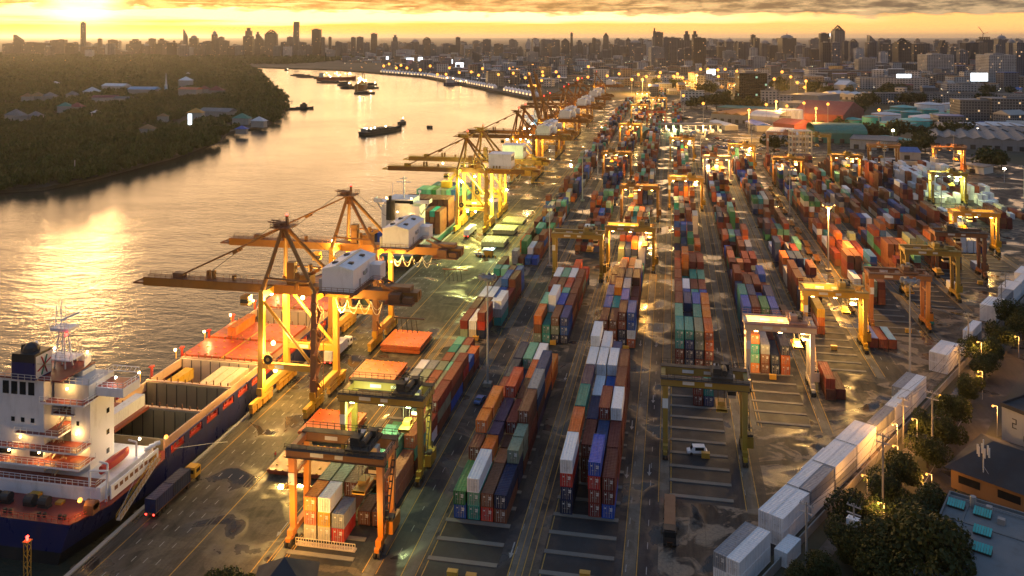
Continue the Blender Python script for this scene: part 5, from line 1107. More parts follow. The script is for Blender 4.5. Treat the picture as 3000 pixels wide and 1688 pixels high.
# glowing boards
for zx0,zx1,zy0,zy1,zg,lab in ((1614,1722,560,606,672,'glowing white advertising board on the mint office roof'),(2174,2300,552,612,700,'largest glowing white advertising board, near the right edge'),(182,246,522,566,600,'pale green lit advertising board right of centre'),(-1000+316-1000+0,0,0,0,0,None),):
    if not lab: continue
    px0,px1=2000+zx0/2.574,2000+zx1/2.574; y0,y1=zy0/2.574,zy1/2.574; x,y=G((px0+px1)/2,zg/2.574); d=depth(x,y); w=(px1-px0)*d/F; za,zb=hgt(y1,x,y),hgt(y0,x,y)
    t=thing('advertising_board',lab,'board',(x,y,0),YAW,'glowing boards'); b=MB(); b.box(-w/2,w/2,-.4,.4,za,zb); b.build('screen',M['screen'],t)
    b=MB(); b.box(-w/2-.6,w/2+.6,.4,1.2,za-.6,zb+.6); b.cyl((0,1.5,0),(0,1.5,za),1.4,n=8); b.build('post',M['grey'],t)
for px0,px1,y0,y1,zg,lab,c_ in ((1121,1138,166,176,182,'small white glowing board on the far city edge','screen'),(1173,1212,170,181,186,'wide white glowing board left of the red neon','screen'),(1225,1238,168,184,188,'square white glowing board beside the wide one','screen'),(1244,1272,174,192,196,'red neon sign glowing over the far bank','lamp_red'),(1307,1326,174,187,192,'pale glowing board right of the red neon','screen'),(1335,1358,184,198,203,'bright white glowing board on the far port sheds','screen'),(2423,2432,98,107,170,'white glowing cube on a tower roof at right','screen')):
    x,y=G((px0+px1)/2,zg); d=depth(x,y); w=(px1-px0)*d/F; za,zb=hgt(y1,x,y),hgt(y0,x,y)
    t=thing('advertising_board',lab,'board',(x,y,0),YAW,'glowing boards'); b=MB(); b.box(-w/2,w/2,-1,.6,za,zb); b.build('screen',M[c_],t); b=MB(); b.cyl((0,1,0),(0,1,zb),1.2,n=6); b.build('post',M['grey'],t)
# sheds
def shed(a,b_,d,h,roof,label,kind='gable',wall='walldim',n=1,name='warehouse'):
    (x0,y0),(x1,y1)=G(*a),G(*b_); v=Vector((x1-x0,y1-y0)); L=v.length; rz=math.atan2(v.y,v.x)
    t=thing(name,label,'warehouse',(x0,y0,0),rz,'sheds beyond the terminal'); b=MB(); b.box(0,L,0,d,0,h); b.build('wall',M[wall],t); b=MB(); s=L/n
    for i in range(n):
        q=i*s
        if kind=='gable': b.add([(q-.5,-.5,h),(q+s+.5*(i==n-1),-.5,h),(q+s+.5*(i==n-1),d+.5,h),(q-.5,d+.5,h),(q-.5,d/2,h+d*.13),(q+s,d/2,h+d*.13)],[(0,1,5,4),(2,3,4,5),(0,4,3),(1,2,5)])
        elif kind=='saw': b.add([(q,-.5,h),(q+s,-.5,h),(q+s,d+.5,h),(q,d+.5,h),(q+s*.5,-.5,h+s*.2),(q+s*.5,d+.5,h+s*.2)],[(0,4,5,3),(4,1,2,5),(0,1,4),(2,3,5)])
        elif kind=='vault':
            k=8
            for j in range(k):
                t0,t1=math.pi*j/k,math.pi*(j+1)/k; b.add([(q-.3,d/2-d/2*math.cos(t0)*1.02,h+d*.16*math.sin(t0)),(q+s+.3,d/2-d/2*math.cos(t0)*1.02,h+d*.16*math.sin(t0)),(q+s+.3,d/2-d/2*math.cos(t1)*1.02,h+d*.16*math.sin(t1)),(q-.3,d/2-d/2*math.cos(t1)*1.02,h+d*.16*math.sin(t1))],[(0,1,2,3)])
        else: b.box(q-.5,q+s+.5,-.8,d+.8,h,h+.5)
    b.build('roof',M[roof],t)
    b=MB()
    for i in range(int(L/9)): b.box(3+i*9,7+i*9,-.06,0,.2,min(4.,h*.6))
    b.build('shed_door',M['dark'],t); return t
for a,b_,d,h,roof,lab,kind,wall,n in ((Z(258,852),Z(862,882),36,7,'roofgreen','very long low shed with pale green roof right of the road bend','flat','walldim',1),(Z(215,915),Z(530,940),70,9,'rooftan','shed with tan saw tooth roof in front of the long green one','saw','walldim',4),(Z(510,950),Z(725,968),34,11,'roofwhite','shed with pale curved roof, lit orange below','vault','wall',1),(Z(830,925),Z(1210,948),90,11,'roofred','big shed with dark red roof left of the tanks','gable','roofred',1),(Z(682,985),Z(842,1002),32,8,'roofred','small dark red shed in front of the white silos','gable','roofred',1),(Z(1000,1078),Z(1392,1086),44,9,'roofgreen','vaulted shed with bright green roof behind the gantry cranes','vault','roofgreen',1),(Z(632,1040),Z(800,1052),26,6,'roofwhite','small shed with pale blue white roof by the car park','gable','wall',1),(Z(600,1082),Z(742,1096),24,7,'roofgrey','grey open shed at the edge of the car park','gable','wall',1),(Z(742,1062),Z(870,1066),24,6,'roofwhite','white roofed shed right of the car park','gable','wall',1),
    (Z(1462,1068),Z(1702,1108),10,5,'tank','narrow walkway roof in turquoise by the dark trees','flat','wall',1),(Z(1262,1122),Z(1612,1142),36,8,'roofgrey','grey flat roofed shed behind the right gantry cranes','flat','wall',1),(Z(1872,1112),Z(2640,1150),70,9,'roofgrey','huge shed with wavy grey roof at right, front bays','saw','walldim',7),(Z(1980,1050),Z(2660,1072),60,9,'roofgrey','huge shed with wavy grey roof at right, rear bays','saw','walldim',7),(Z(2195,1028),Z(2600,1030),30,10,'roofwhite','long pale blue wall shed under the grey slab building','flat','wall',1),(Z(800,775),Z(1022,790),60,12,'roofgrey','grey flat shed by the orange street lamps, upper','flat','wall',1),(Z(790,828),Z(1282,832),50,8,'roofgrey','wide grey flat shed by the orange street lamps, lower','flat','wall',1),(Z(1050,740),Z(1370,760),40,8,'roofwhite','low pale shed roofs left of the dark trees','saw','wall',5),(Z(1140,690),Z(1232,694),50,12,'roofwhite','pale gabled shed among the dark trees','gable','wall',1),(Z(640,630),Z(840,640),60,8,'roofgrey','wide pale shed right of the black glass tower','flat','wall',1),(Z(470,958),Z(560,992),16,6,'tarp','shed with bright blue roof by the fence','gable','wall',1),(Z(1640,1205),Z(1795,1210),22,6,'blue','shed with dark blue roof behind parked trucks','gable','wall',1),(Z(2130,1300),Z(2270,1318),14,5,'roofgrey','small white flat gatehouse at the right fence','flat','offwhite',1),(Z(200,950),Z(320,985),14,5,'roofwhite','long white market roof beside the access road','gable','wall',1)):
    shed(a,b_,d,h,roof,lab,kind,wall,n)
# five storey frame, gate canopy, domed shed
x,y=G(*Z(900,1208)); t=thing('concrete_frame','five storey bare concrete frame building beside the pinkish gantry crane','building',(x,y,0),.1)
for k in range(6): b=MB(); b.box(-8,8,0,12,k*4.4,k*4.4+.5); b.build('floor_slab',M['cream'],t)
for xx in (-7.6,-2.6,2.6,7.):
    b=MB(); b.box(xx,xx+.8,.2,1.,.5,22); b.box(xx,xx+.8,10.8,11.6,.5,22); b.build('column_row',M['cream'],t)
t=thing('gate_canopy','long flat truck gate canopy with lit lanes below at the far end of the yard','canopy',(-14,852,0),.17)
b=MB(); b.box(-2,62,-7,7,7.6,8.8); b.build('roof',M['concrete'],t)
for k in range(9):
    b=MB(); b.box(k*7.4,k*7.4+1.,-.5,.5,0,7.6); b.build('column',M['white'],t); b=MB(); b.box(k*7.4+1.6,k*7.4+3.4,-3,1,0,3.2); b.box(k*7.4+1.5,k*7.4+3.5,-3.1,1.1,1.4,2.4,1); b.build('booth',[M['white'],M['lamp_soft']],t)
point((14,-4,6.4),30000,GRN,t); point((46,-4,6.4),30000,WRM,t)
x,y=G(1903,407); t=thing('domed_shed','dark green rounded shed left of the truck gate canopy','shed',(x,y,0),.25); b=MB()
for j in range(10):
    a0,a1=math.pi*j/10,math.pi*(j+1)/10; b.add([(-8*math.cos(a0),0,9*math.sin(a0)),(-8*math.cos(a1),0,9*math.sin(a1)),(-8*math.cos(a1),44,9*math.sin(a1)),(-8*math.cos(a0),44,9*math.sin(a0))],[(0,1,2,3)])
b.build('vault_roof',M['roofgreen'],t); b=MB(); b.add([(-8*math.cos(math.pi*j/10),.1,9*math.sin(math.pi*j/10)) for j in range(11)],[tuple(range(11))]); b.build('front_wall',M['roofdark'],t)
# storage tanks
k=0
for zx,ty,w,h,m_,lab in ((1440,884,135,78,'tank','squat turquoise tank behind the low left one'),(1298,906,176,42,'tank','low turquoise tank at the left end of the tank farm'),(1560,866,210,70,'white','wide white tank beside the left turquoise pair'),(1655,936,268,58,'tank','widest turquoise tank at the front of the farm'),(1790,912,238,72,'tank','turquoise tank right of the widest one'),(1872,890,248,66,'white','wide white tank behind the front turquoise pair'),(1745,848,150,48,'tank','pale turquoise tank in the middle of the farm'),(1690,812,190,40,'tank','turquoise tank at the rear left of the farm'),(1890,790,206,60,'white','white cone roofed tank at the rear centre'),(1992,868,190,62,'tank','turquoise tank in the right half of the farm'),(2058,786,146,54,'white','white cone roofed tank right of the rear centre one'),(2142,838,210,62,'tank','turquoise tank at the right end of the farm'),(2226,800,170,60,'white','white cone roofed tank at the rear right end'),(1880,830,130,50,'tank','turquoise tank under the rear centre cone roof'),(2200,858,120,56,'tank','turquoise tank nearest the grey slab building'),(1600,840,130,40,'tank','turquoise tank behind the wide white one')):
    px,py=2000+zx/2.574,(ty+h)/2.574; x,y=G(px,py); d=depth(x,y); r=w/2.574*d/F/2; hh_=max(6,hgt((ty)/2.574,x,y+r*.2))
    t=thing('storage_tank',lab,'tank',(x,y+r,0),0,'storage tanks'); b=MB(); b.cyl((0,0,0),(0,0,hh_),r,n=28,cap=False); b.build('shell',M[m_],t); b=MB(); b.cyl((0,0,hh_),(0,0,hh_+r*.16),r*1.01,r2=.3,n=28); b.build('cone_roof',M['roofwhite'] if m_=='white' else M['tank'],t)
    b=MB(); b.cyl((0,0,hh_-.5),(0,0,hh_),r*1.015,n=28); b.build('rim',M['brown'],t)
for i in range(5):
    x,y=G(*Z(755+i*30,950)); b=MB(); b.cyl((0,0,0),(0,0,17),4.6,n=14); b.sphere((0,0,17),4.6,14,6,0,.25); o=b.build('silo',M['white'],loc=(x,y,0)); tag(o,'white silo in the row behind the dark red shed, %s from the left'%ordw(i),'silo','white silos')
# tents along the far bank
bk=[(-224,1308),(-376,1576),(-599,1958),(-784,2140)]
tentm=MB(); tentm.box(-5,5,-4,4,0,3.2); tentm.add([(-5.3,-4.3,3.2),(5.3,-4.3,3.2),(5.3,4.3,3.2),(-5.3,4.3,3.2),(0,0,8.4)],[(0,1,4),(1,2,4),(2,3,4),(3,0,4)]); tm=tentm.mesh('tent_roof',M['white'])
wl_=MB(); wl_.box(-3.4,3.4,-4.1,-4.02,.4,2.9); wlm=wl_.mesh('lit_front',M['lamp_soft'])
n_=0
for (xa,ya),(xb,yb) in zip(bk,bk[1:]):
    L=math.hypot(xb-xa,yb-ya); k=int(L/17)
    for i in range(k):
        if 9<n_<13: n_+=1; continue
        q=(i+.5)/k; x=xa+(xb-xa)*q; y=ya+(yb-ya)*q; nx,ny=(yb-ya)/L,-(xb-xa)/L
        o=bpy.data.objects.new('white_tent',tm); COL.objects.link(o); o.location=(x+nx*16,y+ny*16,0); o.rotation_euler=(0,0,math.atan2(yb-ya,xb-xa)+math.pi); tag(o,'small white peaked tent with lit front in the row along the far river bank','tent','white tents along the far bank')
        w=bpy.data.objects.new('lit_front',wlm); COL.objects.link(w); w.parent=o; n_+=1
# low roofs filling the district: the nearest as things, the rest one mass
def keep(px,py):
    x,y=G(px,py)
    if x<262 and y<1330: return False
    for zx,zy,r_ in ((1800,880,520),(530,700,150),(400,880,260),(1000,930,250),(2250,1080,400)):
        if abs(px-2000-zx/2.574)<r_/2.574 and abs(py-zy/2.574)<60/2.574*1.3: return False
    return True
r=random.Random(8); RF=['roofgrey','roofwhite','roofred','rooftan','roofgrey','roofdark','blue','wall']
protos=[]
for rf in RF:
    for f in ('w','t','s'): protos.append((rf,f))
pm={}
def lowmesh(i):
    if i not in pm:
        q=random.Random(i); w,d,h=q.uniform(9,26),q.uniform(9,22),q.choice((4,5,6,7,9,12,15)); rf,f=protos[i%len(protos)]
        a=MB(); a.box(-w/2,w/2,0,d,0,h); c=MB()
        if q.random()<.6: c.add([(-w/2-.5,-.5,h),(w/2+.5,-.5,h),(w/2+.5,d+.5,h),(-w/2-.5,d+.5,h),(-w/2-.5,d/2,h+d*.2),(w/2+.5,d/2,h+d*.2)],[(0,1,5,4),(2,3,4,5),(0,4,3),(1,2,5)])
        else: c.box(-w/2-.3,w/2+.3,-.3,d+.3,h,h+.6)
        pm[i]=(a.mesh('wall',FC[f]),c.mesh('roof',M[rf]),a,c,rf)
    return pm[i]
RFN={'roofgrey':'grey','roofwhite':'pale','roofred':'dark red','rooftan':'tan','roofdark':'black','blue':'blue','wall':'beige'}
n_=0
while n_<90:
    px,py=r.uniform(1900,3000),r.uniform(225,440)
    if py>300 and px<2300: continue
    if not keep(px,py): continue
    x,y=G(px,py); i=r.randrange(48); me=lowmesh(i)
    o=bpy.data.objects.new('small_building',me[0]); COL.objects.link(o); o.location=(x,y,0); o.rotation_euler=(0,0,r.uniform(-.5,.5)); tag(o,'small low building with %s roof in the dense district beyond the sheds'%RFN[me[4]],'building','low buildings with %s roofs beyond the sheds'%RFN[me[4]])
    c=bpy.data.objects.new('roof',me[1]); COL.objects.link(c); c.parent=o; n_+=1
mass=MB(); mm=[FC[k] for k in 'wtsg']+[M[k] for k in dict.fromkeys(RF)]
rl=list(dict.fromkeys(RF))
for i in range(2300):
    if i<1500: px,py=r.uniform(1000,3000),168+90*r.random()**1.6
    else: px,py=r.uniform(-60,1300),r.uniform(160,169)
    x,y=G(px,py)
    if x<262 and y<1330 or (px<1000 and py>165 and px>650) : continue
    if px<1500 and py>205-(1500-px)*.045+((px-1100)*.16 if px>1100 else 0): continue
    w,d,h=r.uniform(10,34),r.uniform(10,30),r.choice((4,6,8,10,14,20,28)); a=r.uniform(-.5,.5); st=len(mass.v)
    mass.box(-w/2,w/2,0,d,0,h,r.randrange(4)); mass.box(-w/2-.4,w/2+.4,-.4,d+.4,h,h+.8,4+r.randrange(len(rl))); mass.xf((x,y,0),a,st)
for i in range(330):
    px=r.uniform(0,3000); d=r.uniform(3600,6200); l=(px-1500)*d/F; h=r.uniform(26,64)*(1+.3*(px>1500)); w=r.uniform(18,40); x=-math.sin(YAW)*d+math.cos(YAW)*l; y=math.cos(YAW)*d+math.sin(YAW)*l; st=len(mass.v)
    mass.box(-w/2,w/2,0,w*.7,0,h,r.randrange(4)); mass.box(-w*.3,w*.2,w*.1,w*.5,h,h+r.uniform(2,7),r.randrange(4)); mass.xf((x,y,0),YAW+r.uniform(-.4,.4),st)
o=mass.build('far_low_roofs',mm); o['kind']='stuff'
# ---------------------------------------------------------------- lamps
def mast(x,y,h,label,lit=None,head='ring',power=0,c_=SOD,group='tall light masts in the yard',r0=.34):
    t=thing('light_mast',label,'light mast',(x,y,0),0,group); b=MB(); b.cyl((0,0,0),(0,0,h),r0,r2=r0*.5,n=8); b.build('pole',M['steel'],t)
    b=MB(); b.box(-1.1,1.1,-1.1,1.1,0,1.); b.build('plinth',M['concrete'],t)
    b=MB(); b.cyl((0,0,h),(0,0,h+.3),2.2,n=12)
    for k in range(8):
        a=2*math.pi*k/8; b.box(2.2*math.cos(a)-.35,2.2*math.cos(a)+.35,2.2*math.sin(a)-.35,2.2*math.sin(a)+.35,h-.25,h+.75)
    b.build('lamp_ring',M['walldim'],t)
    if lit:
        b=MB(); b.sphere((0,0,0),1.35,10,6,0,.55); b.build('lamp',M[lit],t,loc=(0,-.6,h-.5)); point((0,-1,h-2.4),power,c_,t,1.)
    return t
mast(-49.9,224.5,29.6,'tall steel light mast with unlit ring head, front lane left of centre')
mast(63.4,243.6,29.3,'tall grey light mast with unlit head in the open wet yard at right')
mast(62.6,360,27.,'tall light mast with glowing orange head, above the trailers','lamp_orange',power=130000,c_=SOD)
mast(-50.1,344,25.,'light mast behind the first, by the olive crane')
mast(-51.5,487,25.,'slim light mast standing left of the second block, middle distance')
mast(-49,560,24,'slim light mast with plinth behind the blue kiosk lane')
mast(62.,470,25.,'slim light mast behind the glowing one in the trailer lane')
mast(20.,620,25.,'slim light mast beside the glowing cream crane'); mast(62,690,25,'slim light mast near the car park')
mast(137.5,470,24,'light mast at far right among white reefers'); mast(190,505,24,'light mast at the right edge of the yard')
mast(140,600,24,'light mast between the far right gantry cranes'); mast(200,655,24,'light mast by the small white gatehouse')
LP=[[(320,500),(360,485),(415,515),(450,495),(495,515),(595,530),(670,500),(725,565),(790,563),(815,515),(890,550),(980,545),(1035,570),(1065,520),(1100,550),(1170,540),(1185,565),(1270,520),(1295,515),(1325,530),(1297,555),(1388,590),(1415,560),(1443,495),(1415,650),(1445,648),(1463,650),(1517,545),(1520,572),(1510,610),(1640,580),(1620,545),(1785,595),(1860,585),(1863,505),(2005,575),(2095,560),(2190,603),(2270,603),(2300,580),(2405,550),(2395,580),(2535,560),(2505,578),(2240,565),(1935,660)],
    [(0,590),(105,570),(135,525),(190,525),(270,580),(320,525),(265,530),(408,540),(455,530),(555,535),(600,535),(750,545),(815,583),(865,625),(930,615),(920,662),(690,600),(705,770),(785,805),(915,782),(1005,823),(1095,790),(630,793),(500,835),(5,725),(155,785),(1140,945),(1585,985),(1900,965),(2100,915),(2220,975),(1005,940),(1480,835),(2425,1275)]]
pole=MB(); pole.cyl((0,0,0),(0,0,24),.3,r2=.18,n=6); pole.box(-1.4,1.4,-.3,.3,24,24.4); polem=pole.mesh('street_lamp',M['steel'])
hd={}
for q,(r_,lst) in enumerate(zip((1,2),LP)):
    for (zx,zy) in lst:
        px,py=r_*1000+zx/2.574,zy/2.574; near_=py>350
        if near_: z=9.
        else: z=24.
        x,y=G(px,py,z); s=z/24.
        o=bpy.data.objects.new('street_lamp',polem); COL.objects.link(o); o.location=(x,y,0); o.scale=(max(s,.6),max(s,.6),s); tag(o,'tall street lamp with glowing orange head beyond the container yard' if not near_ else 'small lamp glowing white among the tanks and sheds','street lamp','orange street lamps beyond the yard' if not near_ else 'small lamps among the tanks')
        rad=min(3.4,max(1.,y*.0017)); k=(round(rad,1),near_)
        if k not in hd: b=MB(); b.sphere((0,0,0),k[0]/max(s,.6),8,5); hd[k]=b.mesh('lamp_head',M['lamp_orange'] if not near_ else M['lamp_white'])
        l=bpy.data.objects.new('lamp_head',hd[k]); COL.objects.link(l); l.parent=o; l.location=(0,-.4,24.6)
for px,py,pw in ((1900,235,6e5),(2040,222,6e5),(2280,300,2.5e5),(2390,322,2e5),(1880,232,5e5),(2190,325,1.2e5),(2330,240,6e5)):
    x,y=G(px,py,24); point((x,y-3,22),pw,SOD,None,2.)
b=MB()
for i in range(520):
    if i<430: px,py=r.uniform(1000,3000),172+r.random()**1.3*130
    elif i<560: px,py=r.uniform(0,1100),r.uniform(161,178)
    else: px,py=r.uniform(0,760),r.uniform(180,400)
    if 1000<px<1500 and py>200+(px-1000)*.1: continue
    if px>1000 and py>300 and px<2300: continue
    x,y=G(px,py,8.); 
    if x<262 and y<1330 and x>-430: continue
    s=min(1.15,max(.4,y*.00045)); mi=r.choice((0,0,0,0,1,2)); b.add([(x-s,y,8),(x+s,y,8),(x,y-s,8),(x,y+s,8),(x,y,8-s),(x,y,8+s)],[(0,2,5),(2,1,5),(1,3,5),(3,0,5),(2,0,4),(1,2,4),(3,1,4),(0,3,4)],mi)
o=b.build('city_lights',[lampm('lamp_far',(1,.5,.14),3.),lampm('lamp_far_white',(1,.85,.6),4),lampm('lamp_far_green',(.8,1,.7),3)]); o['kind']='stuff'
# ---------------------------------------------------------------- trees
def leafmat(name,lo,hi):
    m,nt,b=nodes(name); ri=nn(nt,'ShaderNodeNewGeometry').outputs['Random Per Island']; p=nn(nt,'ShaderNodeNewGeometry').outputs['Position']
    no=nn(nt,'ShaderNodeTexNoise',{'Vector':p,'Scale':.045,'Detail':4.}).outputs[0]
    c=mixn(nt,ri,lo,hi); c=mixn(nt,mapr(nt,no,.38,.62,0.,.55),c,(.07,.075,.014)); nt.links.new(c,b.inputs['Base Color']); b.inputs['Roughness'].default_value=.6; b.inputs['Specular IOR Level'].default_value=.25
    tr=nn(nt,'ShaderNodeBsdfTranslucent'); nt.links.new(c,tr.inputs[0]); mx=nn(nt,'ShaderNodeMixShader',{0:.3,1:b.outputs[0],2:tr.outputs[0]}); nt.links.new(mx.outputs[0],nt.nodes['Material Output'].inputs[0]); return m
M['leaf']=leafmat('leaf',(.018,.040,.007),(.062,.105,.018)); M['leaf_dark']=leafmat('leaf_dark',(.008,.020,.008),(.03,.055,.018))
M['bark']=paint('bark',(.055,.04,.028),.9)
def crown(n,R_,hh,size,seed,lumps=7):
    """leaf clumps scattered through a lumpy crown: (n,4,3) quads standing on z=0"""
    g=np.random.RandomState(seed); lc=g.normal(size=(lumps,3))*np.array([.42,.42,.22]); lc[:,2]=np.abs(lc[:,2])*.9; lr=g.uniform(.38,.62,lumps)
    k=g.randint(0,lumps,n); d=g.normal(size=(n,3)); d/=np.linalg.norm(d,axis=1)[:,None]; rad=g.uniform(.55,1.,n)**.6
    c=lc[k]+d*(lr[k]*rad)[:,None]; c[:,2]=np.maximum(c[:,2],-.15)
    c=c*np.array([R_,R_,hh*.62]); c[:,2]+=hh*.40
    nr=d+g.normal(size=(n,3))*.55; nr/=np.linalg.norm(nr,axis=1)[:,None]; u=np.cross(nr,g.normal(size=(n,3))); u/=np.linalg.norm(u,axis=1)[:,None]; v=np.cross(nr,u); s=size*g.uniform(.6,1.25,n)[:,None]
    return np.stack([c-u*s-v*s*.6,c+u*s-v*s*.6,c+u*s+v*s*.6,c-u*s+v*s*.6],1)
def npmesh(name,q,mat):
    v=q.reshape(-1,3).astype(np.float32); n=len(v)//4; me=bpy.data.meshes.new(name); me.vertices.add(len(v)); me.vertices.foreach_set('co',v.ravel()); me.loops.add(4*n); me.loops.foreach_set('vertex_index',np.arange(4*n,dtype=np.int32)); me.polygons.add(n); me.polygons.foreach_set('loop_start',np.arange(0,4*n,4,dtype=np.int32)); me.update(calc_edges=True); me.materials.append(mat); return me
def inside(x,y,poly):
    c=False; j=len(poly)-1
    for i in range(len(poly)):
        xi,yi=poly[i]; xj,yj=poly[j]
        if (yi>y)!=(yj>y) and x<(xj-xi)*(y-yi)/(yj-yi)+xi: c=not c
        j=i
    return c
LB=[(x+7,y) for x,y in BANK]+[(-1560,2560),(-3200,2780),(-3200,300),(-460,300)]
HOUSES=[(845,672,59,14,'roofwhite','long pale lilac roofed hall in the wooded bank'),(1065,686,60,10,'lightblue','long low pale blue roof right of the lilac hall'),(1390,652,30,22,'white','white block on top of the red temple hall'),(1412,700,46,14,'hatchred','big red roofed temple hall in the wooded bank'),(1530,698,24,14,'roofred','red pointed temple roof right of the big red hall'),(1622,698,32,11,'roofred','dark red roof second right of the big red hall'),(1725,598,20,11,'roofred','lone house with pinkish red roof near the far river bend'),(780,750,44,10,'roofred','wide dull red roof under the lilac hall'),(925,758,38,10,'roofgrey','wide grey gabled roof below the pale blue roof'),(1415,566,18,10,'white','small white house in the far woods'),(1612,855,52,9,'roofgrey','long grey roofed shed near the river bend'),(1466,885,22,13,'yellow','house with yellow green pyramid roof in the woods'),(482,820,22,10,'roofgreen','small house with green roof in the left woods'),(565,820,24,9,'roofred','small brown red roof beside the green one'),(715,866,14,9,'roofwhite','small white roof alone in the left woods'),(250,890,22,9,'roofgrey','grey roof at the left woods, lower'),(92,892,30,10,'roofgrey','grey walled house cluster at the left frame edge'),(1222,894,14,9,'rooftan','small tan roof in the middle woods'),(1102,990,18,9,'rooftan','tan roof in the nearer woods'),(1812,905,24,8,'roofgreen','pale green roof by the river edge'),(1940,925,20,8,'roofwhite','pale roof of the riverside pier house'),(1816,976,14,6,'blue','bright blue boat shed roof at the water'),(532,728,24,10,'roofgrey','grey house left of the dull red roof'),(192,742,22,10,'rooftan','lit house by a street lamp at the far left'),(270,740,26,10,'rooftan','tan roofs right of the lit house at the far left'),(362,740,26,10,'roofgrey','grey roof fourth from the left frame edge'),(682,704,32,10,'roofwhite','white roofed house left of the lilac hall'),(412,634,16,9,'white','tiny white house in the upper left woods')]
hp=[]
for zx,zy,w,h,rf,lab in HOUSES:
    w*=.8; h=h*.72+1.
    x,y=G(zx/2.574,zy/2.574+3,3.); hp.append((x,y,w)); d=w*.4
    t=thing('riverbank_house',lab,'house',(x,y,-1),rnd.uniform(-.2,.2),'roofs among the trees of the left bank'); b=MB(); b.box(-w/2,w/2,0,d,0,h); b.build('wall',M['wall'],t); b=MB()
    if w<26: b.add([(-w/2-1,-1,h),(w/2+1,-1,h),(w/2+1,d+1,h),(-w/2-1,d+1,h),(0,d/2,h+w*.3)],[(0,1,4),(1,2,4),(2,3,4),(3,0,4)])
    else: b.add([(-w/2-1,-1,h),(w/2+1,-1,h),(w/2+1,d+1,h),(-w/2-1,d+1,h),(-w/2-1,d/2,h+d*.22),(w/2+1,d/2,h+d*.22)],[(0,1,5,4),(2,3,4,5),(0,4,3),(1,2,5)])
    b.build('roof',M[rf],t)
x,y=G(1432/2.574,985/2.574,0); t=thing('lit_sign','tall pale glowing sign standing in the woods by the river','sign',(x,y,-1),YAW); b=MB(); b.box(-1.8,1.8,-.4,.4,7,18); b.build('screen',M['screen'],t); b=MB(); b.cyl((0,.8,0),(0,.8,17),.4,n=6); b.build('post',M['steel'],t)
x,y=G(1252/2.574,700/2.574,0); b=MB(); b.cyl((0,0,0),(0,0,14),3,r2=2.,n=8); b.cyl((0,0,14),(0,0,34),1.6,r2=.2,n=8); tag(b.build('temple_spire',M['white'],loc=(x,y,0)),'thin white temple spire rising from the woods left of the red hall','spire')
x,y=G(219,527,-3.6); b=MB(); b.cyl((0,0,0),(0,0,14),.3,n=6); tag(b.build('river_pole',M['steel'],loc=(x,y,-4)),'thin white pole standing in the water at the wooded bank','pole')
var={k:[crown(n,1.,1.,s,70+i) for i in range(6)] for k,n,s in (('n',230,.13),('m',100,.19),('f',46,.27))}
rg=np.random.RandomState(3); out=[]; y=300.
while y<2720:
    k='n' if y<760 else 'm' if y<1500 else 'f'; st={'n':8.2,'m':13.,'f':21.}[k]; xl=(-math.sin(YAW)*y*1.06-math.cos(YAW)*y*.64)*1.12-60; x=max(-3200,xl-140-y*.12)
    while x<-380:
        X=x+rg.uniform(-.5,.5)*st; Y=y+rg.uniform(-.5,.5)*st
        if inside(X,Y,LB) and not any(abs(X-a)<w*.6+4 and -42-b_*.02<Y-b_<w*.4+3 for a,b_,w in hp):
            big=math.sin(X*.021+2.)*math.sin(Y*.017)*.5+.5; hh_=rg.uniform(7.,12.)*(.8+.5*big)*(1. if k!='f' else 1.1); Rr=st*rg.uniform(.52,.78)
            a=rg.uniform(0,6.28); c_,s_=math.cos(a),math.sin(a); q=var[k][rg.randint(6)]*np.array([Rr,Rr,hh_]); q=q@np.array([[c_,s_,0],[-s_,c_,0],[0,0,1]]); out.append(q+np.array([X,Y,-2.2]))
        x+=st
    y+=st
o=bpy.data.objects.new('riverside_forest',npmesh('riverside_forest',np.concatenate(out),M['leaf'])); COL.objects.link(o); o['kind']='stuff'; del out
out=[]; y=2700.
while y<4300:
    x=-3700.
    while x<-700:
        X,Y=x+rg.uniform(-15,15),y+rg.uniform(-15,15)
        if (X<-1300 and not inside(X,Y,LB)) and not(Y<3020 and Y>2500 and abs(Y-(2560-(X+1405)*.1))<75): out.append(var['f'][rg.randint(6)]*np.array([17,17,rg.uniform(9,17)])+np.array([X,Y,-2]))
        x+=31
    y+=33
o=bpy.data.objects.new('far_woods',npmesh('far_woods',np.concatenate(out),M['leaf'])); COL.objects.link(o); o['kind']='stuff'
# single trees
def tree_mesh(R_,hh,n,size,seed,m_='leaf_dark'):
    q=crown(n,R_,hh,size,seed,9); cm=npmesh('crown',q,M[m_]); b=MB(); b.cyl((0,0,-.1),(.2,.1,hh*.45),.05*hh**.8,r2=.03*hh**.8,n=7); g=random.Random(seed)
    for i in range(5):
        a=g.uniform(0,6.28); b.cyl((.15,.08,hh*(.3+.04*i)),(.15+R_*.5*math.cos(a),.08+R_*.5*math.sin(a),hh*(.55+.05*i)),.018*hh**.8,r2=.006*hh**.8,n=5)
    return cm,b.mesh('trunk',M['bark'])
def plant(pr,x,y,s,label,group):
    t=thing('tree',label,'tree',(x,y,0),rnd.uniform(0,6.28),group); t.scale=(s,s,s)
    for nm,me in zip(('crown','trunk'),pr): o=bpy.data.objects.new(nm,me); COL.objects.link(o); o.parent=t
    return t
near_t=[tree_mesh(4.6,9.,4600,.20,200+i) for i in range(4)]
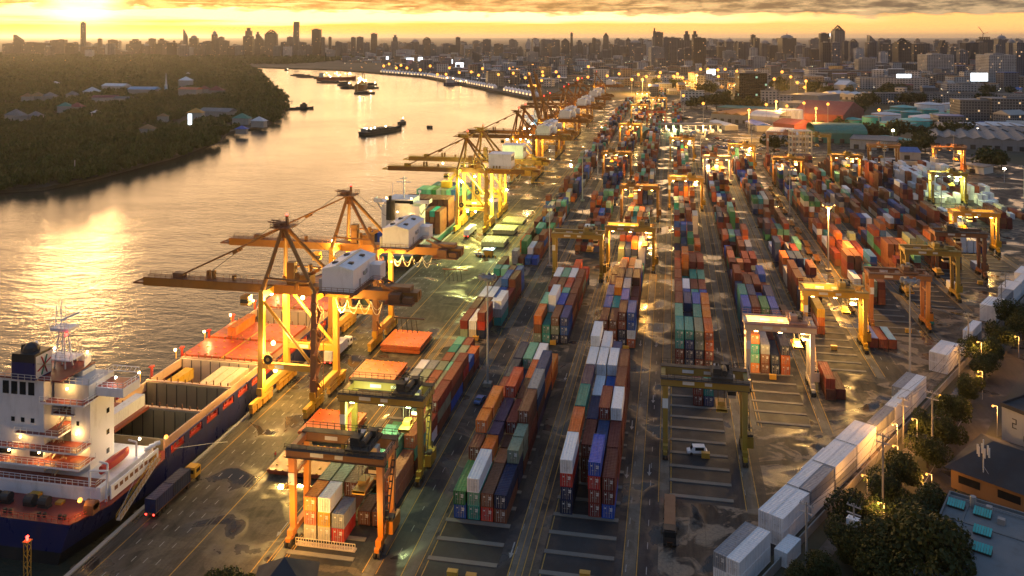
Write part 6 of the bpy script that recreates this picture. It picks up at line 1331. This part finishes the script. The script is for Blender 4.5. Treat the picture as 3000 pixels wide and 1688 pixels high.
for i,(px,py,s,lab) in enumerate(((2524,1475,.95,'bushy dark tree left of the lamp lit street trunk'),(2640,1359,1.05,'dark tree beside the reefer line under the electric pole'),(2680,1475,1.2,'dark tree over the street at the pole with lit foot'),(2737,1572,1.75,'largest dark tree, left of the turquoise awnings'),(2650,1600,1.3,'dark tree left of the largest one, above the red tail lights'),(2582,1640,1.1,'dark tree at the bottom edge near the transformer pole'),(2415,1640,.75,'small olive bush by the brown hut at the bottom edge'),(2330,1675,.7,'small olive bush right below the reefer end at the bottom edge'),(2718,1300,.9,'small tree lit from below by the street lamp'),(2768,1242,.95,'dark tree before the building with the number two'),(2796,1172,1.05,'dark tree at the street edge right of the lit reefers'),(2827,1120,.9,'dark tree behind the pole, upper street side'),(2883,1055,.9,'dark tree by the upper pole, right of the big reefer pair'),(2901,1010,1.,'tall dark tree between the two upper poles'),(2930,968,1.05,'dark tree third from the right frame edge'),(2964,905,1.15,'broad dark tree at the upper right street end'),(2997,930,1.2,'dark tree cut by the right frame edge'),(660,1705,.9,'dark tree crown cut by the bottom frame edge'),(725,1690,.45,'small bright green tree beside the dark crown at the bottom edge'),(2850,1000,.7,'small dark tree close behind the upper reefer pair'),(2480,1560,.9,'dark bush tree between the hut and the transformer pole'),(2530,1590,1.,'dark tree right behind the white transformer box'),(2630,1530,1.05,'dark tree touching the left side of the largest tree'),(2725,1450,.95,'dark tree in front of the black roofed hall corner'),(2775,1600,1.3,'dark tree overlapping the edge of the roof with turquoise lights'),(2690,1690,1.2,'dark tree under the largest tree at the bottom edge'),(2700,1230,.85,'small dark tree between the wall lamps and the street'),(2600,1420,.8,'small dark tree at the wall between two poles'))):
    x,y=G(px,py,6.*s); plant(near_t[i%4],x,y,s,lab,'trees along the street')
far_t=[tree_mesh(5.4,10.,420,.75,300+i) for i in range(4)]
for i,(zx,zy) in enumerate(((960,685),(1010,678),(1060,690),(1115,690),(1250,690),(1560,690),(1610,700),(1655,690),(1480,750),(1520,742),(1400,790),(1330,832),(1440,772),(1690,772),(1750,765),(1900,762),(2270,772),(2310,700),(300,722),(335,742),(720,660),(755,680),(140,682),(200,692),(1200,952),(1390,1002),(1450,1012),(1520,1020),(1565,1010),(1620,1000),(1750,1002),(1900,1010),(2050,990),(2110,1002),(1730,1122),(1790,1092),(1830,1102),(2280,1212),(2340,1200),(2405,1222),(2160,900),(100,782),(180,792),(255,790),(330,792),(690,1102),(2100,1010),(1980,1020),(1350,800),(1290,842),(60,790),(410,800),(470,805),(560,800),(1380,760),(1560,742),(1460,720),(-40,660),(-120,660),(-200,650),(-70,640),(2470,690),(1240,665),(950,660))):
    x,y=G(2000+zx/2.574,zy/2.574,5.); plant(far_t[i%4],x,y,rnd.uniform(.9,1.5)*(1+y*.0004),'dark green tree standing among the sheds and roofs beyond the yard','trees beyond the yard')
# ---------------------------------------------------------------- reefer line along the wall
dirv=Vector((86.6,142.6)).normalized(); ang=-math.atan2(dirv.x,dirv.y); p0=Vector((20.4,163.4)); nl=Vector((-dirv.y,dirv.x))
k_=0
for si,(s,hts) in enumerate(((-17.5,(2,2)),(0,(2,2)),(12.8,(2,2)),(25.6,(2,2,1)),(38.2,(2,2)),(51.,(2,)),(63.6,(2,)),(76.4,(2,2)),(108.5,(2,2)),(121.4,(1,)),(134.2,(2,)),(165.5,(2,2)),(178.4,(2,)),(191.2,(2,2)),(204,(2,)),(217,(2,2)))):
    for c,n in enumerate(hts):
        for tt in range(n):
            p=p0+dirv*s+nl*(2.5*(c+1)); k=('w','w','y','w','w','w','w')[(si*3+c+tt)%7] if not(si==2 and c==0 and tt==1) else 'y'
            lab='%s reefer container, %s, %s column, stack %s along the diagonal line'%(CC[k][0],'on top' if tt==n-1 else 'at the bottom',('right','left','outer left')[c],ordw(si))
            container(k,0,(p.x,p.y,.1+tt*CHH),lab,'reefer containers along the wall',rz=ang,door=s<120)
p=p0+dirv*-7.+nl*.2; container('w',1,(p.x+1.6,p.y+1,.1),'short grey white container beside the brown hut','reefer containers along the wall',rz=ang)
for i in range(3): container('r',0,(59.8+i*2.7,274.,.1),'rust red container lying beside the yellow crane, %s'%('under the blue tarpaulin','middle one of three','right one of three with blue roof')[i],'containers beside the yellow crane')
b=MB(); b.box(59.7,62.35,274.6,286.3,2.84,2.95); b.add([(59.68,274.6,2.95),(59.68,286.3,2.95),(59.62,286.3,1.9),(59.62,274.6,1.7)],[(0,1,2,3)]); tag(b.build('blue_tarpaulin',M['tarp']),'bright blue tarpaulin over the left one of three rust red containers','tarpaulin')
b=MB(); b.box(65.3,67.5,274.4,286.,2.84,2.9); tag(b.build('blue_roof_sheet',M['lightblue']),'dull blue sheet on the roof of the right rust red container','sheet')
for k,x,y,z,lab in (('b',39.8,232.4,.1,'brown container by the cream crane foot, lower left one'),('m',42.5,233.2,.1,'maroon container by the cream crane foot, right one'),('r',39.8,232.8,.1+CHH,'rust red container by the cream crane foot, on top')): container(k,0,(x,y,z),lab,'containers by the cream crane foot')
for k,x,y,lab in (('t',83.2,300,'teal container behind the rusty orange gantry crane legs'),('w',103,340,'white container beside the tall olive crane foot'),('w',121.8,372,'small white hut container by the dark brown crane foot'),('r',152,470,'bright rust container at the right frame edge')): container(k,1,(x,y,.1),lab,'single containers at the crane feet')
# boundary wall, poles and wires
b=MB(); q=[p0+dirv*s-nl*1.9 for s in range(-30,300,6)]
for a,c in zip(q,q[1:]): b.beam((a.x,a.y,.9),(c.x,c.y,.9),.22,1.8)
tag(b.build('boundary_wall',M['concrete']),'low grey concrete wall along the diagonal reefer line','wall')
PP=[(23.9,156.1,1475),(32.1,162.4,1515),(41.4,177.4,1235),(53.4,211.0,1190),(58.3,203.8,1126)]
pos=[]
for i,(x,y,h,lab) in enumerate(((23.6,157.2,12.5,'grey concrete power pole in front of the nearest grey reefers'),(33.,164.,9.5,'short power pole carrying a white transformer box'),(41.4,178.5,16.5,'tallest power pole with lit foot on the street side'),(53.4,211.,11.,'power pole with crossarm before the lit reefers'),(58.4,206.,15.,'power pole right of the lit reefers'),(76.5,246,12.,'power pole beside the big upper reefer pair'),(88.4,276.,12.,'power pole right of the lone tall reefer'),(107.5,304.,14.,'power pole with crossarm before the uppermost reefers'),(118,330,11.,'power pole near the right frame edge'))):
    t=thing('power_pole',lab,'pole',(x,y,0),ang,'power poles along the wall'); b=MB(); b.cyl((0,0,0),(0,0,h),.24,r2=.15,n=7); b.build('pole',M['concrete'],t); b=MB()
    for z in (h-.6,h-2.): b.box(-1.3,1.3,-.1,.1,z,z+.16)
    for xx in (-1.1,-.4,.4,1.1): b.cyl((xx,0,h-.44),(xx,0,h-.1),.09,n=5)
    b.build('crossarm',M['steel'],t)
    if i==1: b=MB(); b.box(-1.1,1.1,-.9,.5,h-4.4,h-2.6); b.cyl((-.6,-.5,h-2.6),(-.6,-.5,h-2.2),.12,n=5); b.cyl((.5,-.5,h-2.6),(.5,-.5,h-2.2),.12,n=5); b.build('transformer_box',M['white'],t)
    pos.append((x,y,h))
b=MB(); 
for i0,i1 in ((0,2),(1,2),(2,4),(3,5),(4,5),(5,6),(6,7),(7,8)):
    (xa,ya,ha),(xb,yb,hb)=pos[i0],pos[i1]
    for off in (-1.1,.4,1.1):
        b.tube([(xa+(xb-xa)*q/6+off*dirv.y,ya+(yb-ya)*q/6-off*dirv.x,ha-.1+(hb-ha)*q/6-1.2*math.sin(math.pi*q/6)) for q in range(7)],.035,3)
tag(b.build('power_cable',M['black']),'sagging black cables strung along the power poles','cable')
for i,(px,py,z,pw,lab) in enumerate(((2629,1248,7.,5200,'street lamp lighting the reefer walls orange, nearest bright one'),(2687,1233,6.,2600,'small orange lamp on the verge right of the lit reefers'),(2631,1312,5.,2200,'orange lamp low between the wall and the dark tree'),(2541,1398,4.,1400,'small orange lamp at the foot of the wall by the tree'),(2768,1163,6.,3000,'orange street lamp under the upper street trees'),(2590,1480,6.,3400,'orange lamp lighting the foot of the tallest pole'),(2922,1194,7.,4200,'lamp on the wall of the building with the number two'),(2878,1093,7.,2600,'orange street lamp right of the tall grey mast'),(2875,1006,7.,4200,'bright warm lamp by the lone tall reefer'),(2985,990,6.,2200,'orange lamp at the right frame edge'),(2730,1395,5.,2200,'orange lamp over the narrow street'))):
    x,y=G(px,py,z); t=thing('street_lamp',lab,'street lamp',(x,y,0),0,'lamps along the wall and street'); b=MB(); b.cyl((0,0,0),(0,0,z+.3),.09,n=6); b.beam((0,0,z+.3),(-.9,0,z+.5),.08,.08); b.build('pole',M['steel'],t); b=MB(); b.sphere((-1.,0,z+.3),.26,6,4); b.build('lamp_head',M['lamp_orange'],t); point((-1.2,-.5,z-.2),pw,(1,.42,.08),t,.3)
for px,py,c_ in ((2558,1653,'lamp_red'),(2705,1502,'screen')): pass
# buildings at the lower right
def facing(pa,pb,d,h,name,label,wall,roof,kind,z=0.):
    (x0,y0),(x1,y1)=G(*pa),G(*pb); v=Vector((x1-x0,y1-y0)); L=v.length; t=thing(name,label,'building',(x0,y0,0),math.atan2(v.y,v.x)); b=MB(); b.box(0,L,0,d,0,h); b.build('wall',M[wall],t); b=MB()
    if kind=='hip': b.add([(-1,-1.2,h),(L+1,-1.2,h),(L+1,d+1.2,h),(-1,d+1.2,h),(5,d/2,h+4.),(L-5,d/2,h+4.)],[(0,1,5,4),(2,3,4,5),(0,4,3),(1,2,5),(3,2,1,0)])
    else: b.box(-.3,L+.3,-.3,d+.3,h,h+.35); b.box(-.3,L+.3,-.3,0,h+.35,h+.9); b.box(-.3,0,0,d,h+.35,h+.9)
    b.build('roof',M[roof],t); return t,L
t,L=facing((2786,1428),(3060,1530),20,4.4,'hall','low beige hall with large black hipped roof at the right edge','rooftan','roofdark','hip')
b=MB()
for x in (1.5,9.,16.): b.box(x,x+4.2,-.06,0,1.6,3.2)
b.build('window',M['glass'],t)
b=MB(); b.cyl((6,1,0),(6,1,12.),.12,n=6)
for k in range(6):
    a=k*math.pi/3; b.box(6+1.1*math.cos(a)-.16,6+1.1*math.cos(a)+.16,1+1.1*math.sin(a)-.1,1+1.1*math.sin(a)+.1,8.6,10.6)
b.beam((6,1,6.5),(8.2,1.,3.5),.06,.06)
o=b.build('phone_antenna',M['offwhite']); o.matrix_world=t.matrix_basis; tag(o,'phone antenna mast with white panels before the black roof','antenna')
(x0,y0),(x1,y1)=G(2786,1452,7.),G(3080,1540,7.); v=Vector((x1-x0,y1-y0)); L=v.length; an=math.atan2(v.y,v.x)
t=thing('office_block','low bluish grey block with turquoise corrugated roof lights in the bottom right corner','building',(x0,y0,0),an); b=MB(); b.box(0,L,-34,0,0,7.); b.build('wall',M['walldim'],t)
b=MB(); b.box(-.3,L+.3,-34.3,.3,7.,7.25); b.box(-.3,L+.3,0,.3,7.25,7.8); b.box(-.3,0,-34.3,0,7.25,7.8); b.box(0,L,-9.3,-9.,7.25,7.4); b.box(3.2,3.5,-34,0,7.25,7.4); b.build('roof',M['roofslate'],t)
b=MB(); b.tube([(0,-1.2,7.7),(L,-1.2,7.7)],.1,5); b.tube([(0,-1.7,7.6),(L,-1.7,7.6)],.08,5); b.cyl((4.2,-2.6,7.2),(4.2,-2.6,9.4),.55,n=8); b.box(6.4,7.4,-3.4,-2.4,7.25,8.6); b.box(8.6,9.8,-6,-5,7.25,8.3); b.build('roof_pipe',M['grey'],t)
for px,py in ((2802,1480),(2879,1506),(2879,1560),(2879,1612)):
    x,y=G(px,py,7.6); dx,dy=x-x0,y-y0; lx,ly=dx*math.cos(an)+dy*math.sin(an),-dx*math.sin(an)+dy*math.cos(an)
    a=MB(); a.box(lx-1.4,lx+1.4,ly-.8,ly+.8,7.25,7.7,1)
    for q in range(7): a.beam((lx-1.3+q*.42,ly-1.,7.72),(lx-1.3+q*.42,ly+1.,8.25),.34,.1)
    a.build('roof_light',[M['tank'],M['dark']],t)
t,L=facing((2935,1330),(3080,1395),14,11.,'office_block','pale building with a painted number two, at the right edge above the black roof','wall','roofdark','flat')
b=MB()
for q in ((2.4,3.4,9.,9.2),(3.2,3.4,8.2,9.),(2.4,3.4,8.,8.2),(2.4,2.6,7.2,8.),(2.4,3.4,7.,7.2)): b.box(q[0],q[1],-.05,0,q[2],q[3])
b.build('number_sign',M['dark'],t)
b=MB(); b.box(5.,6.4,-.05,0,5.,6.2); b.box(5.,6.4,-.05,0,1.6,2.8); b.build('window',M['glass'],t)
x,y=G(2290,1690,2); t=thing('hut','small brown hut with black roof beside the reefer line','hut',(x+1.5,y,0),ang); b=MB(); b.box(0,3.,0,3.4,0,2.5); b.build('wall',M['rooftan'],t); b=MB(); b.add([(-.4,-.4,2.5),(3.4,-.4,2.5),(3.4,3.8,2.5),(-.4,3.8,2.5),(1.5,1.7,3.6)],[(0,1,4),(1,2,4),(2,3,4),(3,0,4)]); b.build('roof',M['roofdark'],t)
x,y=G(834,1632,12.6); t=thing('pavilion','pavilion with black pyramid roof cut by the bottom frame edge','pavilion',(x,y,0),.3); b=MB(); b.add([(-5,-5,8.4),(5,-5,8.4),(5,5,8.4),(-5,5,8.4),(0,0,12.6)],[(0,1,4),(1,2,4),(2,3,4),(3,0,4),(3,2,1,0)]); b.build('roof',M['roofdark'],t); b=MB(); b.box(-4.2,4.2,-4.2,4.2,0,8.4); b.build('wall',M['wall'],t)
x,y=G(80,1700,-2); t=thing('signal_mast','yellow lattice signal mast with red light in front of the ship stern','signal',(x,y,-4)); b=MB()
for dx,dy in ((-.4,-.4),(.4,-.4),(.4,.4),(-.4,.4)): b.beam((dx,dy,0),(dx,dy,9.2),.1,.1)
for k in range(9): s_=1 if k%2 else -1; b.beam((-.4*s_,-.4,k),(.4*s_,-.4,k+1),.08,.08); b.beam((.4,-.4*s_,k),(.4,.4*s_,k+1),.08,.08)
b.box(-.6,.6,-.6,.6,9.,9.15); b.build('lattice_tower',M['yellow'],t); b=MB(); b.cyl((0,0,9.2),(0,0,9.6),.2,n=6); b.sphere((0,0,9.8),.3,6,4); b.build('signal_lamp',M['lamp_red'],t)
for i,(a,c) in enumerate((((-130,139,4.4),(-116.5,118,-1)),((-131,139,4.4),(-119,118,-1)))):
    b=MB(); b.tube([tuple(Vector(a).lerp(Vector(c),q/5)-Vector((0,0,.8*math.sin(math.pi*q/5)))) for q in range(6)],.07,4); tag(b.build('mooring_rope',M['offwhite']),'white mooring rope from the ship stern, %s one'%('right','left')[i],'rope')
b=MB(); b.tube([(-107.8,167.,5.2),(-104,176,2.4),(-103.,181,.4)],.06,4); tag(b.build('mooring_rope',M['offwhite']),'thin mooring line from the ship side to the quay','rope')
# car park
r=random.Random(9); proto=[c for c in bpy.data.objects if c.name.startswith('parked_car')][:2]
cols_=['white','grey','black','red','blue','steel']; pc={}
for i in range(44):
    px,py=r.uniform(2090,2330),0; py=405+ (px-2090)*.2+r.choice((0,7,14,22)); x,y=G(px,py); m_=r.choice(cols_)
    if m_ not in pc:
        pc[m_]=car(x,y,1.57,'small %s car parked in rows in the car park beyond the gantry cranes'%m_,m_); o=pc[m_]; o['group']='%s cars in the far car park'%m_
    else: o=dup(pc[m_],(x,y,0),1.57+r.uniform(-.1,.1))
for i,(px,py,c,lab) in enumerate(((2600,478,'r','flatbed truck behind the white reefers, leftmost of the line'),(2625,480,'w','flatbed truck behind the white reefers, second of the line'),(2660,486,'n','flatbed truck behind the white reefers, third of the line'),(2695,490,'c','flatbed truck behind the white reefers, last of the line'),(2035,395,'u','truck waiting at the gate canopy, left one'),(2080,392,'w','truck waiting at the gate canopy, right one'),(1990,350,'x','red truck on the access road bend'))):
    x,y=G(px,py); truck(x,y,1.4 if px>2500 else 2.9,lab,'white',L=11.); container(c,0,(x+ (1.22*math.sin(1.4) if px>2500 else 1.2)-(0 if px>2500 else 0),y-(1.22 if px>2500 else 0),1.36),'%s container on the %s'%(CC[c][0],lab),'containers riding on trucks',rz=1.4 if px>2500 else 2.9)
# a few people at work
def person(x,y,rz,label,top):
    t=thing('person',label,'person',(x,y,0),rz)
    J=[((0,0,.95),.15),((0,0,1.2),.14),((0,0,1.42),.15),((0,.01,1.53),.06),((0,.03,1.64),.095),((0,.03,1.74),.085),((-.19,0,1.42),.07),((-.27,.02,1.14),.05),((-.25,.2,.96),.038),((.19,0,1.42),.07),((.27,.06,1.14),.05),((.22,.26,1.0),.038),((-.1,.02,.9),.1),((-.11,.1,.5),.07),((-.11,.04,.08),.05),((-.11,.2,.05),.045),((.1,0,.9),.1),((.11,-.04,.5),.07),((.11,-.2,.08),.05),((.11,-.05,.05),.045)]
    E=[(0,1),(1,2),(2,3),(3,4),(4,5),(2,6),(6,7),(7,8),(2,9),(9,10),(10,11),(0,12),(12,13),(13,14),(14,15),(0,16),(16,17),(17,18),(18,19)]
    me=bpy.data.meshes.new('body'); me.from_pydata([j[0] for j in J],E,[]); me.materials.append(M['wood']); o=bpy.data.objects.new('body',me); COL.objects.link(o); o.parent=t
    sk=o.modifiers.new('skin','SKIN'); 
    for q,(p,r_) in zip(me.skin_vertices[0].data,J): q.radius=(r_,r_)
    me.skin_vertices[0].data[0].use_root=True; o.modifiers.new('sub','SUBSURF').levels=1
    b=MB(); b.cyl((0,0,.96),(0,0,1.44),.19,r2=.22,n=10,cap=False); b.cyl((0,0,1.44),(0,0,1.52),.22,r2=.08,n=10,cap=False); b.build('jacket',M[top],t); b=MB(); b.sphere((0,.03,1.76),.13,8,5,0,.7); b.build('helmet',M['yellow'],t)
person(-88.6,176.5,.6,'person in red jacket and helmet walking beside the crane rail','red'); person(36.8,195.5,1.,'person in dark clothes standing on the wet yard near the reefers','dark'); person(-91.,331.,0,'person in dark jacket walking on the green lit quay','dark')
# ---------------------------------------------------------------- evening haze
b=MB(); b.box(-70000,70000,-400,70000,-12,215); hz=b.build('haze',[]); hz['kind']='stuff'; hz['label']='warm evening haze over the river and the city'
hm=bpy.data.materials.new('haze_air'); hm.use_nodes=True; nt=hm.node_tree; nt.nodes.remove(nt.nodes['Principled BSDF'])
pv=nt.nodes.new('ShaderNodeVolumePrincipled'); pv.inputs['Color'].default_value=(.90,.92,.97,1); pv.inputs['Density'].default_value=3.0e-5; pv.inputs['Anisotropy'].default_value=.8
nt.links.new(pv.outputs[0],nt.nodes['Material Output'].inputs['Volume']); hz.data.materials.append(hm)
